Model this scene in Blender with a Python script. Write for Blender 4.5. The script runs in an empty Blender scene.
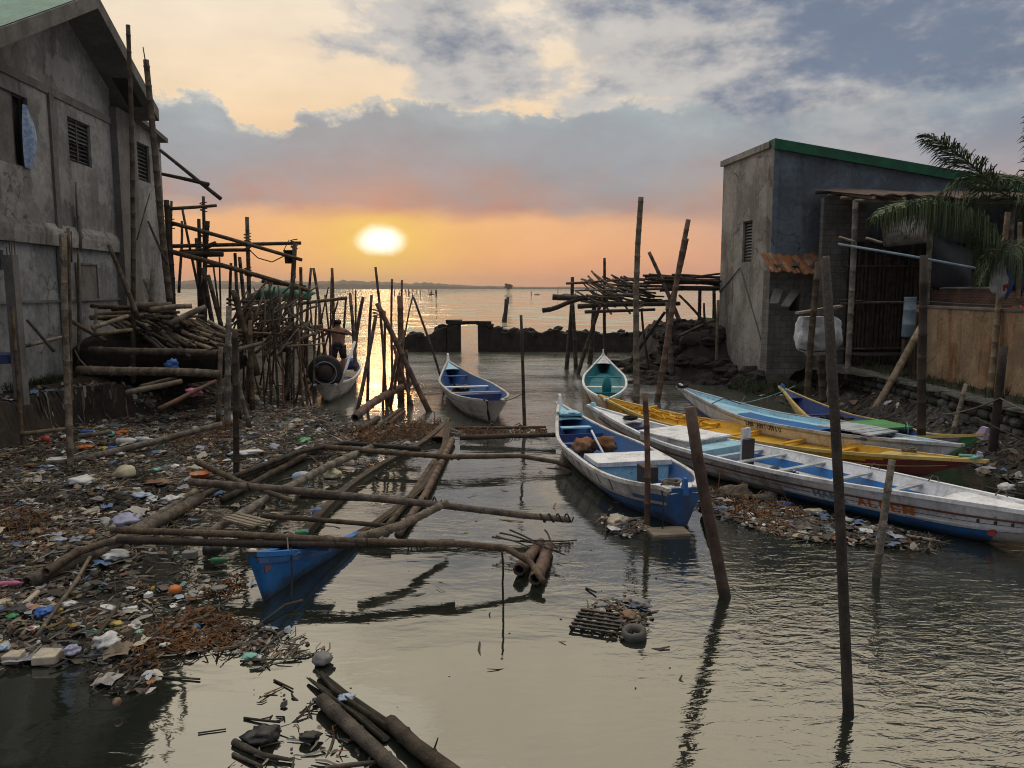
import bpy, bmesh, math, random
from mathutils import Vector, Matrix, noise as mn
R = random.Random(7)
scene = bpy.context.scene
COL = scene.collection
FPX, CAMZ, CX, CY = 790.0, 3.5, 512.0, 384.0
TH = math.atan(96.0/FPX)
CT, ST = math.cos(TH), math.sin(TH)

# ------------------------------------------------------------------ measuring helpers (picture measurements -> metres)
def ray(px, py):
    dx = (px-CX)/FPX; dy = (CY-py)/FPX
    return Vector((dx, CT+ST*dy, -ST+CT*dy))
def G(px, py, z=0.0):
    d = ray(px, py); t = (z-CAMZ)/d.z
    return Vector((d.x*t, d.y*t, z))
def P(px, py, Y):
    d = ray(px, py); t = Y/d.y
    return Vector((d.x*t, Y, CAMZ+d.z*t))
def V(*a): return Vector(a)
def sm(a, b, x):
    t = max(0.0, min(1.0, (x-a)/(b-a))); return t*t*(3-2*t)
def lerp(a, b, t): return a+(b-a)*t

# ------------------------------------------------------------------ materials
def srgb(r, g, b):
    f = lambda c: (c/255/12.92) if c <= 10 else ((c/255+0.055)/1.055)**2.4
    return (f(r), f(g), f(b))
class NT:
    def __init__(s, nt): s.nt = nt
    def n(s, t, **k):
        o = s.nt.nodes.new(t)
        for a, b in k.items(): setattr(o, a, b)
        return o
    def l(s, a, b): s.nt.links.new(a, b)
    def put(s, inp, v):
        if hasattr(v, 'is_output'): s.l(v, inp)
        else:
            if inp.type == 'RGBA' and len(v) == 3: v = (*v, 1)
            inp.default_value = v
    def m(s, op, a, b=0.0, c=0.0, clamp=False):
        o = s.n('ShaderNodeMath', operation=op, use_clamp=clamp)
        s.put(o.inputs[0], a); s.put(o.inputs[1], b)
        if len(o.inputs) > 2: s.put(o.inputs[2], c)
        return o.outputs[0]
    def mix(s, f, a, b, bt='MIX'):
        o = s.n('ShaderNodeMix', data_type='RGBA', blend_type=bt)
        s.put(o.inputs[0], f); s.put(o.inputs[6], a); s.put(o.inputs[7], b)
        return o.outputs[2]
    def sst(s, a, b, x):
        o = s.n('ShaderNodeMapRange', interpolation_type='SMOOTHSTEP')
        s.put(o.inputs[0], x); s.put(o.inputs[1], a); s.put(o.inputs[2], b)
        return o.outputs[0]
    def lin(s, a, b, x, c=0.0, d=1.0):
        o = s.n('ShaderNodeMapRange')
        s.put(o.inputs[0], x); s.put(o.inputs[1], a); s.put(o.inputs[2], b); s.put(o.inputs[3], c); s.put(o.inputs[4], d)
        return o.outputs[0]
    def noise(s, vec, scale, detail=4, rough=0.55, dist=0.0):
        o = s.n('ShaderNodeTexNoise')
        s.put(o.inputs['Vector'], vec); o.inputs['Scale'].default_value = scale
        o.inputs['Detail'].default_value = detail; o.inputs['Roughness'].default_value = rough
        o.inputs['Distortion'].default_value = dist
        return o.outputs[0]
    def xyz(s, x, y, z):
        o = s.n('ShaderNodeCombineXYZ')
        s.put(o.inputs[0], x); s.put(o.inputs[1], y); s.put(o.inputs[2], z); return o.outputs[0]
    def scl(s, v, sc):
        o = s.n('ShaderNodeVectorMath', operation='MULTIPLY'); s.put(o.inputs[0], v); o.inputs[1].default_value = sc
        return o.outputs[0]
    def add(s, a, b):
        o = s.n('ShaderNodeVectorMath', operation='ADD'); s.put(o.inputs[0], a); s.put(o.inputs[1], b); return o.outputs[0]

WET = ('bamboo', 'wood', 'stake')
def mk(name, col, col2=None, rough=0.75, scale=5.0, var=0.25, stain=None, stain_amt=0.5, bump=0.25, bscale=40.0, rand=0.0,
       chips=None, chip_th=0.62, attr=False, stretch=(1, 1, 1), spec=0.3, metal=0.0, brick=None):
    """worn procedural surface: two tones, fine mottling, running stains, chipped paint, bump"""
    m = bpy.data.materials.new(name); m.use_nodes = True
    t = NT(m.node_tree); bs = m.node_tree.nodes['Principled BSDF']
    tc = t.n('ShaderNodeTexCoord'); oi = t.n('ShaderNodeObjectInfo')
    off = t.scl(t.xyz(oi.outputs['Random'], oi.outputs['Random'], oi.outputs['Random']), (37, 53, 71))
    vec = t.add(tc.outputs['Object'], off)
    sv = t.scl(vec, stretch)
    n1 = t.noise(sv, scale, 6, 0.6)
    if attr:
        base = t.n('ShaderNodeAttribute', attribute_name='Col').outputs['Color']
    else:
        base = t.mix(t.sst(0.35, 0.65, n1), col, col2 or tuple(c*(1-var) for c in col))
    if brick:
        bw, bh, mort, ax = brick
        sep = t.n('ShaderNodeSeparateXYZ'); t.l(tc.outputs['Object'], sep.inputs[0])
        bt = t.n('ShaderNodeTexBrick')
        t.l(t.xyz(sep.outputs[ax], sep.outputs[2], 0.0), bt.inputs['Vector'])
        bt.inputs['Scale'].default_value = 1.0; bt.inputs['Brick Width'].default_value = bw
        bt.inputs['Row Height'].default_value = bh; bt.inputs['Mortar Size'].default_value = mort
        bt.inputs['Color1'].default_value = (1, 1, 1, 1); bt.inputs['Color2'].default_value = (.7, .7, .7, 1)
        bt.inputs['Mortar'].default_value = (.4, .4, .42, 1)
        base = t.mix(0.8, base, bt.outputs['Color'], 'MULTIPLY')
    n2 = t.noise(sv, scale*9, 5, 0.65)
    base = t.mix(1.0, base, t.xyz(t.lin(.3, .7, n2, 1-var, 1+var*.6), t.lin(.3, .7, n2, 1-var, 1+var*.6), t.lin(.3, .7, n2, 1-var, 1+var*.6)), 'MULTIPLY')
    if stain:
        n3 = t.noise(t.scl(vec, (1, 1, .16)), scale*1.1, 6, 0.7)
        base = t.mix(t.m('MULTIPLY', t.sst(.47, .68, n3), stain_amt), base, stain)
    if 'plaster' in name:
        vo = t.n('ShaderNodeTexVoronoi', feature='DISTANCE_TO_EDGE'); vo.inputs['Scale'].default_value = .42
        wob_ = t.n('ShaderNodeTexNoise'); t.l(vec, wob_.inputs['Vector']); wob_.inputs['Scale'].default_value = 1.6; wob_.inputs['Detail'].default_value = 6
        t.put(vo.inputs['Vector'], t.add(vec, t.scl(wob_.outputs['Color'], (.9, .9, .9))))
        gate = t.sst(.48, .56, t.noise(vec, .55, 3))
        base = t.mix(t.m('MULTIPLY', t.m('MULTIPLY', t.sst(.012, .004, vo.outputs['Distance']), gate), .8), base, tuple(c*.22 for c in col))
        pn = t.noise(t.add(vec, (7.0, 3.0, 1.0)), .8, 7, .62)
        base = t.mix(t.m('MULTIPLY', t.sst(.53, .56, pn), .32), base, tuple(min(.5, c*1.35) for c in col))
        base = t.mix(t.m('MULTIPLY', t.sst(.45, .40, pn), .45), base, tuple(c*.45 for c in col))
    if chips:
        n4 = t.noise(t.scl(vec, (1, 1, 1)), 9.0, 8, 0.72)
        base = t.mix(t.sst(chip_th, chip_th+.03, n4), base, chips)
    if name.startswith('paint') or 'bamboo' in name or 'timber' in name or 'driftwood' in name:
        sp = t.n('ShaderNodeSeparateXYZ'); g_ = t.n('ShaderNodeNewGeometry'); t.l(g_.outputs['Position'], sp.inputs[0])
        wl_ = t.sst(.17, .02, t.m('ADD', sp.outputs[2], t.m('MULTIPLY', t.m('SUBTRACT', t.noise(vec, 5.0, 4), .5), .28)))
        base = t.mix(t.m('MULTIPLY', wl_, .75), base, (.028, .030, .022))
    if rand:
        hs = t.n('ShaderNodeHueSaturation')
        t.put(hs.inputs['Value'], t.lin(0, 1, oi.outputs['Random'], 1-rand, 1+rand))
        t.put(hs.inputs['Saturation'], t.lin(0, 1, t.m('FRACT', t.m('MULTIPLY', oi.outputs['Random'], 7.3)), .7, 1.2))
        t.put(hs.inputs['Color'], base); base = hs.outputs[0]
    t.put(bs.inputs['Base Color'], base)
    bs.inputs['Roughness'].default_value = rough
    bs.inputs['Specular IOR Level'].default_value = spec
    bs.inputs['Metallic'].default_value = metal
    if bump:
        b = t.n('ShaderNodeBump'); b.inputs['Strength'].default_value = bump; b.inputs['Distance'].default_value = 0.03
        h = t.noise(sv, bscale, 5, 0.6)
        if brick: h = t.m('ADD', h, t.m('MULTIPLY', bt.outputs['Fac'], -2.0))
        t.l(h, b.inputs['Height']); t.l(b.outputs[0], bs.inputs['Normal'])
    return m

M = {}
M['bamboo'] = mk('weathered_bamboo', (.135, .095, .062), (.055, .038, .027), .7, 6, .5, rand=.35, bump=.6, bscale=50, chips=(.035, .027, .02), chip_th=.60)
M['bamboo_pale'] = mk('pale_bamboo', (.25, .19, .125), (.14, .10, .066), .65, 6, .3, rand=.3, bump=.3, bscale=60)
M['bamboo_red'] = mk('reddish_wet_bamboo', (.15, .075, .045), (.075, .042, .028), .6, 6, .35, rand=.25, bump=.3, bscale=60)
M['wood_dark'] = mk('dark_wet_timber', (.06, .043, .033), (.03, .023, .018), .7, 5, .4, rand=.35, bump=.5, bscale=35)
M['wood_grey'] = mk('grey_driftwood', (.22, .18, .14), (.09, .072, .055), .8, 6, .5, rand=.3, bump=.7, bscale=40, chips=(.05, .04, .03), chip_th=.61)
M['plank'] = mk('old_plank', (.30, .25, .19), (.17, .135, .10), .8, 4, .3, rand=.2, bump=.4, bscale=30, stretch=(1, 6, 6))
M['concrete'] = mk('bare_cement_plaster', (.31, .306, .306), (.185, .183, .185), .9, .6, .34, stain=(.06, .056, .054), stain_amt=.85, bump=.35, bscale=18)
M['concrete_cool'] = mk('pale_cool_plaster', (.31, .325, .34), (.20, .21, .22), .9, .8, .34, stain=(.08, .08, .082), stain_amt=.8, bump=.35, bscale=18)
M['concrete_trim'] = mk('cement_trim', (.19, .18, .175), (.12, .115, .11), .9, 1.2, .25, stain=(.07, .065, .06), bump=.35, bscale=22)
M['concrete_warm'] = mk('weathered_warm_plaster', (.31, .285, .26), (.20, .185, .17), .9, .9, .28, stain=(.07, .048, .034), stain_amt=.9, bump=.4, bscale=16)
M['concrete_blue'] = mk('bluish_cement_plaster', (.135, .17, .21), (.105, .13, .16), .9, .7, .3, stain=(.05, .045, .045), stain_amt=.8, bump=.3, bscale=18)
M['green_paint'] = mk('green_roof_trim_paint', (.012, .13, .065), (.01, .08, .045), .6, 2, .3, stain=(.02, .05, .035))
M['green_sheet'] = mk('faded_green_roof_sheet', (.10, .27, .19), (.07, .19, .14), .5, 1.5, .25, stain=(.12, .12, .09))
M['soffit'] = mk('cement_soffit', (.17, .165, .16), (.12, .115, .11), .9, 1.0, .2)
M['dark'] = mk('interior_shade_colour', (.02, .022, .026), (.012, .013, .016), .9, 3, .3)  # near-black colour standing in for the shade inside openings
M['louvre'] = mk('dusty_jalousie_glass', (.17, .18, .18), (.09, .095, .10), .3, 8, .2, spec=.5)
M['frame'] = mk('dark_window_frame', (.05, .045, .04), None, .6, 8, .3)
M['curtain'] = mk('printed_blue_curtain', (.42, .50, .62), (.18, .30, .55), .85, 9, .25)
M['rust'] = mk('rusted_sheet', (.25, .095, .035), (.12, .06, .035), .85, 3, .4, stain=(.32, .25, .2), bump=.3)
M['rust_dark'] = mk('brown_rusted_roof', (.11, .07, .06), (.06, .045, .042), .85, 2, .35, stain=(.15, .07, .035))
M['block'] = mk('hollow_block_wall', (.19, .18, .172), (.125, .118, .112), .92, 1.5, .25, stain=(.06, .055, .05), brick=(.4, .2, .012, 0))
M['brick_red'] = mk('low_brick_wall', (.20, .115, .085), (.13, .08, .065), .92, 2, .25, brick=(.22, .075, .01, 1))
M['stained_wall'] = mk('rust_streaked_plaster', (.37, .26, .165), (.27, .19, .125), .85, 1.7, .3, stain=(.20, .075, .02), stain_amt=.95, bump=.3)
M['stone'] = mk('mossy_stone', (.135, .135, .125), (.065, .07, .058), .92, 2.5, .35, rand=.25, bump=.6, bscale=20)
M['rubble'] = mk('dark_sea_rubble', (.030, .025, .022), (.014, .012, .011), .9, 2.0, .4, bump=.8, bscale=9)
M['mud'] = mk('black_tidal_mud', (.024, .021, .018), (.011, .010, .009), .55, 2.5, .4, bump=.7, bscale=14, spec=.4)
M['bank'] = mk('muddy_bank_soil', (.05, .038, .030), (.024, .020, .017), .85, 1.5, .4, bump=.7, bscale=12)
M['litter'] = mk('mixed_litter', (1, 1, 1), None, .7, 8, .3, attr=True, bump=.2)
M['weed'] = mk('dry_brown_weed', (.21, .10, .04), (.10, .052, .026), .8, 5, .35)
M['leaf'] = mk('palm_leaf', (.065, .105, .035), (.045, .07, .028), .5, 3, .3, spec=.4)
M['grass'] = mk('bank_grass', (.055, .075, .03), (.035, .05, .02), .7, 4, .3)
M['tree'] = mk('mangrove_leaf', (.04, .06, .03), (.03, .045, .025), .7, 1, .3)
M['far_land'] = mk('far_wooded_shore', (.05, .055, .04), (.035, .04, .03), .9, .01, .3, bump=0)
M['skin'] = mk('sunburnt_skin', (.32, .16, .10), (.26, .13, .085), .55, 8, .12)
M['cloth_dark'] = mk('dark_shorts_cloth', (.03, .03, .045), None, .9, 12, .2)
M['hair'] = mk('black_hair', (.015, .012, .01), None, .6, 30, .3)
M['rubber'] = mk('worn_black_rubber', (.028, .026, .026), (.05, .047, .045), .8, 6, .3)
M['tyre_grey'] = mk('silt_covered_tyre', (.13, .125, .115), (.07, .068, .064), .85, 6, .3)
M['rope'] = mk('old_rope', (.20, .17, .13), (.12, .10, .08), .9, 12, .3)
M['rope_dark'] = mk('tarred_rope', (.03, .028, .028), None, .9, 12, .3)
M['wire'] = mk('grey_cable', (.12, .12, .12), None, .7, 5, .2, bump=0)
M['tarp_white'] = mk('dirty_white_sack', (.62, .63, .66), (.42, .43, .47), .75, 4, .2, stain=(.25, .22, .19))
M['tarp_dark'] = mk('black_tarpaulin', (.022, .025, .032), (.03, .034, .044), .5, 3, .3, spec=.4)
M['tarp_green'] = mk('green_tarpaulin', (.03, .17, .10), (.02, .10, .065), .6, 3, .3)
M['pipe_blue'] = mk('faded_blue_pvc', (.22, .31, .38), (.16, .22, .28), .5, 4, .2)
M['engine'] = mk('greasy_engine_iron', (.045, .045, .05), (.08, .055, .04), .6, 9, .3, metal=.2)
def paint(name, c, dirt=(.11, .08, .06), amt=.45, chips=(.16, .115, .08), th=.635, rough=.6, var=.18):
    M[name] = mk(name, c, tuple(x*.8 for x in c), rough, 2.2, var, stain=dirt, stain_amt=amt, bump=.12, bscale=25, chips=chips, chip_th=th, spec=.35)
paint('paint_white', (.82, .83, .86))
paint('paint_white_worn', (.68, .66, .65), amt=.65, th=.60)
paint('paint_grey', (.50, .46, .43), amt=.6)
paint('paint_palegrey', (.46, .50, .55), amt=.5)
paint('paint_blue', (.04, .14, .37), th=.64, amt=.45)
paint('paint_blue_deep', (.028, .06, .21), th=.66)
paint('paint_blue_bright', (.012, .16, .47), th=.68, amt=.4)
paint('paint_sky', (.36, .64, .78), amt=.25)
paint('paint_teal', (.012, .20, .25), th=.7, amt=.35)
paint('paint_yellow', (.66, .36, .02), th=.69, amt=.32)
paint('paint_cream', (.60, .45, .16), th=.66)
paint('paint_maroon', (.20, .028, .028), th=.68)
paint('paint_green', (.11, .36, .13), th=.68)
paint('paint_lilac', (.45, .36, .52), th=.67)
paint('paint_peach', (.62, .47, .38), th=.66)
paint('paint_brownrail', (.20, .075, .06), th=.64)
paint('letter_orange', (.62, .17, .02), th=.72, amt=.25)
paint('letter_blue', (.16, .30, .42), th=.68, amt=.4)
paint('letter_dark', (.05, .05, .06), th=.74, amt=.2)
def plastic(name, c, rough=.45): M[name] = mk(name, c, tuple(x*.75 for x in c), rough, 6, .15, stain=(.10, .08, .06), stain_amt=.45, bump=.15, spec=.4)
for nm, c in dict(pl_white=(.68, .68, .68), pl_cream=(.55, .50, .34), pl_yellow=(.55, .40, .10), pl_orange=(.60, .17, .03), pl_red=(.48, .06, .05), pl_blue=(.05, .14, .45),
                  pl_paleblue=(.38, .48, .60), pl_green=(.04, .25, .09), pl_mint=(.22, .52, .44), pl_pink=(.60, .16, .30), pl_lilac=(.38, .38, .55), pl_black=(.02, .02, .022),
                  pl_grey=(.22, .22, .22), pl_foam=(.50, .44, .34), pl_brown=(.2, .11, .06), pl_neon=(.05, .50, .10)).items(): plastic(nm, c)

# ------------------------------------------------------------------ object helpers
def tag(o, label=None, cat=None, group=None, kind=None):
    if label: o['label'] = label
    if cat: o['category'] = cat
    if group: o['group'] = group
    if kind: o['kind'] = kind
    return o
def mesh(name, vs, fs, mats, parent=None, origin=None, fm=None, smooth=False, cols=None):
    o0 = Vector(origin) if origin is not None else Vector((0, 0, 0))
    me = bpy.data.meshes.new(name)
    me.from_pydata([tuple(Vector(v)-o0) for v in vs], [], fs)
    if not isinstance(mats, (list, tuple)): mats = [mats]
    for m in mats: me.materials.append(M[m] if isinstance(m, str) else m)
    if fm: me.polygons.foreach_set('material_index', fm)
    if smooth: me.polygons.foreach_set('use_smooth', [True]*len(fs))
    if cols:
        ca = me.color_attributes.new('Col', 'FLOAT_COLOR', 'POINT')
        ca.data.foreach_set('color', [x for c in cols for x in (*c, 1)])
    me.update()
    o = bpy.data.objects.new(name, me); COL.objects.link(o)
    if parent: o.parent = parent
    o.location = o0
    return o
def empty(name, loc, rz=0.0, label=None, cat=None, group=None):
    o = bpy.data.objects.new(name, None); COL.objects.link(o)
    o.location = loc; o.rotation_euler = (0, 0, rz); o.empty_display_size = .3
    return tag(o, label, cat, group)
class MB:
    def __init__(s): s.v = []; s.f = []; s.c = []; s.fm = []
    def quad(s, a, b, c, d, mi=0):
        n = len(s.v); s.v += [Vector(a), Vector(b), Vector(c), Vector(d)]; s.f.append((n, n+1, n+2, n+3)); s.fm.append(mi)
    def poly(s, pts, mi=0):
        n = len(s.v); s.v += [Vector(p) for p in pts]; s.f.append(tuple(range(n, n+len(pts)))); s.fm.append(mi)
    def box(s, x0, x1, y0, y1, z0, z1, mi=0, jit=0.0):
        n = len(s.v)
        for z in (z0, z1):
            for x, y in ((x0, y0), (x1, y0), (x1, y1), (x0, y1)):
                s.v.append(Vector((x+R.uniform(-jit, jit), y+R.uniform(-jit, jit), z+R.uniform(-jit, jit))))
        for f in ((0, 3, 2, 1), (4, 5, 6, 7), (0, 1, 5, 4), (1, 2, 6, 5), (2, 3, 7, 6), (3, 0, 4, 7)):
            s.f.append(tuple(n+i for i in f)); s.fm.append(mi)
    def obox(s, c, ax, ay, az, mi=0):
        """box from centre and three half-axis vectors"""
        n = len(s.v); c = Vector(c)
        for k in (-1, 1):
            for i, j in ((-1, -1), (1, -1), (1, 1), (-1, 1)): s.v.append(c+ax*i+ay*j+az*k)
        for f in ((0, 3, 2, 1), (4, 5, 6, 7), (0, 1, 5, 4), (1, 2, 6, 5), (2, 3, 7, 6), (3, 0, 4, 7)):
            s.f.append(tuple(n+i for i in f)); s.fm.append(mi)
    def tube(s, pts, rads, sides=8, nodes=0.0, mi=0, cap=True, hollow=False, knob=1.17):
        """tapered tube along a polyline, with bamboo nodes every `nodes` metres"""
        pts = [Vector(p) for p in pts]
        L = [0.0]
        for i in range(1, len(pts)): L.append(L[-1]+(pts[i]-pts[i-1]).length)
        tot = L[-1]
        if not isinstance(rads, (list, tuple)): rads = [rads]*len(pts)
        st = [(d, 1.0) for d in L]
        if nodes and tot > nodes:
            d = nodes*R.uniform(.4, .9)
            while d < tot-.05:
                e = rads[0]*.35
                st += [(d-e, 1.0), (d, knob), (d+e*.6, 1.0)]
                d += nodes*R.uniform(.85, 1.15)
        st = sorted(st)
        def at(d):
            for i in range(1, len(pts)):
                if d <= L[i]+1e-9:
                    u = (d-L[i-1])/max(1e-9, L[i]-L[i-1]); return pts[i-1].lerp(pts[i], u), lerp(rads[i-1], rads[i], u)
            return pts[-1], rads[-1]
        t0 = (pts[1]-pts[0]).normalized()
        ref = V(0, 0, 1) if abs(t0.z) < .9 else V(1, 0, 0)
        base = len(s.v); nr = 0
        for d, k in st:
            p, r = at(d)
            a, b = at(max(0, d-.04))[0], at(min(tot, d+.04))[0]
            tg = (b-a).normalized() if (b-a).length > 1e-6 else t0
            u = ref.cross(tg).normalized(); w = tg.cross(u)
            for i in range(sides):
                an = 2*math.pi*i/sides
                s.v.append(p+(u*math.cos(an)+w*math.sin(an))*r*k)
            nr += 1
        for i in range(nr-1):
            for j in range(sides):
                a = base+i*sides+j; b = base+i*sides+(j+1) % sides
                s.f.append((a, b, b+sides, a+sides)); s.fm.append(mi)
        if cap:
            for k, (q, r, sg) in enumerate(((pts[0], rads[0], -1), (pts[-1], rads[-1], 1))):
                ring = [base+(0 if k == 0 else (nr-1)*sides)+j for j in range(sides)]
                if hollow:
                    tg = (pts[1]-pts[0]).normalized() if k == 0 else (pts[-1]-pts[-2]).normalized()
                    c = q
                    i1 = len(s.v)
                    for j in ring: s.v.append(c+(s.v[j]-c)*.72)
                    i2 = len(s.v)
                    for j in range(sides): s.v.append(s.v[i1+j]-tg*sg*r*2.2)
                    for j in range(sides):
                        jj = (j+1) % sides
                        s.f.append((ring[j], ring[jj], i1+jj, i1+j) if k else (ring[jj], ring[j], i1+j, i1+jj)); s.fm.append(mi)
                        s.f.append((i1+j, i1+jj, i2+jj, i2+j) if k else (i1+jj, i1+j, i2+j, i2+jj)); s.fm.append(mi)
                    s.f.append(tuple(i2+j for j in range(sides))); s.fm.append(mi)
                else:
                    s.f.append(tuple(ring) if k else tuple(reversed(ring))); s.fm.append(mi)
    def build(s, name, mats, parent=None, origin=None, smooth=False, cols=None):
        return mesh(name, s.v, s.f, mats, parent, origin, s.fm, smooth, cols)
def bent(a, b, n=5, wob=.02, sag=0.0):
    a, b = Vector(a), Vector(b); L = (b-a).length; out = []
    o1 = V(R.uniform(-1, 1), R.uniform(-1, 1), R.uniform(-1, 1))*wob*L
    o2 = V(R.uniform(-1, 1), R.uniform(-1, 1), R.uniform(-1, 1))*wob*.4*L
    for i in range(n+1):
        t = i/n
        out.append(a.lerp(b, t)+o1*math.sin(math.pi*t)+o2*math.sin(2*math.pi*t)-V(0, 0, sag)*4*t*(1-t))
    return out
def stick(name, pts, r0, r1, mat, label, cat, group=None, nodes=.35, sides=8, wob=.012, sag=0.0, hollow=False, parent=None):
    if len(pts) == 2: pts = bent(pts[0], pts[1], 5, wob, sag)
    b = MB(); n = len(pts)
    b.tube(pts, [lerp(r0, r1, i/(n-1)) for i in range(n)], sides, nodes, hollow=hollow)
    o = b.build(name, mat, parent, origin=pts[0] if parent is None else None, smooth=True)
    if parent is None: tag(o, label, cat, group)
    return o
def pole(bx, by, tx, ty, w, label, mat='bamboo', z=0.0, dY=0.0, taper=.75, deep=.7, group=None, name='bamboo_pole', cat='pole', wob=.011, nodes=.4, Y=None):
    base = G(bx, by, z) if Y is None else P(bx, by, Y)
    top = P(tx, ty, base.y+dY)
    d = (base-top).normalized()
    foot = base+d*deep
    r = max(.012, w/2*base.y/FPX)
    return stick(name, [foot, top], r, r*taper, mat, label, cat, group, nodes, 8, wob)
def lump(c, sx, sy, sz, amp=.25, freq=1.5, sub=3, seed=0.0, flat=0.0):
    bm = bmesh.new(); bmesh.ops.create_icosphere(bm, subdivisions=sub, radius=1)
    vs = []
    for v in bm.verts:
        n = mn.fractal(v.co*freq+Vector((seed, seed*2.1, seed*.7)), .9, 2.1, 4)
        q = v.co*(1+amp*n)
        if q.z < -flat and flat: q.z = -flat
        vs.append(Vector((q.x*sx, q.y*sy, q.z*sz))+Vector(c))
    fs = [tuple(v.index for v in f.verts) for f in bm.faces]
    bm.free(); return vs, fs
def lathe(b, prof, c=(0, 0, 0), axis=None, sides=14, mi=0):
    """profile of (radius, height) turned about the axis"""
    c = Vector(c); az = (Vector(axis) if axis is not None else V(0, 0, 1)).normalized()
    ref = V(0, 0, 1) if abs(az.z) < .9 else V(1, 0, 0)
    u = ref.cross(az).normalized(); w = az.cross(u); base = len(b.v)
    for r, h in prof:
        for i in range(sides):
            a = 2*math.pi*i/sides
            b.v.append(c+az*h+(u*math.cos(a)+w*math.sin(a))*max(r, 1e-4))
    for i in range(len(prof)-1):
        for j in range(sides):
            p = base+i*sides+j; q = base+i*sides+(j+1) % sides
            b.f.append((p, q, q+sides, p+sides)); b.fm.append(mi)
def inpoly(x, y, pl):
    c = False; j = len(pl)-1
    for i in range(len(pl)):
        xi, yi = pl[i][0], pl[i][1]; xj, yj = pl[j][0], pl[j][1]
        if (yi > y) != (yj > y) and x < (xj-xi)*(y-yi)/(yj-yi)+xi: c = not c
        j = i
    return c

# ------------------------------------------------------------------ camera
cam = bpy.data.cameras.new('camera'); cam.sensor_width = 36; cam.lens = FPX/1024*36
cam.clip_start = .05; cam.clip_end = 20000
co = bpy.data.objects.new('camera', cam); COL.objects.link(co)
co.location = (0, 0, CAMZ); co.rotation_euler = (math.pi/2-TH, 0, 0)
scene.camera = co
scene.cycles.filter_width = 1.05
scene.view_settings.view_transform = 'Standard'; scene.view_settings.look = 'None'
scene.view_settings.exposure = 0.0; scene.view_settings.gamma = 1.0
try: scene.view_settings.use_curve_mapping = False
except Exception: pass

# ------------------------------------------------------------------ light: low hazy sun and an evening sky
SUN = ray(380, 240).normalized()
SEA_CHOP = 2.2
SUN_EL = math.asin(SUN.z); SUN_AZ = math.atan2(SUN.x, SUN.y)
ld = bpy.data.lights.new('sun', 'SUN'); ld.energy = SUN_E = 0.12; ld.angle = math.radians(4.0); ld.color = (1.0, .50, .20)
lo = bpy.data.objects.new('sun', ld); COL.objects.link(lo); lo.location = (0, 0, 60)
lo.rotation_euler = SUN.to_track_quat('Z', 'Y').to_euler()

w = bpy.data.worlds.new('World'); scene.world = w; w.use_nodes = True
t = NT(w.node_tree); bg = w.node_tree.nodes['Background']
tc = t.n('ShaderNodeTexCoord'); sep = t.n('ShaderNodeSeparateXYZ'); t.l(tc.outputs['Generated'], sep.inputs[0])
x, y, z = sep.outputs
D = 57.29578
az = t.m('MULTIPLY', t.m('ARCTAN2', x, y), D); el = t.m('MULTIPLY', t.m('ARCSINE', z), D)
def fbm(sa, se, sc, det=8, ro=.55, ofs=0.0, dist=0.0):
    return t.noise(t.xyz(t.m('ADD', t.m('MULTIPLY', az, sa), ofs), t.m('MULTIPLY', el, se), ofs*.7+1.3), sc, det, ro, dist)
# clear sky behind the clouds
def ramp(xx, stops):
    r = t.n('ShaderNodeValToRGB'); e = r.color_ramp.elements
    lo_, hi_ = stops[0][0], stops[-1][0]
    t.put(r.inputs[0], t.lin(lo_, hi_, xx))
    e[0].position = 0; e[0].color = (*stops[0][1], 1); e[1].position = 1; e[1].color = (*stops[-1][1], 1)
    for p, c in stops[1:-1]:
        q = e.new((p-lo_)/(hi_-lo_)); q.color = (*c, 1)
    return r.outputs[0]
warm = ramp(el, [(-1, srgb(226, 152, 122)), (.6, srgb(233, 160, 126)), (2.5, srgb(245, 180, 133)), (5, srgb(246, 190, 146)), (9, srgb(250, 218, 176)), (14, srgb(252, 231, 201)), (20, srgb(249, 236, 217)),
                 (26, (1.55, 1.37, 1.03)), (45, (1.45, 1.36, 1.2)), (70, (1.7, 1.68, 1.62)), (90, (1.75, 1.75, 1.75))])  # sky above the view raised to light upward faces and brighten the water
cool = ramp(el, [(-1, srgb(205, 150, 135)), (1, srgb(215, 158, 142)), (3, srgb(205, 160, 150)), (6, srgb(178, 163, 168)), (10, srgb(165, 172, 186)), (20, srgb(172, 182, 196)), (40, srgb(175, 182, 195)), (90, srgb(150, 165, 188))])
base = t.mix(t.sst(4, 26, az), warm, cool)
# glow round the sun
da = t.m('SUBTRACT', az, math.degrees(SUN_AZ)); de = t.m('SUBTRACT', el, math.degrees(SUN_EL))
d2 = t.m('SQRT', t.m('ADD', t.m('POWER', t.m('ABSOLUTE', da), 2.0), t.m('POWER', t.m('ABSOLUTE', t.m('MULTIPLY', de, 1.65)), 2.0)))
halo = t.m('EXPONENT', t.m('MULTIPLY', d2, -1/3.3))
halo2 = t.m('EXPONENT', t.m('MULTIPLY', d2, -1/8.5))
base = t.mix(t.m('MULTIPLY', halo2, .65, clamp=True), base, srgb(255, 178, 98))
base = t.mix(t.m('MULTIPLY', halo, 1.0, clamp=True), base, srgb(255, 226, 98))
core = t.sst(2.1, .7, t.m('ADD', d2, t.m('MULTIPLY', t.m('SUBTRACT', fbm(.5, .5, 1.0), .5), 1.2)))
base = t.mix(core, base, (1.6, 1.5, 1.25))
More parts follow.
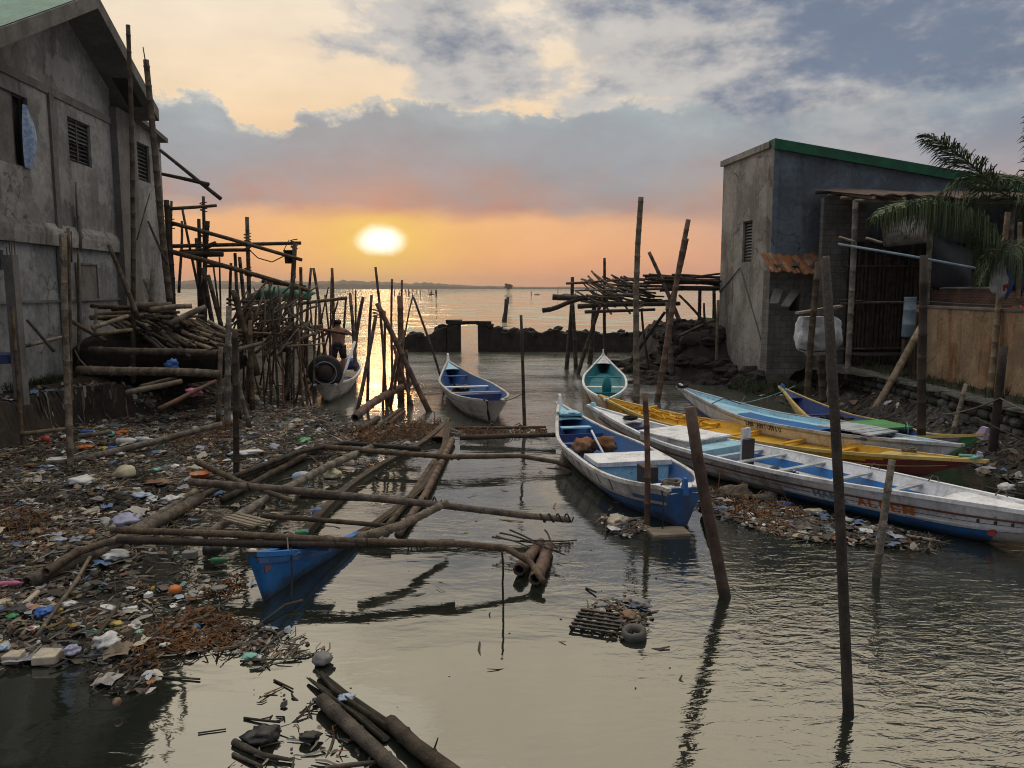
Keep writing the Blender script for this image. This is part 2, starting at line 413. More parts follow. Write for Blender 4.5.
# high streaky cloud thickening to the upper right
n1 = fbm(.05, .10, 1.5, 10, .58, 3.1, .15)
n1b = fbm(.02, .06, 1.2, 4, .5, 9.7)
cov = t.m('ADD', t.m('ADD', n1, t.m('MULTIPLY', t.m('SUBTRACT', n1b, .5), .7)), t.m('ADD', t.lin(-28, 24, az, -.20, .27), t.lin(12, 20, el, -.06, .05)))
cm = t.sst(.475, .57, cov)
shade = t.sst(.5, .85, t.m('ADD', cov, t.m('MULTIPLY', t.m('SUBTRACT', fbm(.10, .2, 2.0, 9, .62, 5.0), .5), .9)))
hc = t.mix(shade, srgb(205, 201, 197), srgb(118, 132, 154))
hc = t.mix(t.sst(19, 26, el), hc, (1.30, 1.13, .84))
base = t.mix(t.m('MULTIPLY', cm, t.sst(6, 11, el)), base, hc)
# cumulus bank along the horizon, top edge billowing
puff = fbm(.10, .16, 2.6, 10, .6, 0.0)
puff2 = fbm(.05, .02, 1.3, 4, .5, 6.3)
prof = t.n('ShaderNodeValToRGB'); t.put(prof.inputs[0], t.lin(-34, 34, az)); pe = prof.color_ramp.elements
pts = [(-34, 10.5), (-24.5, 11.6), (-22, 12.6), (-19.8, 11.9), (-18.6, 10.1), (-15.6, 10.2), (-14.6, 11.6), (-10.5, 12.4), (-6, 12.5), (-1, 12.0), (2.5, 11.6), (5, 12.0), (8, 13.2), (12, 12.4), (16, 11.2), (22, 11.8), (34, 13)]
pe[0].position = 0; pe[1].position = 1
for k, (a_, e_) in enumerate(pts):
    q = pe[0] if k == 0 else (pe[-1] if k == len(pts)-1 else pe.new((a_+34)/68))
    q.color = (e_/20,)*3+(1,)
top = t.m('ADD', t.m('MULTIPLY', prof.outputs[0], 20.0), .45)
e_top = t.m('SUBTRACT', t.m('ADD', top, t.m('ADD', t.m('ADD', t.m('MULTIPLY', t.m('SUBTRACT', puff, .5), 3.6), t.m('MULTIPLY', t.m('ABSOLUTE', t.m('SUBTRACT', fbm(.16, .22, 3.2, 7, .6, 4.4), .5)), -3.2)), t.m('MULTIPLY', t.m('SUBTRACT', puff2, .5), 1.5))), el)
soft = t.lin(-8, 12, az, .2, 1.1)
mt = t.sst(0.0, soft, e_top)
e_bot = t.m('SUBTRACT', el, t.m('ADD', t.lin(-30, 16, az, 5.2, 4.6), t.m('MULTIPLY', t.m('SUBTRACT', fbm(.12, .3, 1.8, 5, .5, 2.2), .5), 1.5)))
mb = t.sst(-.5, 1.0, e_bot)
bank = t.m('MULTIPLY', t.m('MULTIPLY', mt, mb), t.lin(8, 26, az, 1.0, .5))
bc = ramp(t.m('ADD', el, t.m('MULTIPLY', t.m('SUBTRACT', fbm(.09, .16, 2.2, 9, .6, 8.0), .5), 11.0)),
          [(4.2, srgb(184, 146, 138)), (6, srgb(172, 156, 154)), (8.5, srgb(158, 162, 169)), (11, srgb(160, 170, 177)), (13.5, srgb(178, 188, 191)), (15, srgb(196, 200, 198))])
rim = t.m('MULTIPLY', t.sst(.8, .05, e_top), t.lin(-10, 8, az, .7, .4))
bc = t.mix(rim, bc, srgb(240, 228, 206))
bl = t.m('MULTIPLY', t.m('EXPONENT', t.m('MULTIPLY', d2, -1/5.0)), .85)
bc = t.mix(bl, bc, srgb(236, 150, 108))
base = t.mix(bank, base, bc)
# the eastern half, away from the sun, is dusky, with the unseen zenith brightened as fill
back = t.sst(30, 115, t.m('ABSOLUTE', az))
EAST = ramp(el, [(-1, (.19, .20, .23)), (20, (.25, .27, .32)), (48, (.80, .83, .88)), (70, (1.6, 1.62, 1.66)), (90, (1.75, 1.76, 1.78))])
dk = t.lin(95, 150, t.m('ABSOLUTE', az), 1.08, .6)
EAST = t.mix(t.sst(65, 40, el), EAST, t.mix(1.0, EAST, t.xyz(dk, dk, dk), 'MULTIPLY'))
base = t.mix(t.m('MULTIPLY', back, t.sst(88, 45, el)), base, EAST)
sky = t.n('ShaderNodeTexSky', sky_type='NISHITA'); sky.sun_disc = False
sky.sun_elevation = SUN_EL; sky.sun_rotation = SUN_AZ; sky.dust_density = 3.0
tot = t.mix(1.0, t.scl(t.mix(1.0, base, t.xyz(*[t.lin(.3, .7, fbm(.08, .2, 1.8, 8, .6, 12.0), .93, 1.05)]*3), 'MULTIPLY'), (9.4, 9.4, 9.4)), t.scl(sky.outputs[0], (.012, .012, .012)), 'ADD')
t.put(bg.inputs['Color'], tot); bg.inputs['Strength'].default_value = .1

# ------------------------------------------------------------------ water
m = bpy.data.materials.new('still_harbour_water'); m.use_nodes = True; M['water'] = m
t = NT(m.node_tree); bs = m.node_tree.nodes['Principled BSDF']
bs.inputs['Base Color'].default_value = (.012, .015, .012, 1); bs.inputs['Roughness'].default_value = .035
bs.inputs['IOR'].default_value = WATER_IOR = 2.8
g = t.n('ShaderNodeNewGeometry'); sp = t.n('ShaderNodeSeparateXYZ'); t.l(g.outputs['Position'], sp.inputs[0])
pos = g.outputs['Position']; Yw = sp.outputs[1]; Xw = sp.outputs[0]
fine = t.noise(t.scl(pos, (1.0, 2.2, 1)), 3.2, 3, .55, .6)
fine2 = t.noise(t.scl(pos, (1.0, 1.7, 1)), 9.0, 3, .6, .3)
swell = t.noise(t.scl(pos, (.8, 1.6, 1)), .8, 3, .5, .5)
chop = t.noise(t.scl(pos, (.35, 1.0, 1)), 1.1, 6, .62, .4)
patch = t.sst(.42, .62, t.noise(pos, .32, 3, .5))
wind = t.m('MAXIMUM', t.m('MULTIPLY', t.sst(.3, 3.6, Xw), t.sst(12.5, 8.5, Yw)), t.m('MULTIPLY', patch, t.m('MULTIPLY', t.sst(7.5, 11, Yw), .8)))
calm = t.m('MULTIPLY', t.sst(1.5, 5.5, t.m('ADD', Xw, t.m('MULTIPLY', Yw, .25))), 1.0)
a1 = t.m('ADD', t.m('MULTIPLY', wind, .012), .0016)
far = t.sst(14, 46, Yw)
h = t.m('ADD', t.m('MULTIPLY', fine, t.m('ADD', a1, t.m('MULTIPLY', far, .035))), t.m('MULTIPLY', swell, t.lin(6, 18, Yw, .009, .022)))
h = t.m('ADD', h, t.m('MULTIPLY', fine2, t.m('ADD', t.m('MULTIPLY', wind, .0035), t.m('MULTIPLY', far, .012))))
h = t.m('ADD', h, t.m('MULTIPLY', chop, t.m('MULTIPLY', t.sst(28, 60, Yw), .2)))
b = t.n('ShaderNodeBump'); b.inputs['Strength'].default_value = 1.0; b.inputs['Distance'].default_value = 1.0
t.l(h, b.inputs['Height'])
def nvec(vec, sc):
    o = t.n('ShaderNodeTexNoise'); t.put(o.inputs['Vector'], vec); o.inputs['Scale'].default_value = sc; o.inputs['Detail'].default_value = 2
    q = t.n('ShaderNodeVectorMath', operation='SUBTRACT'); t.l(o.outputs['Color'], q.inputs[0]); q.inputs[1].default_value = (.5, .5, .5); return q.outputs[0]
wv = t.add(t.scl(nvec(t.scl(pos, (.35, .5, 1)), .9), (1.0, 1.0, 0)), t.scl(nvec(t.scl(pos, (.12, .22, 1)), .5), (.5, .6, 0)))
t.put(bs.inputs['Base Color'], t.mix(t.sst(36, 80, Yw), t.mix(t.sst(11, 26, Yw), (.014, .017, .013), (.07, .074, .064)), (.25, .26, .155)))  # silty tint, raised with distance; brighter sky reflection put into the colour
sc = t.n('ShaderNodeVectorMath', operation='SCALE'); t.l(wv, sc.inputs[0]); t.put(sc.inputs['Scale'], t.m('ADD', t.m('MULTIPLY', t.sst(38, 75, Yw), SEA_CHOP), t.m('MULTIPLY', t.sst(13, 34, Yw), .42)))
nn = t.n('ShaderNodeVectorMath', operation='NORMALIZE'); t.l(t.add(b.outputs[0], sc.outputs[0]), nn.inputs[0]); t.l(nn.outputs[0], bs.inputs['Normal'])
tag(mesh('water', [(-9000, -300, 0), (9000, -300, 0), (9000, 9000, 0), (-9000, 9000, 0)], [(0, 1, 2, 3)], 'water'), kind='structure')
# ------------------------------------------------------------------ far shore
def far_shore():
    b = MB(); n = 420; rows = []
    for i in range(n+1):
        az = math.radians(lerp(-34, 34, i/n)); d = 2600
        px = CX+FPX*math.tan(az)
        hpx = 7.5*(1-sm(330, 560, px))+2.6
        hgt = hpx/FPX*d*(.82+.3*mn.fractal(V(px*.022, 3.1, 0), 1, 2, 4)+.16*mn.noise(V(px*.21, 1, 0)))
        hgt = max(2.0, hgt)
        r = []
        for k, (dd, hh) in enumerate(((0, -2), (0, .55), (40, .85), (140, 1.0), (420, .9), (700, -.2))):
            q = (d+dd)/math.cos(az)
            r.append(len(b.v)); b.v.append(V(math.sin(az)*q, math.cos(az)*q, -2 if hh < 0 else hgt*hh*(1+.12*mn.noise(V(px*.3, k*3.3, 5)))))
        rows.append(r)
    for i in range(n):
        for k in range(5): b.f.append((rows[i][k], rows[i+1][k], rows[i+1][k+1], rows[i][k+1])); b.fm.append(0)
    tag(b.build('hills', 'far_land'), kind='structure')
far_shore()

def leaf_cloud(b, c, rx, ry, rz, n, s, seed=0):
    rr = random.Random(seed)
    cl = [(V(rr.uniform(-.7, .7), rr.uniform(-.7, .7), rr.uniform(-.5, .7)), rr.uniform(.25, .5)) for _ in range(14)]
    for _ in range(n):
        q, cr = rr.choice(cl)
        d = V(rr.gauss(0, 1), rr.gauss(0, 1), rr.gauss(0, 1)).normalized()*cr*rr.uniform(.55, 1.0)
        p = q+d; p = Vector(c)+V(p.x*rx, p.y*ry, p.z*rz)
        a = V(rr.gauss(0, 1), rr.gauss(0, 1), rr.gauss(0, 1)).normalized(); e = a.orthogonal().normalized(); f = a.cross(e)
        sz = s*rr.uniform(.6, 1.3)
        b.poly([p-e*sz, p+f*sz*.4, p+e*sz, p-f*sz*.4])

# mangrove standing in open water
mb_ = P(508, 290.5, 900); mb_.z = 0
mt_ = empty('mangrove_tree', mb_, 0, 'lone round mangrove tree standing in the open bay near the horizon', 'tree')
b = MB()
for k in range(9):
    a = k*.7
    b.tube([V(math.cos(a)*2.2, math.sin(a)*2.2, -.5), V(math.cos(a)*.9, math.sin(a)*.9, 1.6), V(math.cos(a+.4)*1.6, math.sin(a+.4)*1.6, 4)], [.16, .22, .12], 5)
b.build('trunk', 'wood_dark', mt_)
b = MB(); leaf_cloud(b, (0, 0, 5.0), 5.6, 5, 3.6, 2200, .55, 3); b.build('crown', 'tree', mt_)

# fish pen stakes far out
for i in range(26):
    px = R.uniform(392, 438) if i < 18 else R.choice([345, 352, 362, 530, 545, 556, 574, 596])+R.uniform(-2, 2)
    Yd = R.uniform(330, 520)
    bp = V((px-CX)/FPX*Yd, Yd, -1)
    h_ = R.uniform(1.6, 3.2)
    stick('pen_stake', [bp, bp+V(R.uniform(-.3, .3), 0, 1+h_)], .22, .18, 'wood_dark', 'thin fish pen stake far out in the bay below the far shore', 'stake', 'fish pen stakes far out', nodes=0, sides=5)
for i, (px, w_, h_) in enumerate([(566, 9, .5), (432, 6, .5), (537, 6, .4)]):
    Yd = 420.0; c = V((px-CX)/FPX*Yd, Yd, 0)
    vs, fs = lump(c+V(0, 0, .1), w_/2*Yd/FPX, .8, h_, .3, 1.2, 2, i)
    tag(mesh('fishing_boat', vs, fs, 'wood_dark', origin=c), ['low dark boat far out on the bay, right of the lone mangrove', 'low dark boat far out on the bay beside the fish pen stakes', 'smallest low dark boat far out, just right of the lone mangrove'][i], 'boat')

# two broken timbers in the bay behind the ruined wall
b1 = G(503.5, 322)
o = stick('broken_post', [b1+V(0, 0, -1), P(504.5, 299, b1.y)+V(.2, 0, 0)], .22, .2, 'wood_dark', 'taller dark broken timber standing in the bay behind the ruined wall', 'post', nodes=0, wob=.02)
b2 = G(501.5, 321)
o = stick('broken_post', [b2+V(.1, 0, -1), P(508, 297, b2.y)], .2, .16, 'wood_dark', 'dark broken timber leaning across its straight neighbour in the bay', 'post', nodes=0, wob=.03)

# ------------------------------------------------------------------ ruined sea wall with a gateway
def rough_wall(name, pts, thick, parent, mat='rubble', step=.22, seed=0, amp=.14):
    """pts: list of (x, y, top z) along the wall; uneven masonry body"""
    b = MB(); L = [0]
    for i in range(1, len(pts)): L.append(L[-1]+math.hypot(pts[i][0]-pts[i-1][0], pts[i][1]-pts[i-1][1]))
    n = max(2, int(L[-1]/step)); rows = []
    for k in range(n+1):
        d = L[-1]*k/n
        for i in range(1, len(pts)):
            if d <= L[i]+1e-6: break
        u = (d-L[i-1])/(L[i]-L[i-1]); p, q = Vector(pts[i-1]), Vector(pts[i])
        c = p.lerp(q, u); tz = c.z
        nx, ny = (q.y-p.y), -(q.x-p.x); nl = math.hypot(nx, ny); nx /= nl; ny /= nl
        tz += amp*1.1*mn.noise(V(d*.9, seed, 0))+amp*.8*mn.noise(V(d*3.1, seed, 4))
        r = []
        prof = [(-1.25, -.6), (-1.1, 0), (-1.02, .35), (-.98, .7), (-.9, 1), (0, 1.02), (.9, 1), (1.0, .6), (1.1, 0), (1.2, -.6)]
        for j, (a, hh) in enumerate(prof):
            zz = hh if hh < 0 else hh*tz
            s = mn.fractal(V(d*1.3, j*1.7, seed+9), 1, 2, 3)*amp
            r.append(len(b.v)); b.v.append(V(c.x+nx*(a*thick/2+s), c.y+ny*(a*thick/2+s), zz+(mn.noise(V(d*2, j, seed))*amp*.6 if hh > 0 else 0)))
        rows.append(r)
    for k in range(n):
        for j in range(len(rows[0])-1): b.f.append((rows[k][j], rows[k+1][j], rows[k+1][j+1], rows[k][j+1])); b.fm.append(0)
    b.f.append(tuple(rows[0])); b.fm.append(0); b.f.append(tuple(reversed(rows[-1]))); b.fm.append(0)
    for i in range(int(L[-1]*5)):
        d = R.uniform(0, L[-1]); k = min(n, int(d/L[-1]*n)); q = rows[k][R.choice([2, 3, 4, 5, 6])]; r_ = R.uniform(.10, .26)
        v_, f_ = lump(b.v[q], r_*1.3, r_, r_*.8, .4, 1.2, 1, i*1.3+seed); m0 = len(b.v); b.v += v_; b.f += [tuple(m0+z for z in f) for f in f_]; b.fm += [0]*len(f_)
    return b.build(name, mat, parent)
rw = empty('ruined_wall', (0, 0, 0), 0, 'dark ruined sea wall across the inlet with an open square gateway', 'wall')
def wp(px, py, Yb): q = P(px, py, Yb); return (q.x, q.y, q.z)
YW = 44.0
rough_wall('wall_body', [wp(404, 340, YW), wp(409, 334.5, YW), wp(422, 335, YW), wp(431, 336, YW), wp(433, 330, YW), wp(447, 327, YW)], .9, rw, seed=1)
rough_wall('wall_body', [wp(490, 326, YW), wp(495, 327, YW), wp(500, 331, YW), wp(511, 331.5, YW), wp(545, 332, YW), wp(548, 329.5, YW), wp(558, 329.5, YW), wp(562, 332.5, YW), wp(605, 333, YW), wp(642, 333, YW-1), wp(665, 334, YW-3)], .9, rw, seed=2)
for xa, xb, yt in ((447.5, 460.5, 320), (478, 490.5, 321)):
    a, c = P(xa, yt, YW), P(xb, yt, YW); b = MB()
    b.box(a.x, c.x, YW-.45, YW+.45, -.8, a.z-.22, jit=.03); b.box(a.x-.05, c.x+.05, YW-.5, YW+.5, a.z-.22, a.z, jit=.04)
    b.build('gate_pillar', 'rubble', rw)
a, c = P(460.5, 320.6, YW), P(478, 324, YW); b = MB(); b.box(a.x+.003, c.x-.003, YW-.3, YW+.3, c.z-.02, a.z-.02, jit=.02); b.build('lintel', 'rubble', rw)

# rubble embankment behind the stick platforms, running to the right building
def heap(name, poly, hfun, mat, step=.2, kind='structure', smooth=False):
    xs = [p[0] for p in poly]; ys = [p[1] for p in poly]
    b = MB(); idx = {}
    nx = int((max(xs)-min(xs))/step)+1; ny = int((max(ys)-min(ys))/step)+1
    def vid(i, j):
        if (i, j) not in idx:
            x = min(xs)+i*step; y = min(ys)+j*step
            jx = mn.noise(V(x*5, y*5, 1))*step*.4; jy = mn.noise(V(x*5, y*5, 7))*step*.4
            idx[(i, j)] = len(b.v); b.v.append(V(x+jx, y+jy, hfun(x, y)))
        return idx[(i, j)]
    for i in range(nx):
        for j in range(ny):
            cx, cy = min(xs)+(i+.5)*step, min(ys)+(j+.5)*step
            if inpoly(cx, cy, poly):
                b.f.append((vid(i, j), vid(i+1, j), vid(i+1, j+1), vid(i, j+1))); b.fm.append(0)
    o = b.build(name, mat, None, smooth=smooth)
    return tag(o, kind=kind)
def rz(x, y):
    # ridge from far left foot to the right building
    d = (x-5.4)/3.4
    crest = lerp(.12, 2.0, sm(.22, .5, d))*sm(29.2, 31.2, y)*sm(45, 40, y)
    return crest+.28*mn.fractal(V(x*.9, y*.9, 2), 1, 2, 4)+.1*mn.noise(V(x*3, y*3, 0))-.22
def boulders(name, n, fn, seed, mat='rubble'):
    rr = random.Random(seed); b = MB()
    for i in range(n):
        p, r = fn(rr); v_, f_ = lump(p, r*rr.uniform(.8, 1.5), r*rr.uniform(.8, 1.2), r*rr.uniform(.5, .9), .55, 1.1, 2, i*1.7+seed)
        k = len(b.v); b.v += v_; b.f += [tuple(k+q for q in g_) for g_ in f_]; b.fm += [0]*len(f_)
    return tag(b.build(name, mat), kind='stuff')
def rbp(rr):
    x_, y_ = rr.uniform(4.6, 12), rr.uniform(28.6, 38); return V(x_, y_, max(-.05, rz(x_, y_))), rr.uniform(.12, .42)
boulders('rubble', 420, rbp, 3)
heap('rubble_bank', [(4.6, 28.5), (16, 28.5), (16, 46), (4.6, 46)], rz, 'rubble', .22)

# ------------------------------------------------------------------ left bank
HTH = math.asin(.078); HP = V(-12.73, 22.5, 0)
def hloc(p): d = Vector(p)-HP; c, s = math.cos(HTH), math.sin(HTH); return V(d.x*c+d.y*s, -d.x*s+d.y*c, d.z)
def hwor(p): c, s = math.cos(HTH), math.sin(HTH); return HP+V(p[0]*c-p[1]*s, p[0]*s+p[1]*c, p[2])
def hpl(px, py, off=0.0):
    """picture point onto the left facade (local y, z)"""
    d = ray(px, py); n = V(math.cos(HTH), math.sin(HTH), 0); o = V(0, 0, CAMZ)
    tt = ((HP+n*off)-o).dot(n)/d.dot(n); q = hloc(o+d*tt); return q.y, q.z
def bz(x, y):
    l = hloc(V(x, y, 0))
    edge = lerp(1.3, 5.2, sm(-3.8, 2.5, l.y))
    zz = 1.0*sm(edge, edge*.30 if l.y > -1.5 else edge-.25, l.x)
    zz = max(zz, lerp(.03, .32, sm(-1.5, 1.5, l.y))*sm(edge+2.6, edge*.5, l.x))
    return zz-.06+.10*mn.fractal(V(x*1.1, y*1.1, 3), 1, 2, 5)*(.4+sm(.0, .5, zz))-.05*sm(edge+1, edge+3, l.x)
heap('bank', [(-26, 9), (-8.8, 15.5), (-7.2, 19), (-5.9, 22.5), (-6.0, 29), (-8, 36), (-12, 46), (-26, 46)], bz, 'bank', .16)

# ------------------------------------------------------------------ left house
house = empty('concrete_house', HP, HTH, 'unpainted two storey cement house with a green sheet roof and gable overhang', 'house')
def wall_holes(b, y0, y1, z0, z1, holes, x=0.0, depth=.16, top=None, mi=0):
    """facade in the local plane x, with openings (ya, yb, za, zb) and their reveals; top(y) gives a sloped upper edge"""
    ys = sorted({y0, y1, *[v for h in holes for v in h[:2]]}); zs = sorted({z0, z1, *[v for h in holes for v in h[2:4]]})
    for i in range(len(ys)-1):
        for j in range(len(zs)-1):
            cy, cz = (ys[i]+ys[i+1])/2, (zs[j]+zs[j+1])/2
            if any(h[0] < cy < h[1] and h[2] < cz < h[3] for h in holes): continue
            za, zb = zs[j], zs[j+1]; zc = zb
            if top and zs[j+1] == z1: zb, zc = top(ys[i]), top(ys[i+1])
            b.quad((x, ys[i], za), (x, ys[i+1], za), (x, ys[i+1], zc), (x, ys[i], zb), mi)
    for ya, yb, za, zb in [h[:4] for h in holes]:
        d = x-depth
        b.quad((x, ya, za), (d, ya, za), (d, ya, zb), (x, ya, zb), mi); b.quad((d, yb, za), (x, yb, za), (x, yb, zb), (d, yb, zb), mi)
        b.quad((x, ya, za), (x, yb, za), (d, yb, za), (d, ya, za), mi); b.quad((d, ya, zb), (d, yb, zb), (x, yb, zb), (x, ya, zb), mi)
hA = lambda px, py: hpl(px, py)
yap, zap = hpl(95, -3, 1.0)                       # apex of the verge, one metre proud of the facade
yev, zev = hpl(157, 112, 1.0)
SL = (zap-zev)/(yev-yap)
roofz = lambda y, o=0.0: zap+o-SL*abs(y-yap)
ycor = hA(113, 160)[0]                            # facade corner
zled = hA(52, 237)[1]
W1 = (hA(-14, 120)[0], hA(28.5, 120)[0], hA(28, 168)[1], hA(28, 99)[1])
W2 = (hA(68.5, 140)[0], hA(90.5, 140)[0], hA(80, 164)[1], hA(80, 121.5)[1])
W3 = (hA(78, 280)[0], hA(98, 280)[0], hA(88, 302)[1], hA(88, 265)[1])
W4 = (hA(-10, 260)[0], hA(6, 260)[0], hA(3, 270)[1], hA(3, 250)[1])
YL = -14.0
b = MB()
wall_holes(b, YL, ycor, zled, 0, [], top=None) if False else None
zt = zev-.35
wall_holes(b, YL, ycor, zled, hA(60, 92)[1]-.1, [W1, W2])
ztop = hA(60, 92)[1]-.1
# gable above
N_ = 24
for i in range(N_):
    ya, yb = lerp(YL, ycor, i/N_), lerp(YL, ycor, (i+1)/N_)
    za, zb = max(ztop, roofz(ya, -.28)), max(ztop, roofz(yb, -.28))
    if za > ztop or zb > ztop: b.quad((-.0, ya, ztop), (-.0, yb, ztop), (-.0, yb, zb), (-.0, ya, za))
b.build('upper_wall', 'concrete', house)
b = MB(); wall_holes(b, YL, ycor, -.6, zled, [W4], x=-.05)
b.build('lower_wall', 'concrete_cool', house)
# the block that turns the far corner, and the lower rear wing
b = MB()
b.box(-9, -.02, ycor-.02, ycor+.02, -.5, zt); b.box(-9, -8.9, YL, ycor, -.5, zt); b.box(-9, -.02, YL-.1, YL, -.5, zt)
b.build('side_wall', 'concrete', house)
b = MB()
z0p, z1p = hA(50, 212)[1]-.05, hA(50, 94)[1]
yp0, yp1 = hA(51, 160)[0], hA(55.5, 160)[0]
b.box(-.02, .07, yp0, yp1, -.3, z1p)
yc0, yc1 = hA(113, 180)[0], hA(131, 180)[0]
b.build('pilaster', 'concrete_trim', house)
b = MB(); b.box(-.4, .22, yc0, yc1, -.3, zev-.15); b.build('corner_column', 'concrete_trim', house)
# bulging ledge between the storeys and the tie beam line under the gable
b = MB(); n = 40; zl0, zl1 = hA(50, 246)[1], hA(50, 222)[1]
for i in range(n):
    ya, yb = lerp(YL, yc0, i/n), lerp(YL, yc0, (i+1)/n)
    wv = lambda y: .03*mn.noise(V(y*1.7, 0, 2))
    a = [(-.04, zl0), (.10+wv(ya), zl0+.02), (.12+wv(ya), zl0+.3), (.10, zl1-.2), (-.02, zl1+wv(ya))]
    c = [(-.04, zl0), (.10+wv(yb), zl0+.02), (.12+wv(yb), zl0+.3), (.10, zl1-.2), (-.02, zl1+wv(yb))]
    for k in range(4): b.quad((a[k][0], ya, a[k][1]), (c[k][0], yb, c[k][1]), (c[k+1][0], yb, c[k+1][1]), (a[k+1][0], ya, a[k+1][1]))
b.build('ledge', 'concrete', house, smooth=True)
zb0 = hA(20, 77)[1]
b = MB(); b.box(-.01, .045, YL, yc0, zb0-.10, zb0+.12); b.box(-.01, .03, YL, yc0, hA(20, 302)[1]-.03, hA(20, 302)[1]+.03); b.build('tie_beam', 'concrete_trim', house)
# roof: two slopes of ribbed green sheet, verge fascia, soffit
def slope_sheet(ya, yb, x0, x1, th, b, rib=True, o=0.0):
    n = int((x1-x0)/.11)
    for i in range(n):
        xa, xb = lerp(x0, x1, i/n), lerp(x0, x1, (i+1)/n)
        ha = (.03 if i % 2 else 0) if rib else 0; hb = (.03 if (i+1) % 2 else 0) if rib else 0
        b.quad((xa, ya, roofz(ya, o)+ha), (xb, ya, roofz(ya, o)+hb), (xb, yb, roofz(yb, o)+hb), (xa, yb, roofz(yb, o)+ha))
ylow = yap-(yev-yap)*2.3
rf = MB(); slope_sheet(ylow, yap, -9.2, 1.0, .03, rf, o=.12); slope_sheet(yap, yev+.1, -9.2, 1.0, .03, rf, o=.12)
roof = rf.build('roof', 'green_sheet', house)
b = MB()
for ya, yb in ((ylow, yap), (yap, yev)):
    for xx in (1.0, 1.06):
        b.quad((xx, ya, roofz(ya, -.30)), (xx, yb, roofz(yb, -.30)), (xx, yb, roofz(yb, .10)), (xx, ya, roofz(ya, .10)))
    b.quad((1.0, ya, roofz(ya, -.30)), (1.06, ya, roofz(ya, -.30)), (1.06, yb, roofz(yb, -.30)), (1.0, yb, roofz(yb, -.30)))
    b.quad((1.0, ya, roofz(ya, .10)), (1.06, ya, roofz(ya, .10)), (1.06, yb, roofz(yb, .10)), (1.0, yb, roofz(yb, .10)))
b.quad((-9.2, yev, roofz(yev, -.30)), (1.06, yev, roofz(yev, -.30)), (1.06, yev, roofz(yev, .10)), (-9.2, yev, roofz(yev, .10)))
b.build('fascia', 'concrete_trim', roof)
b = MB()
for ya, yb in ((ylow, yap), (yap, yev)): b.quad((-.01, ya, roofz(ya, -.27)), (1.0, ya, roofz(ya, -.27)), (1.0, yb, roofz(yb, -.27)), (-.01, yb, roofz(yb, -.27)))
b.quad((-9, ycor, roofz(ycor, -.27)), (0, ycor, roofz(ycor, -.27)), (0, yev, roofz(yev, -.27)), (-9, yev, roofz(yev, -.27)))
b.build('soffit', 'soffit', roof)
yh0, yh1 = hpl(119, 92, .5)[0], hpl(134, 92, .5)[0]
b = MB(); b.quad((.3, yh0, roofz(yh0, -.275)), (.75, yh0, roofz(yh0, -.275)), (.75, yh1, roofz(yh1, -.275)), (.3, yh1, roofz(yh1, -.275))); b.build('soffit_hole_shade', 'dark', roof)  # flat dark patch on the soffit; the hole's shade is painted
# rear wing with its own low roof
yw0, yw1 = yc1, hpl(164, 200)[0]
zw0, zw1 = hpl(136, 118)[1], hpl(161, 141)[1]
W5 = (hA(138.5, 160)[0], hA(150.5, 160)[0], hA(144, 181)[1], hA(144, 144)[1])
b = MB(); wall_holes(b, yw0, yw1, -.5, zw1+.35, [W5], x=-.03, top=lambda y: lerp(zw0, zw1, (y-yw0)/(yw1-yw0)))
b.quad((-7, yw1, -.5), (-.03, yw1, -.5), (-.03, yw1, zw1), (-7, yw1, zw1)); b.build('wing_wall', 'concrete', house)
b = MB()
za, zb = zw0+.1, zw1-.02; ye = yw1+.04; zc = lerp(zw0, zw1, (ye-yw0)/(yw1-yw0))
b.quad((-7, yw0, za), (.25, yw0, za), (.25, ye, zc+.1), (-7, ye, zc+.1)); b.quad((-7, yw0, za-.16), (-7, ye, zc-.06), (.25, ye, zc-.06), (.25, yw0, za-.16))
b.quad((.25, yw0, za-.16), (.25, ye, zc-.06), (.25, ye, zc+.1), (.25, yw0, za)); b.quad((-7, ye, zc-.06), (.25, ye, zc-.06), (.25, ye, zc+.1), (-7, ye, zc+.1))
b.build('wing_roof', 'concrete_trim', house)
# windows
def window(Wd, panes, louv=True, x=0.0, name='window', lab=None, blades=9, open_from=None):
    ya, yb, za, zb = Wd; d = x-.11; f = MB(); fw = .05
    for p in range(panes):
        a, c = lerp(ya, yb, p/panes), lerp(ya, yb, (p+1)/panes)
        f.box(d-.03, d+.03, a, a+fw, za, zb); f.box(d-.03, d+.03, c-fw, c, za, zb); f.box(d-.028, d+.028, a+fw, c-fw, za, za+fw); f.box(d-.028, d+.028, a+fw, c-fw, zb-fw, zb)
    fr = f.build(name, 'frame', house)
    if lab: fr['label'] = lab
    g_ = MB(); g_.quad((d-.12, ya, za), (d-.12, yb, za), (d-.12, yb, zb), (d-.12, ya, zb)); g_.build('room_shade_sheet', 'dark', fr)  # dark sheet behind the frame paints the unlit room
    if louv:
        g_ = MB()
        for p in range(panes):
            a, c = lerp(ya, yb, p/panes)+fw+.004, lerp(ya, yb, (p+1)/panes)-fw-.004
            for k in range(blades):
                z = lerp(za+fw, zb-fw, (k+.5)/blades); hh = (zb-za)/blades*.5
                if open_from is not None and k < open_from*blades: tl = .02
                else: tl = .06
                g_.obox((d-.005, (a+c)/2, z), V(tl*.8, 0, -hh*(.95 if tl > .03 else .25)), V(0, (c-a)/2, 0), V(.004, 0, .003))
        g_.build('louvres', 'louvre', fr)
    return fr
w1 = window((lerp(*W1[:2], .68), *W1[1:]), 1, False, lab='open window with a blue printed curtain hanging out')
a1, a2 = W1[0], lerp(*W1[:2], .68)
b = MB(); b.box(-.12, -.07, a1, a2-.02, W1[2], W1[3]); b.build('shutter', 'concrete_trim', w1)
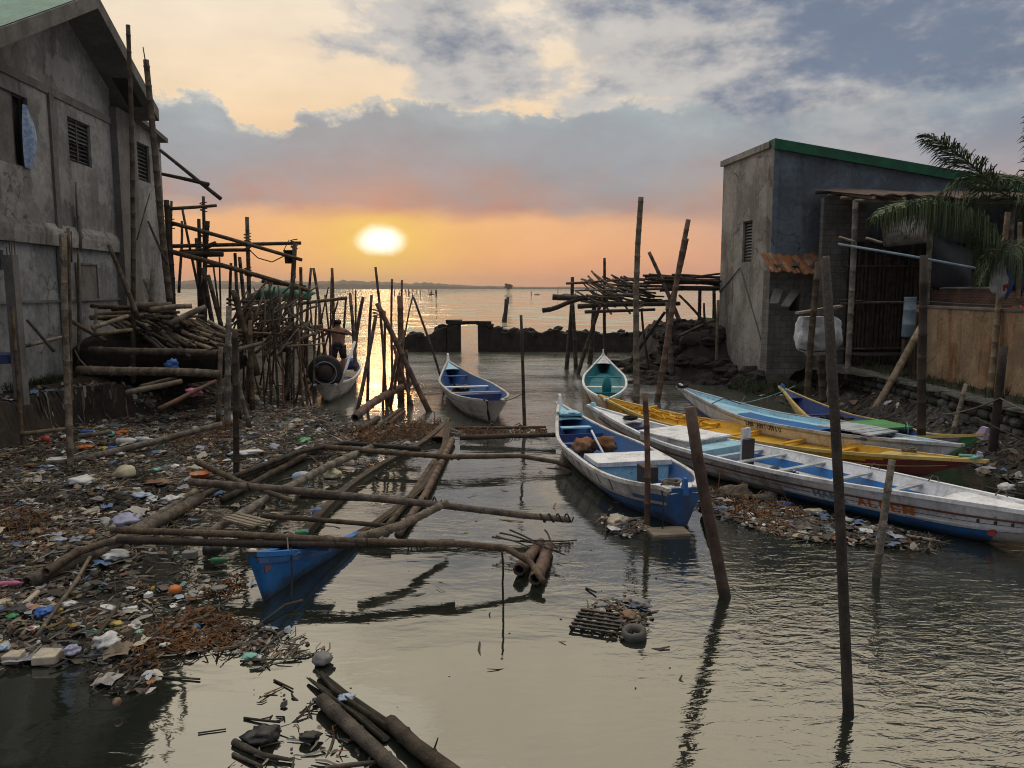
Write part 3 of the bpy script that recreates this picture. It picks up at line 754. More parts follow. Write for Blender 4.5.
# curtain: a bulging cloth
b = MB(); ya, yb = hA(15, 120)[0], hA(30, 120)[0]; zlo, zhi = hA(22, 167)[1], hA(18, 103)[1]; rows = []
for i in range(13):
    tt = i/12; r = []
    for j in range(9):
        u = j/8; wd = math.sin(math.pi*(.14+.80*tt))**.8
        yy = lerp(ya, yb, .5+(u-.5)*wd*.9+.12*math.sin(tt*3)); xx = .06+.16*math.sin(math.pi*tt)*math.sin(math.pi*u)+.03*math.sin(u*17+tt*3)
        r.append(len(b.v)); b.v.append(V(xx, yy, lerp(zlo, zhi, tt)))
    rows.append(r)
for i in range(12):
    for j in range(8): b.f.append((rows[i][j], rows[i][j+1], rows[i+1][j+1], rows[i+1][j])); b.fm.append(0)
b.build('curtain', 'curtain', w1, smooth=True)
window(W2, 2, True, blades=10, open_from=.5, lab='two pane jalousie window with dusty blades')
window(W5, 1, True, x=-.03, blades=9, open_from=.9)
window(W4, 1, False, x=-.05)
b = MB(); ya, yb, za, zb = W3
b.box(-.06, -.0, ya-.05, ya, za, zb+.05); b.box(-.06, -.0, yb, yb+.05, za, zb+.05); b.box(-.06, .0, ya, yb, zb, zb+.05)
b.quad((-.035, ya, za), (-.035, yb, za), (-.035, yb, zb), (-.035, ya, zb)); b.build('blocked_window', 'concrete_trim', house)
def hpipe(pts, r, name='drain_pipe', mat='concrete_trim'):
    b = MB(); b.tube([V(.10, *hA(*p)) for p in pts], r, 8); return b.build(name, mat, house, smooth=True)
hpipe([(72.5, 182), (73.5, 215), (75.5, 219), (76, 250)], .035); hpipe([(75.5, 216), (76.5, 252)], .07)
for px in (61, 64.5, 67): hpipe([(px, 229+R.uniform(-2, 3)), (px+.7, 262)], .035, 'rebar_stub', 'rust_dark')
hpipe([(75, 259), (76.5, 300), (77, 340), (76, 356)], .05)

# dark low block of bank wall with grass under the house
bwall = empty('bank_wall', (0, 0, 0), 0, 'low dark cement bank wall under the house, overgrown with grass', 'wall')
q0, q1 = G(-60, 440, 0.15), G(79, 408, .15)
b = MB(); n = 26
e = V(q1.x-q0.x, q1.y-q0.y, 0); q0 = q0-e*.5; e = V(q1.x-q0.x, q1.y-q0.y, 0)
nrm = V(e.y, -e.x, 0).normalized()
rows = []
for i in range(n+1):
    p = q0+e*(i/n); p.z = 0; r = []
    for j, (o_, z_) in enumerate(((.05, -.5), (.0, .2), (-.03, .6), (-.05, .98), (-.4, 1.02), (-1.6, 1.0))):
        r.append(len(b.v)); b.v.append(p+nrm*(o_+.05*mn.noise(V(i*.7, j, 0)))+V(0, 0, z_+.04*mn.noise(V(i*.5, j, 8))))
    rows.append(r)
for i in range(n):
    for j in range(5): b.f.append((rows[i][j], rows[i+1][j], rows[i+1][j+1], rows[i][j+1])); b.fm.append(0)
b.f.append(tuple(reversed(rows[-1]))); b.fm.append(0)
b.build('wall_face', 'mud', bwall)
def tuft(b, c, h, n, spread, rr=R):
    for _ in range(n):
        a = rr.uniform(0, 6.28); d = V(math.cos(a), math.sin(a), 0); p = Vector(c)+d*rr.uniform(0, spread); s = V(-d.y, d.x, 0)*.008*rr.uniform(.6, 1.5)
        hh = h*rr.uniform(.5, 1.2); m_ = p+d*hh*.25+V(0, 0, hh*.7); e_ = p+d*hh*rr.uniform(.4, .9)+V(0, 0, hh*rr.uniform(.5, 1))
        b.quad(p-s, p+s, m_+s*.7, m_-s*.7); b.poly([m_-s*.7, m_+s*.7, e_])
b = MB()
for i in range(330):
    p = q0+e*R.uniform(.3, 1)-nrm*R.uniform(-.02, .9); p.z = 1.0
    tuft(b, p, R.uniform(.10, .26), 9, .1)
tag(b.build('grass', 'grass', bwall), kind='stuff')

# ------------------------------------------------------------------ right building
RTH = .12; RP = V(8.75, 27.0, 0)
def rloc(p): d = Vector(p)-RP; c, s = math.cos(RTH), math.sin(RTH); return V(d.x*c+d.y*s, -d.x*s+d.y*c, d.z)
def rwor(p): c, s = math.cos(RTH), math.sin(RTH); return RP+V(p[0]*c-p[1]*s, p[0]*s+p[1]*c, p[2])
def rB(px, py, off=0.0):
    """picture point onto the front face (local plane y = off) -> local x, z"""
    d = ray(px, py); n = V(-math.sin(RTH), math.cos(RTH), 0); o = V(0, 0, CAMZ)
    tt = ((RP+n*off)-o).dot(n)/d.dot(n); q = rloc(o+d*tt); return q.x, q.z
def rA(px, py):
    d = ray(px, py); n = V(math.cos(RTH), math.sin(RTH), 0); o = V(0, 0, CAMZ)
    tt = (RP-o).dot(n)/d.dot(n); q = rloc(o+d*tt); return q.y, q.z
rb = empty('cement_building', RP, RTH, 'tall bare cement building with a green roof edge on the right shore', 'building')
ztl = rB(770, 141)[1]; xr_, ztr = rB(985, 178)
rsl = (ztl-ztr)/xr_; LX = 15.0; LY = rA(721, 250)[0]
tz = lambda x: ztl-rsl*x
W = (rA(752, 240)[0], rA(742.5, 240)[0], rA(747, 262)[1], rA(747, 221)[1]); W = (min(W[:2]), max(W[:2]), W[2], W[3])
b = MB()
def flipx(b0):
    for v in b0.v: v.x = -v.x
b.v = []; wall_holes(b, 0, LY, -.6, ztl, [W], x=0.0, depth=.18)
for v in b.v: v.x = -v.x            # openings recede into the building
b.build('end_wall', 'concrete_warm', rb)
b = MB(); b.quad((0.003, 0, -.6), (LX, 0, -.6), (LX, 0, tz(LX)), (0.003, 0, ztl)); b.quad((0, LY, -.6), (LX, LY, -.6), (LX, LY, tz(LX)), (0, LY, ztl)); b.quad((LX, 0, -.6), (LX, LY, -.6), (LX, LY, tz(LX)), (LX, 0, tz(LX)))
b.build('front_wall', 'concrete_blue', rb)
b = MB(); b.quad((-.06, -.05, ztl+.02), (LX, -.05, tz(LX)+.02), (LX, LY+.1, tz(LX)+.02), (-.06, LY+.1, ztl+.02)); roof2 = b.build('roof', 'rust_dark', rb)
zg0 = .26
b = MB(); y0, y1 = -.14, -.004
pr = [(0, 0), (LX, 0)]
b.quad((-.08, y0, ztl-zg0), (LX, y0, tz(LX)-zg0), (LX, y0, tz(LX)+.07), (-.08, y0, ztl+.07)); b.quad((-.08, y0, ztl+.07), (LX, y0, tz(LX)+.07), (LX, y1+.3, tz(LX)+.07), (-.08, y1+.3, ztl+.07))
b.quad((-.08, y1, ztl-zg0), (LX, y1, tz(LX)-zg0), (LX, y0, tz(LX)-zg0), (-.08, y0, ztl-zg0)); b.quad((-.08, y0, ztl-zg0), (-.08, y0, ztl+.07), (-.08, y1+.3, ztl+.07), (-.08, y1, ztl-zg0))
b.build('roof_edge', 'green_paint', roof2)
b = MB(); b.box(-.09, -.003, y1+.3, LY+.12, ztl-.16, ztl+.05); b.build('parapet', 'concrete_warm', rb)
b = MB(); b.box(-.05, .14, -.07, -.003, -.4, ztl-zg0-.003); b.build('corner_pilaster', 'concrete_blue', rb)
ya, yb, za, zb = W
f = MB()
for a, c in ((ya, ya+.06), (yb-.06, yb)): f.box(.08, .14, a, c, za, zb)
f.box(.082, .138, ya+.06, yb-.06, zb-.06, zb); f.box(.082, .138, ya+.06, yb-.06, za, za+.06)
fr = f.build('window', 'frame', rb)
f = MB(); f.quad((.175, ya, za), (.175, yb, za), (.175, yb, zb), (.175, ya, zb)); f.build('room_shade_sheet', 'dark', fr)  # near-black sheet in place of the room's shade
f = MB()
for k in range(12):
    zz = lerp(za+.08, zb-.08, (k+.5)/12); f.obox((.11, (ya+yb)/2, zz), V(.03, 0, .035), V(0, (yb-ya)/2-.065, 0), V(.003, 0, .004))
f.build('louvres', 'louvre', fr)
# weathered plaster foot with rubble
vs = []
def foot():
    b = MB()
    for i in range(90):
        u = R.random(); 
        if u < .6: p = rwor((R.uniform(-.9, .1), R.uniform(-.3, LY), 0))
        else: p = rwor((R.uniform(-.5, 3.5), R.uniform(-1.6, -.1), 0))
        r = R.uniform(.12, .42)
        v_, f_ = lump(p+V(0, 0, R.uniform(-.05, .5)), r, r*R.uniform(.7, 1.2), r*.75, .5, 1.3, 2, i*1.7)
        n = len(b.v); b.v += v_; b.f += [tuple(n+k for k in q) for q in f_]; b.fm += [0]*len(f_)
    return tag(b.build('rubble', 'rubble'), kind='stuff')
foot()
# ------------------------------------------------------------------ boats
class Boat:
    def __init__(s, name, label, A, B, beam, fb, rA=.3, rB=.4, pA=2.4, pB=2.4, rakeA=.5, rakeB=.6, draft=.18, band=None, mats=('paint_white',), inner='paint_blue',
                 rail='paint_white', rail2=None, floor=.16, thick=.045, endA=.05, endB=.04, cat='boat', group=None, keelA=.25, keelB=.3, ew=.5, rail_w=.05, inner_cols=None, twoA=.34, twoB=.34, roll=0.0, trim=0.0):
        A, B = Vector((A[0], A[1], 0)), Vector((B[0], B[1], 0))
        s.L = (B-A).length; d = (B-A)/s.L
        s.rz = math.atan2(d.y, d.x); s.A = A
        s.__dict__.update(dict(beam=beam, fb=fb, rA=rA, rB=rB, pA=pA, pB=pB, rakeA=rakeA, rakeB=rakeB, draft=draft, floor=floor, thick=thick, endA=endA, endB=endB, keelA=keelA, keelB=keelB, ew=ew, twoA=twoA, twoB=twoB))
        s.root = empty(name, A, s.rz, label, cat, group)
        s.root.rotation_euler = (roll, trim, s.rz)
        s.mats = mats; s.inner = inner
        NS = 34
        ts = [(.5-.5*math.cos(math.pi*i/NS))*.5+.5*i/NS for i in range(NS+1)]
        us = [0, .10, .22, .36, .5, .62, .72, .80, .86, .92, 1.0]
        band = band or (lambda t, u: 0)
        b = MB(); g = []
        for t in ts:
            row = []
            for sg in (1, -1):
                for u in (us if sg < 0 else us[::-1]):
                    if sg < 0 and u == 0: continue
                    row.append(len(b.v)); b.v.append(s.pt(t, u, sg))
            g.append(row)
        nu = len(us); W = len(g[0])
        for i in range(NS):
            for j in range(W-1):
                k = j if j < nu-1 else (W-2-j)
                um = (us[nu-1-k]+us[nu-2-k])/2
                b.f.append((g[i][j], g[i+1][j], g[i+1][j+1], g[i][j+1])); b.fm.append(band((ts[i]+ts[i+1])/2, um))
        b.f.append(tuple(g[0])); b.fm.append(band(0, .5)); b.f.append(tuple(reversed(g[-1]))); b.fm.append(band(1, .5))
        s.hull = b.build('hull', list(mats), s.root, smooth=True)
        # lining
        b = MB(); g = []
        ti = [t for t in ts if .012 < t < .988]
        for t in ti:
            zf = max(s.zk(t)+.07, s.floor_z(t)); zs = s.zs(t); row = []
            n = 6
            for sg in (1, -1):
                for k in range(n+1):
                    kk = k if sg > 0 else n-k
                    z = lerp(zs-.004, min(zf, zs-.02), kk/n); w_ = s.hw(t, z)-s.thick
                    row.append(len(b.v)); b.v.append(V(s.xx(t, z), sg*max(.004, w_), z))
            g.append(row)
        W = len(g[0])
        for i in range(len(g)-1):
            for j in range(W-1):
                fl = (j == 6)
                b.f.append((g[i][j+1], g[i+1][j+1], g[i+1][j], g[i][j])); b.fm.append(1 if (fl and inner_cols) else (0 if not inner_cols else (inner_cols(j, ti[i]))))
        b.f.append(tuple(g[0])); b.fm.append(0); b.f.append(tuple(reversed(g[-1]))); b.fm.append(0)
        s.lining = b.build('lining', [inner] if not inner_cols else ([inner] if isinstance(inner, str) else list(inner)), s.root, smooth=False)
        for sg in (1, -1):
            for uu in (.34, .53): s.strip(.04, .95, uu, uu+.012, sg, 'letter_dark', 'plank_seam', .003, 24)
        # gunwale rails
        for sg in (1, -1):
            b = MB(); rows = []
            for t in ts:
                z = s.zs(t); w_ = s.hw(t, z); x_ = s.xx(t, z)
                o, i_ = w_+.018, max(.003, w_-rail_w); r = []
                for yy, zz in ((o, z-.045), (o, z+.012), (i_, z+.012), (i_, z-.03)):
                    r.append(len(b.v)); b.v.append(V(x_, sg*yy, zz))
                rows.append(r)
            for i in range(NS):
                for j in range(4):
                    q = (rows[i][j], rows[i][(j+1) % 4], rows[i+1][(j+1) % 4], rows[i+1][j])
                    b.f.append(q if sg > 0 else q[::-1]); b.fm.append(1 if (rail2 and ts[i] < .20) else 0)
            b.f.append(tuple(rows[0])); b.fm.append(0); b.f.append(tuple(rows[-1])); b.fm.append(0)
            b.build('gunwale', [rail, rail2 or rail], s.root)
    def floor_z(s, t): return s.floor
    def bmax(s, t):
        if t < .5: f = 1-(1-2*t)**s.pA; e = s.endA
        else: f = 1-(2*t-1)**s.pB; e = s.endB
        return max(e, s.beam/2*f)
    def zs(s, t):
        return s.fb+s.rA*max(0, 1-t/s.twoA)**2+s.rB*max(0, (t-1+s.twoB)/s.twoB)**2
    def zk(s, t):
        return -s.draft+(s.keelA)*max(0, 1-t/.16)**2*1.2+s.keelB*max(0, (t-.84)/.16)**2*1.2
    def exp(s, t):
        e = max(0, 1-t/.2)+max(0, (t-.8)/.2); return lerp(s.ew, .95, e)
    def hw(s, t, z):
        u = max(0.0, min(1.0, (z-s.zk(t))/(s.zs(t)-s.zk(t)))); return s.bmax(t)*(.10+.90*u**s.exp(t))
    def xx(s, t, z):
        u = max(0.0, (z-s.zk(t))/(s.zs(t)-s.zk(t)))
        return s.L*t-s.rakeA*u*max(0, 1-t/.22)**1.6+s.rakeB*u*max(0, (t-.78)/.22)**1.6
    def pt(s, t, u, sg, off=0.0):
        z = lerp(s.zk(t), s.zs(t), u); return V(s.xx(t, z), sg*(s.hw(t, z)+off), z)
    def world(s, p):
        c, n = math.cos(s.rz), math.sin(s.rz); return s.A+V(p[0]*c-p[1]*n, p[0]*n+p[1]*c, p[2])
    def deck(s, t0, t1, mat, drop=.03, name='deck', camber=.03, th=.025, inset=.02, n=10, lift=0.0):
        b = MB(); rows = []
        for i in range(n+1):
            t = lerp(t0, t1, i/n); z = s.zs(t)-drop+lift; w_ = max(.006, s.hw(t, z)-inset); x_ = s.xx(t, min(z, s.zs(t))); r = []
            for k in range(7):
                f = k/3-1; r.append(len(b.v)); b.v.append(V(x_, f*w_, z+camber*(1-f*f)))
            for k in range(7):
                f = 1-k/3; r.append(len(b.v)); b.v.append(V(x_, f*w_, z+camber*(1-f*f)-th))
            rows.append(r)
        for i in range(n):
            for k in range(14):
                b.f.append((rows[i][k], rows[i+1][k], rows[i+1][(k+1) % 14], rows[i][(k+1) % 14])); b.fm.append(0)
        b.f.append(tuple(rows[0])); b.fm.append(0); b.f.append(tuple(rows[-1][::-1])); b.fm.append(0)
        return b.build(name, mat, s.root)
    def seat(s, t, w_, mat, drop=.10, th=.03, name='seat'):
        x_ = s.xx(t, s.zs(t)); z = s.zs(t)-drop; h = min(s.hw(t-.01, z), s.hw(t+.01, z))-s.thick-.004
        b = MB(); b.box(x_-w_/2, x_+w_/2, -h, h, z-th, z); return b.build(name, mat, s.root)
    def bulkhead(s, t, mat, drop=.06, name='bulkhead', zlo=None):
        zt = s.zs(t)-drop; z0 = s.floor if zlo is None else zlo; n = 5; L_ = []; Rr = []
        for k in range(n+1):
            z = lerp(z0, zt, k/n); w_ = s.hw(t, z)-s.thick-.003; L_.append((w_, z)); Rr.append((-w_, z))
        x_ = s.xx(t, zt); b = MB(); ring = L_+Rr[::-1]
        f0 = [V(x_-.012, y_, z) for y_, z in ring]; f1 = [V(x_+.012, y_, z) for y_, z in ring]
        b.poly(f0); b.poly(f1[::-1])
        for k in range(len(ring)): b.quad(f0[k], f1[k], f1[(k+1) % len(ring)], f0[(k+1) % len(ring)])
        return b.build(name, mat, s.root)
    def strip(s, t0, t1, u0, u1, sg, mat, name='rub_rail', off=.022, n=30):
        """raised strake along the side"""
        b = MB(); rows = []
        for i in range(n+1):
            t = lerp(t0, t1, i/n); r = []
            for u, o in ((u0, -.004), (u0, off), (u1, off), (u1, -.004)):
                r.append(len(b.v)); b.v.append(s.pt(t, u, sg, o))
            rows.append(r)
        for i in range(n):
            for k in range(4): b.f.append((rows[i][k], rows[i+1][k], rows[i+1][(k+1) % 4], rows[i][(k+1) % 4])); b.fm.append(0)
        b.f.append(tuple(rows[0])); b.fm.append(0); b.f.append(tuple(rows[-1])); b.fm.append(0)
        return b.build(name, mat, s.root)
    def tbox(s, t0, t1, wfrac, z0, z1, mat, name, parent=None, yc=0.0, taper=1.0):
        x0, x1 = s.L*t0, s.L*t1; w0 = s.bmax((t0+t1)/2)*wfrac; b = MB()
        b.box(min(x0, x1), max(x0, x1), yc-w0, yc+w0, z0, z1, jit=.006); return b.build(name, mat, parent or s.root)

# stroke letters with slab serifs; strokes are (x0, y0, x1, y1) in a 1 x 1.4 cell
GL = {
 'M': ([(.1, 0, .1, 1.4), (.9, 0, .9, 1.4), (.1, 1.35, .5, .45), (.5, .45, .9, 1.35)], [(.1, 0), (.9, 0), (.05, 1.4), (.95, 1.4)]),
 'A': ([(.12, 0, .5, 1.4), (.5, 1.4, .88, 0), (.27, .5, .73, .5)], [(.12, 0), (.88, 0)]),
 'R': ([(.15, 0, .15, 1.4), (.15, 1.32, .65, 1.32), (.65, 1.32, .82, 1.05), (.82, 1.05, .65, .75), (.65, .75, .15, .75), (.45, .72, .88, 0)], [(.15, 0), (.9, 0), (.1, 1.4)]),
 'K': ([(.15, 0, .15, 1.4), (.82, 1.4, .2, .65), (.35, .8, .88, 0)], [(.15, 0), (.15, 1.4), (.85, 1.4), (.88, 0)]),
 'L': ([(.2, 0, .2, 1.4), (.2, .08, .85, .08), (.82, .08, .82, .4)], [(.2, 1.4), (.15, 0)]),
 'E': ([(.18, 0, .18, 1.4), (.18, .08, .82, .08), (.18, 1.32, .82, 1.32), (.18, .72, .62, .72), (.8, .08, .8, .38), (.8, 1.32, .8, 1.04)], [(.12, 0), (.12, 1.4)]),
 'N': ([(.15, 0, .15, 1.4), (.85, 0, .85, 1.4), (.15, 1.38, .85, .02)], [(.15, 0), (.1, 1.4), (.85, 1.4)]),
 'S': ([(.82, 1.1, .6, 1.33), (.6, 1.33, .32, 1.33), (.32, 1.33, .16, 1.06), (.16, 1.06, .3, .8), (.3, .8, .7, .62), (.7, .62, .85, .36), (.85, .36, .68, .08), (.68, .08, .35, .08), (.35, .08, .15, .32)], []),
 'T': ([(.5, 0, .5, 1.4), (.08, 1.32, .92, 1.32), (.1, 1.32, .1, 1.02), (.9, 1.32, .9, 1.02)], [(.5, 0)]),
 'O': ([(.5, 1.34, .22, 1.15), (.22, 1.15, .14, .7), (.14, .7, .22, .25), (.22, .25, .5, .06), (.5, .06, .78, .25), (.78, .25, .86, .7), (.86, .7, .78, 1.15), (.78, 1.15, .5, 1.34)], []),
 'I': ([(.5, 0, .5, 1.4)], [(.5, 0), (.5, 1.4)]),
}
def lettering(boat, text, t0, t1, u0, u1, sg, mat, name='lettering', th=.15, parent=None, off=.006):
    """painted name along the boat's side, reading from t0 to t1"""
    b = MB(); n = len(text); cell = 1.0/n; q = 0
    def put(x_, y_, o):
        t = lerp(t0, t1, x_); u = lerp(u0, u1, y_/1.4); p = boat.pt(t, u, sg, o); return p
    for i, ch in enumerate(text):
        if ch == ' ' or ch not in GL: continue
        st, se = GL[ch]
        st = st+[(x_-.17, y_ if y_ < .7 else y_, x_+.17, y_) for x_, y_ in se]
        for (xa, ya, xb, yb) in st:
            q += 1; o = off+.0006*(q % 9)
            L_ = math.hypot(xb-xa, yb-ya); dx, dy = (xb-xa)/L_, (yb-ya)/L_; px_, py_ = -dy*th/2, dx*th/2
            if abs(yb-ya) < 1e-6 and (ya in (0, 1.4)): py_ = .045
            if abs(dx) < .05: px_ *= 1.25
            for k in range(2):
                fa, fb_ = k/2, (k+1)/2
                A_ = (xa+(xb-xa)*fa, ya+(yb-ya)*fa); B_ = (xa+(xb-xa)*fb_, ya+(yb-ya)*fb_)
                pts = [(A_[0]+px_, A_[1]+py_), (A_[0]-px_, A_[1]-py_), (B_[0]-px_, B_[1]-py_), (B_[0]+px_, B_[1]+py_)]
                b.quad(*[put((i+.06+p_[0]*.88)*cell, p_[1], o) for p_ in pts])
    return b.build(name, mat, parent or boat.hull)
def rope(label, pts, r=.012, mat='rope', sag=0.0, cat='rope', name='rope', group=None, parent=None):
    out = []
    for i in range(len(pts)-1):
        a, c = Vector(pts[i]), Vector(pts[i+1])
        for k in range(8):
            f = k/8; out.append(a.lerp(c, f)-V(0, 0, sag*4*f*(1-f)))
    out.append(Vector(pts[-1]))
    b = MB(); b.tube(out, r, 5); o = b.build(name, mat, parent, origin=out[0] if parent is None else None, smooth=True)
    if parent is None: tag(o, label, cat, group)
    return o
def cpost(boat, t, dx, h, w_, mat, name='stem_post', lean=0.0):
    """tapering post crowning an end of the hull"""
    z = boat.zs(t); x_ = boat.xx(t, z); b = MB()
    a = [V(x_-dx, -w_, z-.10), V(x_+dx, -w_, z-.06), V(x_+dx, w_, z-.06), V(x_-dx, w_, z-.10)]
    c = [V(x_-dx*.3+lean, -w_*.5, z+h*.9), V(x_+dx*.7+lean, -w_*.5, z+h), V(x_+dx*.7+lean, w_*.5, z+h), V(x_-dx*.3+lean, w_*.5, z+h*.9)]
    b.poly(a[::-1]); b.poly(c)
    for k in range(4): b.quad(a[k], a[(k+1) % 4], c[(k+1) % 4], c[k])
    return b.build(name, mat, boat.root)

# --- grey white boat, blue inside, left of centre
gb = Boat('wooden_boat', 'greyish white wooden boat with a blue interior and white bench, floating alone near the gateway', G(494, 425), G(450, 387), 1.62, .56, rA=.10, rB=.36, pA=4.5, pB=2.1, rakeA=.2, rakeB=.55,
          mats=('paint_grey', 'paint_white_worn'), band=lambda t, u: 1 if u > .78 else 0, inner='paint_blue', rail='paint_grey', endA=.24, keelA=.2, ew=.42)
gb.seat(.56, .22, 'paint_white'); gb.seat(.83, .16, 'paint_blue'); gb.deck(.90, .985, 'paint_sky', .05); gb.bulkhead(.30, 'paint_blue_deep', .08)
cpost(gb, .985, .10, .28, .06, 'paint_white', lean=.08)
gb.seat(.34, .12, 'paint_grey', drop=.05)
b = MB(); b.tube([gb.pt(.02, 1, 1, .03)+V(0, 0, .03), gb.pt(.0, .8, 1, .02)+V(-.06, 0, .1), gb.pt(.0, .5, 1, .05)+V(-.05, 0, 0), gb.pt(.01, .15, 1, .05)], .03, 6); b.build('fender_rope', 'rope_dark', gb.root, smooth=True)
for sg in (1, -1): gb.strip(.04, .97, .70, .76, sg, 'paint_grey')

# --- teal boat, bow away from us
tb = Boat('wooden_boat', 'small white boat with a teal interior, pointing straight away to the sea wall', G(606, 418), G(603, 374), 1.45, .46, rA=.10, rB=.34, pA=2.6, pB=2.0, rakeA=.3, rakeB=.5,
          mats=('paint_peach', 'paint_white'), band=lambda t, u: 1 if u > .8 else 0, inner='paint_teal', rail='paint_white', ew=.42)
tb.seat(.36, .26, 'paint_white'); tb.seat(.62, .14, 'paint_teal'); tb.deck(.87, .985, 'paint_white', .04); tb.bulkhead(.16, 'paint_teal', .02)
cpost(tb, .985, .10, .22, .05, 'paint_white')
b = MB(); lathe(b, [(.0, 0), (.13, .02), (.15, .3), (.10, .5), (.04, .62), (0, .64)], (tb.L*.27, -.05, tb.fb-.25)); b.build('engine', 'paint_teal', tb.root, smooth=True)

# --- white and blue boat nearest the middle
cb = Boat('wooden_boat', 'weathered white boat with a blue stern, holding rusty foam floats and a wooden box cover', G(683, 529), G(563, 441), 1.6, .50, rA=.12, rB=.34, pA=4.6, pB=2.0, rakeA=.06, rakeB=.45,
          mats=('paint_white_worn', 'paint_blue', 'paint_grey'), band=lambda t, u: (0 if u > .62 + .22*max(0, (.18-t)/.18) else (1 if t < .33 else 2)), inner='paint_blue', rail='paint_white_worn', endA=.27, endB=.05, keelA=.12, draft=.16, ew=.40)
cb.deck(.885, .985, 'paint_sky', .04); cb.deck(.0, .10, 'paint_white', .06); cb.bulkhead(.34, 'paint_blue', .04); cb.bulkhead(.10, 'paint_white', .04); cb.bulkhead(.78, 'paint_blue_deep', .10)
bx = cb.tbox(.30, .42, .84, cb.fb-.02, cb.fb+.06, 'paint_white', 'box_cover'); cb.tbox(.305, .415, .78, cb.fb-.3, cb.fb-.023, 'paint_sky', 'box_side')
cb.tbox(.19, .24, .16, .2, .62, 'engine', 'engine'); cb.tbox(.125, .155, .3, .2, .5, 'paint_blue', 'locker', yc=-.2)
cb.seat(.84, .2, 'paint_sky', .08); cb.seat(.70, .12, 'paint_blue', .14)
cpost(cb, .985, .10, .24, .05, 'paint_white'); cpost(cb, .006, .05, .16, .05, 'paint_blue', lean=-.03)
for k in range(9):                                # upright rib battens with rust runs on the near side
    t = .20+k*.075; b = MB()
    pa, pb_ = cb.pt(t, .62, 1, .004), cb.pt(t, .97, 1, .004)
    b.obox((pa+pb_)/2, V(.012, 0, 0), V(0, .006, 0), (pb_-pa)/2); b.build('side_batten', 'paint_brownrail', cb.root)
for sg in (1, -1): cb.strip(.03, .97, .57, .63, sg, 'paint_grey')
for i, (t, y_, sx, sy, sz, lb) in enumerate([(.60, .12, .24, .17, .15, 'rusty brown foam float resting on top of the other float in the boat'), (.64, .22, .25, .18, .15, 'rusty brown block of foam float lying lower in the white and blue boat')]):
    p = cb.world(V(cb.L*t, y_*(1 if i else -1.2), .46 if i == 0 else .36))
    vs, fs = lump(p, sx, sy, sz, .55, 1.5, 3, i*3.3); tag(mesh('foam_float', vs, fs, 'rust', origin=p, smooth=True), lb, 'float')
stick('paddle', [cb.world(V(cb.L*.47, .1, .3)), cb.world(V(cb.L*.57, .22, .78))], .022, .02, 'paint_white', 'short white paddle shaft leaning inside the white and blue boat', 'paddle', nodes=0)
vs, fs = lump((0, 0, 0), .26, .20, .07, .5, 1.9, 3, 4.0)
tp = cb.world(V(cb.L*.93, 0, cb.zs(.93)+.01)); tag(mesh('cloth', [Vector(v)+tp for v in vs], fs, 'paint_sky', origin=tp, smooth=True), 'crumpled pale teal cloth on the far bow of the white and blue boat', 'cloth')

# --- long white boat with the big lettering
ma = Boat('wooden_boat', 'long white boat with orange and blue lettering on its side, nearest on the right', G(1066, 562), G(602, 444), 1.6, .52, rA=.14, rB=.32, pA=1.9, pB=2.1, rakeA=1.1, rakeB=.5, draft=.05,
          mats=('paint_white', 'paint_white_worn', 'paint_blue_bright', 'paint_grey'), band=lambda t, u: (2 if (u < .42 and .10 < t < .42) else (3 if u < .30 else (0 if t < .42 else 1))), inner='paint_white', rail='paint_white', keelA=.35, ew=.42, endA=.04, twoA=.5,
          inner_cols=None)
for sg in (1, -1):
    ma.strip(.02, .975, .655, .70, sg, 'paint_brownrail'); ma.strip(.03, .42, .415, .445, sg, 'paint_white', 'spray_rail')
ma.deck(.005, .17, 'paint_white', .04); ma.deck(.88, .985, 'paint_white', .04)
for sg in (1, -1):
    b = MB(); z0, z1 = .24, .37
    for k in range(12):
        ta, tb_ = lerp(.18, .62, k/12), lerp(.18, .62, (k+1)/12)
        p = [V(ma.xx(ta, z0), sg*(ma.hw(ta, z0)-.052), z0), V(ma.xx(tb_, z0), sg*(ma.hw(tb_, z0)-.052), z0), V(ma.xx(tb_, z1), sg*(ma.hw(tb_, z1)-.052), z1), V(ma.xx(ta, z1), sg*(ma.hw(ta, z1)-.052), z1)]
        b.quad(*p)
    b.build('inner_stripe', 'paint_blue_bright', ma.root)
b = MB(); b.quad((ma.L*.18, -.4, .172), (ma.L*.62, -.4, .172), (ma.L*.62, .4, .172), (ma.L*.18, .4, .172)); b.build('floor_boards', 'paint_blue_deep', ma.root)
for t in (.24, .34, .44, .53, .585): ma.seat(t, .10, 'paint_palegrey', .05)
bx = ma.tbox(.66, .80, .86, ma.fb-.05, ma.fb+.10, 'paint_white_worn', 'cabin_box'); ma.tbox(.655, .805, .90, ma.fb+.103, ma.fb+.13, 'paint_white', 'cabin_lid')
ma.tbox(.61, .656, .8, .3, ma.fb+.02, 'paint_sky', 'locker'); ma.seat(.835, .16, 'paint_blue_deep', .06); ma.bulkhead(.62, 'paint_white', .02); ma.bulkhead(.865, 'paint_blue_deep', .08)
ma.tbox(.548, .556, .12, .3, 1.0, 'paint_white', 'mooring_post', yc=.12); ma.tbox(.535, .545, .14, .3, .82, 'engine', 'engine_lever', yc=.18)
cpost(ma, .985, .10, .10, .06, 'paint_sky')
lettering(ma, 'MARK', .362, .300, .45, .66, 1, 'letter_blue', th=.24); lettering(ma, 'ALLEN', .285, .195, .445, .65, 1, 'letter_orange', th=.24)
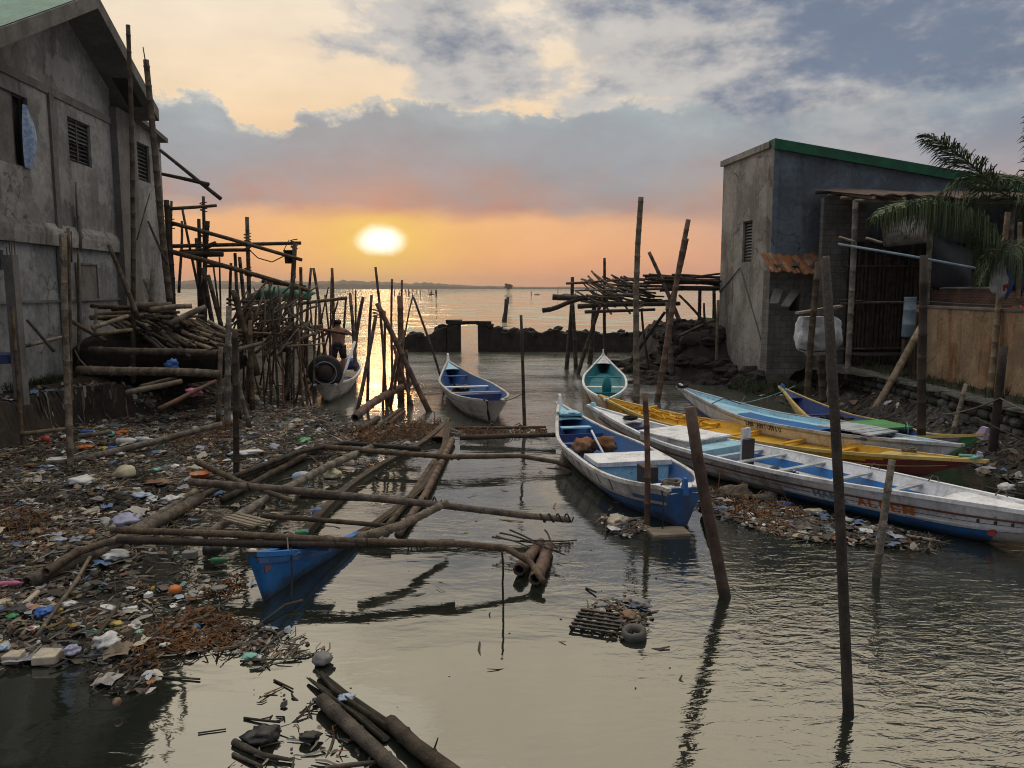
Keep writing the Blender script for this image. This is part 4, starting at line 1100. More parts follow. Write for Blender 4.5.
for i, t in enumerate((.15, .125, .108, .092, .078)):
    b = MB(); p = ma.pt(t, .60, 1, .006); b.obox(p, V(.022-.003*(i % 2), 0, 0), V(0, .003, 0), V(0, 0, .035)); b.build('painted_mark', 'letter_dark' if i else 'paint_grey', ma.hull)
b = MB(); p = ma.pt(.105, .33, 1, .012); b.obox(p, V(.05, 0, 0), V(0, .006, 0), V(0, 0, .05)); b.build('red_patch', 'pl_red', ma.hull)
for t in (.33, .215, .13):
    p = V(ma.xx(t, ma.zs(t)), -ma.hw(t, ma.zs(t))+.03, ma.zs(t)); b = MB(); b.tube([p+V(-.05, 0, 0), p+V(-.03, .02, .09), p+V(.04, .03, .10), p+V(.09, .05, .01)], .010, 5); b.build('rope_loop', 'rope', ma.root)

# --- yellow boat with dark red bow
yb = Boat('wooden_boat', 'long yellow boat with a dark red bow, moored behind the lettered white boat', G(941, 483), G(609, 419), 1.55, .31, rA=.24, rB=.30, pA=2.0, pB=2.2, rakeA=.75, rakeB=.4,
          mats=('paint_maroon', 'paint_yellow'), band=lambda t, u: (0 if u < 1.0-1.5*t else 1), inner='paint_yellow', rail='paint_cream', keelA=.35, ew=.42)
yb.deck(.01, .14, 'paint_cream', .03)
for sg in (1, -1): yb.strip(.03, .96, .60, .64, sg, 'paint_cream')
for t in (.22, .36, .5, .64): yb.seat(t, .10, 'paint_yellow', .04)
cpost(yb, .012, .07, .15, .05, 'paint_lilac', lean=-.05)
b = MB(); q0_ = V(yb.xx(.03, yb.zs(.03)), 0, yb.zs(.03)+.05); b.tube([q0_+V(-.2, .16, .0), q0_+V(-.32, 0, .05), q0_+V(-.2, -.16, 0), q0_+V(.1, -.1, -.02)], .03, 6); b.build('bow_rope', 'pl_mint', yb.root, smooth=True)
b = MB()
for i in range(46):
    a, c = R.uniform(.62, .93), R.uniform(-.3, .3); p = V(yb.L*a, c, yb.fb-.02+R.uniform(0, .12)); q = p+V(R.uniform(-.5, .5), R.uniform(-.25, .25), R.uniform(-.06, .06)); b.tube(bent(p, q, 4, .12), R.uniform(.02, .05), 5)
p = yb.world(V(0, 0, 0))
o = b.build('net', 'paint_yellow', None); o.location = yb.A; o.rotation_euler = (0, 0, yb.rz); tag(o, 'bundled dirty yellow net heaped in the far half of the yellow boat', 'net')

# --- white boat with bright blue deck stripe and black lettering
sa = Boat('wooden_boat', 'white boat with a bright blue deck stripe, small black lettering and a raised bow', G(930, 471), G(696, 422), 1.45, .50, rA=.12, rB=.38, pA=2.0, pB=2.1, rakeA=.6, rakeB=.75,
          mats=('paint_white', 'paint_blue_deep', 'paint_palegrey'), band=lambda t, u: (1 if (u < .5 and t > .8) else (2 if u > .86 else 0)), inner='paint_sky', rail='paint_palegrey', keelB=.4, ew=.42, twoB=.4)
sa.deck(.36, .985, 'paint_sky', .10, camber=.015, inset=.05)
b = MB(); n = 16; rows = []
for i in range(n+1):
    t = lerp(.30, .74, i/n); z = sa.zs(t)-.10+.026; x_ = sa.xx(t, z); w_ = sa.hw(t, z)
    rows.append((V(x_, w_*.45, z-.012+.004), V(x_, -w_*.38, z-.012+.004), V(x_, w_*.34, z-.03), V(x_, -w_*.30, z-.03)))
for i in range(n):
    a, c = rows[i], rows[i+1]; b.quad(a[0]+V(0, 0, .012), a[1]+V(0, 0, .012), c[1]+V(0, 0, .012), c[0]+V(0, 0, .012))
b.build('deck_stripe', 'paint_blue_bright', sa.root)
sa.deck(.01, .14, 'paint_white', .05)
hd = sa.tbox(.17, .34, .85, .45, .50, 'paint_blue_deep', 'hatch_floor')
b = MB(); zz = sa.zs(.26)+.05
for i in range(6):
    t0_, t1_ = lerp(.155, .35, i/6), lerp(.155, .35, (i+1)/6)
    b.box(sa.L*t0_+.003, sa.L*t1_-.003, -.44, .46, zz+.02*math.sin(i*.6), zz+.03+.02*math.sin(i*.6))
b.build('hood', 'paint_palegrey', sa.root); sa.tbox(.16, .17, .8, .5, zz-.002, 'wood_grey', 'hood_frame'); sa.bulkhead(.145, 'wood_dark', .03); sa.bulkhead(.36, 'paint_white', .08)
cpost(sa, .985, .10, .10, .06, 'paint_white', lean=.04)
lettering(sa, 'SAN', .645, .60, .74, .97, 1, 'letter_dark', th=.2); lettering(sa, 'ANTONIO', .585, .47, .74, .97, 1, 'letter_dark', th=.2)
b = MB(); q0_ = V(sa.xx(.985, sa.zs(.985)), 0, sa.zs(.985)+.06)
for k in range(3):
    b.tube([q0_+V(.13*math.cos(a)*1.0-.02, .15*math.sin(a), .02*k-.03+.02*math.sin(a*2)) for a in [i*math.pi/6 for i in range(13)]], .02, 6)
b.build('rope_coil', 'rope_dark', sa.root, smooth=True)
rope('dark rope looped over the bow deck of the boat with the bright blue stripe', [sa.world(V(sa.xx(.83, 1), .42, sa.zs(.83)+.02)), sa.world(V(sa.xx(.82, 1), .1, sa.zs(.82)+.16)), sa.world(V(sa.xx(.8, 1), -.3, sa.zs(.8)+.02))], .012, 'rope_dark')

# --- yellow hulled boat, deep blue inside, green bow
yg = Boat('wooden_boat', 'yellow boat, deep blue inside, with a green box cover and green upturned bow', G(952, 462), G(793, 418), 1.55, .31, rA=.42, rB=.48, pA=2.2, pB=2.1, rakeA=.8, rakeB=.7,
          mats=('paint_cream', 'paint_green', 'paint_yellow'), band=lambda t, u: (1 if t < .30 else (0 if u > .4 else 2)), inner='paint_blue_deep', rail='paint_cream', keelB=.35, ew=.42, twoA=.3)
yg.deck(.01, .20, 'paint_green', .04); yg.deck(.92, .985, 'paint_blue_deep', .04); yg.bulkhead(.56, 'paint_blue', .12); yg.seat(.80, .14, 'paint_blue_deep', .12)
yg.tbox(.34, .52, .86, yg.fb+.02, yg.fb+.06, 'paint_green', 'box_cover'); yg.tbox(.515, .535, .85, .2, yg.fb+.017, 'paint_green', 'box_side')
cpost(yg, .012, .12, .16, .06, 'paint_lilac', lean=-.12); cpost(yg, .985, .1, .12, .05, 'paint_blue')
for sg in (1, -1): yg.strip(.04, .30, .78, .9, sg, 'paint_lilac', 'bow_stripe')
stick('plank', [yg.world(V(yg.L*.58, .5, yg.fb+.05)), yg.world(V(yg.L*.28, .45, yg.fb+.08))], .05, .04, 'plank', 'pale wooden plank lying along the edge of the yellow boat with the green cover', 'plank', nodes=0, sides=4, wob=0)
b = MB(); p = V(yg.xx(.2, .6), .15, yg.zs(.2)); b.tube([p, p+V(.0, 0, .2), p+V(.18, -.1, .24), p+V(.3, -.15, .02)], .014, 5); b.build('rope_loop', 'pipe_blue', yg.root, smooth=True)

# --- small boat of the standing man, engine at the near end
mb2 = Boat('motor_boat', 'small pale boat with a round engine guard at its near end, carrying the standing man', G(326, 404), G(352, 372), 1.35, .50, rA=.12, rB=.34, pA=3.4, pB=2.2, rakeA=.2, rakeB=.4,
           mats=('paint_grey',), inner='paint_blue_deep', rail='paint_white_worn', endA=.32, ew=.4)
mb2.deck(.0, .24, 'plank', .03); mb2.bulkhead(.24, 'paint_blue_deep', .03); mb2.seat(.62, .2, 'paint_white_worn', .06); mb2.deck(.86, .985, 'paint_grey', .04); mb2.deck(.34, .56, 'plank', .04)
eg = MB(); c = V(.22, .02, .95)
lathe(eg, [(.30, -.09), (.47, -.1), (.53, -.03), (.53, .05), (.46, .11), (.30, .1), (.28, 0), (.30, -.09)], c, V(1, 0, .12), 26); eg.build('engine_guard', 'rubber', mb2.root, smooth=True)
eg = MB(); lathe(eg, [(0, -.13), (.2, -.13), (.27, -.05), (.27, .3), (.2, .38), (0, .38)], c, V(1, 0, .12), 18); eg.build('engine', 'engine', mb2.root, smooth=True)
eg = MB(); lathe(eg, [(.33, -.115), (.36, -.125), (.36, -.10), (.33, -.10), (.33, -.115)], c, V(1, 0, .12), 26); eg.build('guard_rim', 'pl_lilac', mb2.root, smooth=True)
b = MB(); b.tube([V(.5, -.35, .4), V(1.9, -.75, 1.75)], .045, 8); b.build('tiller_pole', 'paint_white_worn', mb2.root, smooth=True)
b = MB(); b.tube([V(.3, .5, .62), V(.9, .8, .75), V(1.5, .95, .98)], .05, 7); b.build('side_pole', 'bamboo_pale', mb2.root, smooth=True)
p = mb2.world(V(mb2.L*.70, -.2, .62)); vs, fs = lump(p, .3, .26, .22, .2, 1.5, 3, 2); tag(mesh('sack', vs, fs, 'paint_blue_deep', origin=p, smooth=True), 'dark blue bundle lying beside the standing man in his boat', 'sack')

# gear lying in the boats
def coil(boat, t, y, z, r, mat, label, n=5):
    b = MB(); c_ = boat.world(V(boat.L*t, y, z)); pts_ = []
    for k in range(n*12): a_ = k*math.pi/6; rr_ = r*(.55+.45*((k*7) % 11)/11); pts_.append(c_+V(rr_*math.cos(a_), rr_*math.sin(a_), .012*(k//12)+.03*mn.noise(V(k*.7, t*9, 0))))
    b.tube(pts_, .014, 5); tag(b.build('rope_coil', mat, None, origin=c_, smooth=True), label, 'rope')
coil(cb, .055, .05, cb.zs(.05)+.0, .16, 'rope', 'pale rope coil on the stern deck of the white and blue boat'); coil(ma, .90, 0, ma.zs(.9)+.02, .17, 'rope_dark', 'dark rope coil on the far deck of the lettered white boat')
coil(gb, .48, .1, gb.floor+.03, .22, 'rope', 'pale rope coil on the floor of the grey white boat'); coil(yb, .07, 0, yb.zs(.07)+.02, .14, 'rope', 'pale rope coil on the yellow bow deck')
for bt_, t_, y_, z_, s_, m_, lb_ in ((ma, .47, .15, .26, .26, 'tarp_dark', 'dark crumpled net heaped amidships in the lettered white boat'), (cb, .50, -.2, .26, .24, 'tarp_green', 'green crumpled net on the floor of the white and blue boat'), (yg, .68, 0, .24, .24, 'rope_dark', 'dark net heap in the deep blue interior of the yellow boat'), (gb, .70, 0, .26, .22, 'tarp_dark', 'dark net heap forward in the grey white boat')):
    p = bt_.world(V(bt_.L*t_, y_, z_)); vs, fs = lump((0, 0, 0), s_*1.3, s_, s_*.5, .7, 2.2, 4, t_*40)
    tag(mesh('fishing_net', [p+v for v in vs], fs, m_, origin=p), lb_, 'net')
# ------------------------------------------------------------------ the man
def person(foot, face, label):
    root = empty('person', foot, face, label, 'person')
    J = {}; E = []; Rd = {}
    def j(n, p, r, to=None):
        J[n] = (V(*p), r)
        if to: E.append((to, n))
    # local: x right, y forward
    j('pelvis', (0, 0, .93), .155)
    j('waist', (0, .0, 1.08), .16, 'pelvis'); j('chest', (0, .03, 1.28), .19, 'waist'); j('upper', (0, .03, 1.42), .15, 'chest'); j('neck', (0, .04, 1.50), .058, 'upper')
    j('skull', (0, .065, 1.585), .085, 'neck'); j('top', (0, .075, 1.68), .088, 'skull'); j('tip', (0, .07, 1.745), .05, 'top')
    for s, nm in ((-1, 'l'), (1, 'r')):
        j('hip'+nm, (s*.095, 0, .88), .105, 'pelvis'); j('knee'+nm, (s*.13, .05, .49), .068, 'hip'+nm); j('calf'+nm, (s*.135, .0, .33), .062, 'knee'+nm); j('ank'+nm, (s*.14, -.02, .09), .042, 'calf'+nm); j('toe'+nm, (s*.16, .14, .035), .036, 'ank'+nm)
        j('sh'+nm, (s*.185, .03, 1.40), .068, 'upper')
    # left arm stretched out to the poles, right arm bent
    j('ell', (-.42, .14, 1.22), .046, 'shl'); j('wrl', (-.66, .26, 1.06), .031, 'ell'); j('pal', (-.72, .30, 1.03), .034, 'wrl')
    j('elr', (.40, .10, 1.22), .046, 'shr'); j('wrr', (.42, .34, 1.12), .031, 'elr'); j('par', (.40, .41, 1.11), .034, 'wrr')
    for k in range(4):
        a = (k-1.5)*.022
        j('fl%d' % k, (-.775, .325+a, 1.015+a*.4), .010, 'pal'); j('gl%d' % k, (-.80, .335+a, .985), .009, 'fl%d' % k)
        j('fr%d' % k, (.40+a, .475, 1.10), .010, 'par'); j('gr%d' % k, (.395+a, .50, 1.065), .009, 'fr%d' % k)
    j('thl', (-.715, .345, 1.0), .011, 'pal'); j('thr', (.36, .44, 1.085), .011, 'par')
    names = list(J); ix = {n: i for i, n in enumerate(names)}
    me = bpy.data.meshes.new('body'); me.from_pydata([J[n][0] for n in names], [(ix[a], ix[c]) for a, c in E], []); me.update()
    o = bpy.data.objects.new('body', me); COL.objects.link(o)
    sk = o.modifiers.new('skin', 'SKIN'); sk.use_smooth_shade = True
    if not me.skin_vertices: me.skin_vertices.new()
    for n in names:
        d = me.skin_vertices[0].data[ix[n]]; r = J[n][1]
        d.radius = (r, r*.72) if n in ('pelvis', 'waist', 'chest', 'upper') else (r, r)
        d.use_root = n == 'pelvis'
    o.modifiers.new('sub', 'SUBSURF').levels = 2; o.modifiers['sub'].render_levels = 2
    dg = bpy.context.evaluated_depsgraph_get(); nm = bpy.data.meshes.new_from_object(o.evaluated_get(dg)); o.modifiers.clear(); o.data = nm
    nm.materials.clear(); nm.materials.append(M['skin']); o.parent = root
    # face on the far side of the head
    b = MB(); b.poly([V(-.012, .145, 1.60), V(.012, .145, 1.60), V(0, .172, 1.595)]); b.poly([V(-.012, .145, 1.60), V(0, .172, 1.595), V(0, .148, 1.64)]); b.poly([V(0, .172, 1.595), V(.012, .145, 1.60), V(0, .148, 1.64)])
    b.build('nose', 'skin', o)
    for s in (-1, 1):
        vs, fs = lump((s*.032, .148, 1.645), .013, .008, .008, 0, 1, 2); mesh('eye', vs, fs, 'paint_white', o, smooth=True)
        vs, fs = lump((s*.089, .06, 1.63), .012, .022, .032, .1, 1, 2); mesh('ear', vs, fs, 'skin', o, smooth=True)
    b = MB(); b.box(-.026, .026, .135, .15, 1.562, 1.572); b.build('mouth', 'cloth_dark', o)
    vs, fs = lump((0, .045, 1.672), .099, .105, .095, .12, 4, 3, 2); mesh('hair', vs, fs, 'hair', root, smooth=True)
    b = MB()
    b.tube([V(0, 0, 1.03), V(0, 0, .95), V(0, 0, .86)], [.155, .172, .175], 18)
    for s in (-1, 1): b.tube([V(s*.09, 0, .90), V(s*.115, .025, .70), V(s*.135, .05, .50)], [.125, .105, .088], 14)
    for v in b.v:
        if v.z > .80: v.y = v.y*.80
    b.build('shorts', 'cloth_dark', root, smooth=True)
    root.scale = (1.3, 1.2, 1.08)
    return root
pf = mb2.world(V(mb2.L*.45, .02, mb2.fb+.0))
person(pf, math.radians(6), 'bare backed man in dark shorts standing in the small engine boat, arms reaching out')
# ------------------------------------------------------------------ right shore
# ground shelf behind the stone wall
def sz(x, y):
    return .93+.05*mn.fractal(V(x*1.2, y*1.2, 4), 1, 2, 3)-2.2*sm(25.6, 27.4, y)*sm(10.4, 8.6, x)
heap('shore_ground', [(10.35, 8), (40, 8), (40, 27.2), (9.3, 27.2), (9.6, 25), (10.6, 22)], sz, 'bank', .3)
# battered foot of rubble and mud at the wall's base
def fz(x, y):
    d = (10.75-x)
    return .55*sm(1.7, .1, d)+.22*mn.fractal(V(x*1.3, y*1.3, 6), 1, 2, 4)-.10
heap('mud_slope', [(8.6, 11), (10.9, 11), (10.9, 27.0), (7.6, 27.0), (7.9, 24), (8.9, 21), (9.2, 16)], fz, 'mud', .14)
sw = empty('stone_wall', (0, 0, 0), 0, 'low mossy stone retaining wall along the right shore behind the boats', 'wall')
b = MB()
b.quad((10.82, 8, -.5), (10.82, 26.6, -.5), (10.70, 26.6, .9), (10.70, 8, .9)); b.quad((10.70, 8, .9), (10.70, 26.6, .9), (11.3, 26.6, .9), (11.3, 8, .9)); b.build('wall_core', 'mud', sw)
b = MB(); z = .02; row = 0
while z < .86:
    hh = R.uniform(.16, .22); y_ = 8+R.uniform(0, .3)
    while y_ < 26.5:
        ln = R.uniform(.22, .5); xx_ = 10.74-z*.07+R.uniform(-.03, .03)
        p = V(xx_, y_+ln/2, z+hh/2); vs, fs = lump((0, 0, 0), .13, ln*.52, hh*.54, .16, 1.4, 2, y_*3.3+z*7)
        # square the lump a little
        n = len(b.v)
        for v in vs: b.v.append(p+V(v.x, max(-ln*.47, min(ln*.47, v.y*1.15)), max(-hh*.48, min(hh*.48, v.z*1.2))))
        b.f += [tuple(n+k for k in f) for f in fs]; b.fm += [0]*len(fs); y_ += ln+.015
    z += hh+.012
y_ = 8
while y_ < 26.4:                                       # pale capping stones
    ln = R.uniform(.3, .55); vs, fs = lump((0, 0, 0), .3, ln*.54, .09, .14, 1.3, 2, y_*1.9); n = len(b.v)
    for v in vs: b.v.append(V(10.88, y_+ln/2, .93)+V(v.x, max(-ln*.48, min(ln*.48, v.y*1.1)), max(-.06, min(.06, v.z))))
    b.f += [tuple(n+k for k in f) for f in fs]; b.fm += [0]*len(fs); y_ += ln+.012
b.build('stone_courses', 'stone', sw, smooth=False)
# grass tufts and creepers on the shelf and slope
b = MB()
for i in range(260):
    y_ = R.uniform(10, 26); tuft(b, (R.uniform(10.9, 11.9), y_, .95), R.uniform(.08, .28), 8, .12)
for i in range(170):
    tuft(b, (R.uniform(7.6, 10.2), R.uniform(25.2, 27.5), R.uniform(.0, .3)), R.uniform(.15, .4), 9, .2)
tag(b.build('grass', 'grass'), kind='stuff')

# rust streaked plaster wall
pl = empty('plaster_wall', (12.1, 24.0, .93), 0, 'ochre plaster wall with brown rust streaks standing on the right shore', 'wall')
b = MB(); b.box(0, .16, -10.5, 0, -.1, 2.0, jit=.01); b.box(.16, 3.0, -.16, 0, -.1, 1.98); b.build('wall_panel', 'stained_wall', pl)
b = MB(); b.box(-.04, .2, -10.5, .03, 2.003, 2.06, jit=.008); b.build('coping', 'concrete_trim', pl)
b = MB()
for zz in (.25, .62, 1.0, 1.4, 1.75): b.box(-.05, -.003, -.32, -.02, zz, zz+.05, jit=.01)
b.box(-.06, -.006, -.46, -.36, .0, 1.85, jit=.01); b.build('ladder_battens', 'wood_dark', pl)
# low brick wall behind it
lb = empty('brick_wall', (13.4, 24.4, .9), 0, 'low reddish brick wall behind the ochre plaster wall', 'wall')
b = MB(); b.box(0, .15, -6, 1.0, 0, 2.55, jit=.01); b.build('wall_face', 'brick_red', lb); b = MB(); b.box(-.03, .19, -6, 1.02, 2.553, 2.62, jit=.02); b.build('coping', 'concrete_trim', lb)

# hollow block annex against the building
ax0, az1 = rB(773, 270, -.5); ax1, _ = rB(848, 268, -.5)
an = empty('block_annex', rwor((0, 0, 0)), RTH, 'small grey hollow block annex with a rusty sheet eave against the cement building', 'annex')
b = MB(); y0 = -.5
xw0, zw0 = rB(789, 311, y0); xw1, zw1 = rB(800, 291, y0)
wall_holes(b, ax0-.1, ax1+1.2, -.4, az1, [(xw0, xw1, zw0, zw1)], x=0.0, depth=.2)
for v in b.v: v.x, v.y = v.y, y0-v.x
xl = ax0-.1
b.quad((xl, y0, -.4), (xl, -.01, -.4), (xl, -.01, az1), (xl, y0, az1)); b.quad((ax1+1.2, y0, -.4), (ax1+1.2, -.01, -.4), (ax1+1.2, -.01, az1), (ax1+1.2, y0, az1))
b.build('block_wall', 'block', an)
b = MB(); b.quad((xw0, y0+.19, zw0), (xw1, y0+.19, zw0), (xw1, y0+.19, zw1), (xw0, y0+.19, zw1)); b.build('opening_shade', 'dark', an)  # dark sheet closes the gap, shade put into its colour
for (pa, pb_) in (((768, 303), (779, 290)), ((779, 306), (797, 291))):
    xa, za = rB(*pa, y0-.4); xb, zb = rB(*pb_, y0-.4); b = MB(); b.poly([(xa, y0-.5, za), (xb, y0-.003, zb+.05), (xb+.35, y0-.003, zb+.05), (xa+.3, y0-.5, za)])
    b.poly([(xa, y0-.5, za-.04), (xa+.3, y0-.5, za-.04), (xb+.35, y0-.003, zb+.01), (xb, y0-.003, zb+.01)]); b.quad((xa, y0-.5, za-.04), (xa+.3, y0-.5, za-.04), (xa+.3, y0-.5, za), (xa, y0-.5, za)); b.build('awning', 'concrete_trim', an)
b = MB(); n = 46
for i in range(n):
    xa, xb = lerp(ax0-.25, ax1+1.3, i/n), lerp(ax0-.25, ax1+1.3, (i+1)/n); w0 = .035*math.sin(i*1.9)+.04*math.sin(i*.37); w1_ = .035*math.sin((i+1)*1.9)+.04*math.sin((i+1)*.37)
    ye = y0-.45+.08*math.sin(i*.9)
    b.quad((xa, ye, az1-.08+w0), (xb, ye, az1-.08+w1_), (xb, -.01, az1+.55+w1_), (xa, -.01, az1+.55+w0)); b.quad((xa, ye, az1-.11+w0), (xb, ye, az1-.11+w1_), (xb, ye, az1-.08+w1_), (xa, ye, az1-.08+w0))
b.build('roof', 'rust', an)
for i in range(7):
    xx_ = lerp(ax0, ax1+1, i/6); b = MB(); b.box(xx_, xx_+.2, y0-.25, y0-.05, az1+.10+.03*math.sin(i*2), az1+.20+.03*math.sin(i*2), jit=.02); b.build('roof_stone', 'block', an)

# open lean-to shelter with a rusty roof and dark slatted back
ls = empty('lean_to', rwor((0, 0, 0)), RTH, 'dark open lean-to shelter with a rusty brown roof and bamboo slat walls', 'shelter')
lx0, lz0 = rB(812, 184, -.16)[0], rB(858, 199, -3.2)[1]+.1; lx1 = 15.0
lzb = lz0+.55; yl = -3.2
b = MB(); n = 90
for i in range(n):
    xa, xb = lerp(lx0, lx1, i/n), lerp(lx0, lx1, (i+1)/n); w0 = .03*math.sin(i*1.6)+.03*math.sin(i*.21); w1_ = .03*math.sin((i+1)*1.6)+.03*math.sin((i+1)*.21)
    b.quad((xa, yl-.35, lz0-.02+w0), (xb, yl-.35, lz0-.02+w1_), (xb, -.16, lzb+w1_), (xa, -.16, lzb+w0))
    b.quad((xa, yl-.35, lz0-.05+w0), (xb, yl-.35, lz0-.05+w1_), (xb, yl-.35, lz0-.02+w1_), (xa, yl-.35, lz0-.02+w0))
b.build('roof', 'rust_dark', ls)
for k in range(4):
    yy = lerp(yl-.1, -.35, k/3); zz = lerp(lz0-.16, lzb-.14, k/3); b = MB(); b.tube(bent((lx0-.25+.1*k, yy, zz), (lx1, yy, zz), 6, .004), .05, 7, .5); b.build('purlin', 'bamboo_pale' if k < 2 else 'bamboo', ls, smooth=True)
for xx_ in (lx0+.35, lx0+1.3, lx0+2.4):
    b = MB(); b.tube([(xx_-.2, yl-.45, lz0-.12), (xx_+.25, -.17, lzb-.06)], .045, 6); b.build('rafter', 'plank', ls)
for xx_ in [rB(854, 250, -3.0)[0]] + [rB(p_, 250, -3.0)[0] for p_ in (930, 1010)]:
    b = MB(); b.tube(bent((xx_, -3.0, .7), (xx_-.03, -3.0, lz0-.12), 4, .004), .085, 8, .6); b.build('post', 'wood_grey', ls, smooth=True)
# block pier of the shelter beside the cement wall and slatted back wall
xa, xb = rB(822, 230, -.9)[0], rB(865, 230, -.9)[0]
b = MB(); b.box(xa, xb, -.95, -.75, .5, lzb-.35); b.build('block_wall', 'block', ls)
xs0, xs1 = rB(848, 300, -1.2)[0], 14.5; b = MB(); x_ = xs0
while x_ < xs1:
    w_ = R.uniform(.05, .11); b.box(x_, x_+w_, -1.25+R.uniform(-.03, .03), -1.2, .7, R.uniform(4.2, 5.0), jit=.01); x_ += w_+R.uniform(.02, .06)
b.build('slat_wall', 'wood_dark', ls); b = MB(); b.quad((xs0, -1.1, .6), (xs1, -1.1, .6), (xs1, -1.1, 5), (xs0, -1.1, 5)); b.build('back_shade_sheet', 'dark', ls)  # near-black sheet behind the slats, painted as the shelter's inner shade
for zz in (1.5, 3.0, 4.2): b = MB(); b.tube([(xs0-.3, -1.3, zz), (xs1, -1.3, zz+.1)], .04, 6); b.build('rail', 'bamboo', ls)
b = MB()
for zz in (.95, 1.35): b.box(xs0-.2, xs0+4, -2.3, -1.6, zz, zz+.06, jit=.02)
b.build('shelf', 'wood_dark', ls)
def hang(name, pa, pb_, pc, pd, off, mat, label, cat, bulge=.25, parent=None):
    """sagging cloth between four picture points on a plane parallel to the building front"""
    c = []
    for p in (pa, pb_, pc, pd): x_, z_ = rB(*p, off); c.append(rwor((x_, off, z_)))
    b = MB(); n = 10; rows = []
    nn = V(math.sin(RTH), -math.cos(RTH), 0)
    for i in range(n+1):
        r = []
        for j in range(n+1):
            u, v_ = i/n, j/n; p = (c[0].lerp(c[1], u)).lerp(c[3].lerp(c[2], u), v_)
            p = p+nn*(bulge*math.sin(math.pi*u)*math.sin(math.pi*v_*.9)+.05*mn.noise(V(u*5, v_*4, off)*1.3))+V(0, 0, -.12*bulge*math.sin(math.pi*u)*(1-v_))
            r.append(len(b.v)); b.v.append(p)
        rows.append(r)
    for i in range(n):
        for j in range(n): b.f.append((rows[i][j], rows[i+1][j], rows[i+1][j+1], rows[i][j+1])); b.fm.append(0)
    o = b.build(name, mat, None, origin=c[3], smooth=True); sol = o.modifiers.new('thickness', 'SOLIDIFY'); sol.thickness = .012
    return tag(o, label, cat)
hang('tarpaulin', (880, 218), (926, 212), (927, 243), (884, 247), -3.3, 'concrete_warm', 'sagging dirty grey sack cloth hanging under the shelter roof behind the palm frond', 'tarpaulin', .3)
hang('tarpaulin', (930, 232), (972, 250), (972, 292), (932, 290), -2.6, 'tarp_dark', 'black tarpaulin hanging in the dark shelter right of the grey sack cloth', 'tarpaulin', .3)
# long blue grey pipe across the shelter front
pa, pb_ = rwor((rB(838, 244, -4)[0], -4, rB(838, 244, -4)[1])), None
q = P(990, 271, pa.y-2.0); stick('long_pipe', [pa, pa.lerp(q, .5)+V(0, 0, .02), q, q+(q-pa)*.12], .035, .035, 'pipe_blue', 'long thin blue grey pipe slanting across the front of the dark shelter', 'pipe', nodes=0)
for i, (a_, c_) in enumerate((((839, 237), (852, 242)), ((866, 238), (880, 243)))):
    xa, za = rB(*a_, -4); xb, zb = rB(*c_, -4)
    stick('plank', [rwor((xa, -4, za)), rwor((xb, -4.1, zb))], .04, .04, 'plank', ['pale board end poking out above the long blue grey pipe, beside the shelter post', 'pale board end above the long blue grey pipe, under the grey sack cloth'][i], 'plank', nodes=0, sides=4, wob=0)
# faded blue drum on a post, wires
bpos = P(908, 337, 23.2); tpos = P(909, 297, 23.2)
b = MB(); hgt = (tpos-bpos).length; lathe(b, [(.0, 0), (.16, 0), (.19, .03), (.18, hgt*.3), (.19, hgt*.32), (.18, hgt*.34), (.17, hgt*.66), (.185, hgt*.68), (.17, hgt*.7), (.165, hgt-.04), (.18, hgt), (.15, hgt), (.14, hgt-.1), (0, hgt-.1)], (0, 0, 0))
o = b.build('plastic_drum', 'pipe_blue', None, smooth=True); o.location = bpos; tag(o, 'tall faded blue plastic drum standing at the corner of the ochre wall', 'drum')
stick('drum_stand', [V(bpos.x-.1, bpos.y, .8), V(bpos.x-.1, bpos.y, bpos.z-.08)], .07, .07, 'wood_dark', 'dark timber stump carrying the tall faded blue drum', 'stump', nodes=0)
stick('drum_stand', [V(bpos.x+.12, bpos.y, .8), V(bpos.x+.1, bpos.y, bpos.z-.005)], .06, .09, 'wood_dark', 'second shorter dark stump under the tall faded blue drum', 'stump', nodes=0)
rope('thin grey wire strung across the shelter front to the right edge', [P(838, 299, 25.5), P(925, 301, 22.5), P(1060, 305, 19)], .009, 'wire', .05, 'wire', 'wire')
rope('dark cable looped like a tent on the end wall of the cement building', [rwor((-.02, LY, rA(718, 292)[1])), rwor((-.03, rA(741, 267)[0], rA(741, 267)[1])), rwor((-.03, .35, rA(763, 345)[1]))], .02, 'wire', .02, 'cable', 'cable')
# washing
for i, (a_, c_, sx, sy, mat, lb_, nm) in enumerate([((1001, 272), 1, .22, .42, 'pl_white', 'crumpled white garment hanging by the palm at the right edge', 'garment'), ((1009, 268), 1, .16, .5, 'pl_blue', 'blue garment hanging between the white garment and the dark cloth', 'garment'),
        ((1019, 262), 1, .2, .62, 'tarp_dark', 'dark cloth hanging at the right edge beside the blue garment', 'garment'), ((1004, 283), 1, .12, .16, 'pl_red', 'small red cloth hanging below the white garment', 'garment'), ((1019, 311), 1, .3, .2, 'pl_red', 'red bundle on the ochre wall coping at the right edge', 'bundle')]):
    p = P(*a_, 19.5); vs, fs = lump(p-V(0, 0, sy*.4), sx, .10, sy, .4, 1.6, 3, i*2.7); tag(mesh(nm, vs, fs, mat, origin=p, smooth=True), lb_, 'laundry' if i < 4 else 'bundle')
stick('washing_line', bent(P(975, 262, 20.5), P(1050, 262, 19), 6, 0, .04), .008, .008, 'wire', 'washing line carrying the garments at the right edge', 'line', nodes=0, sides=4)

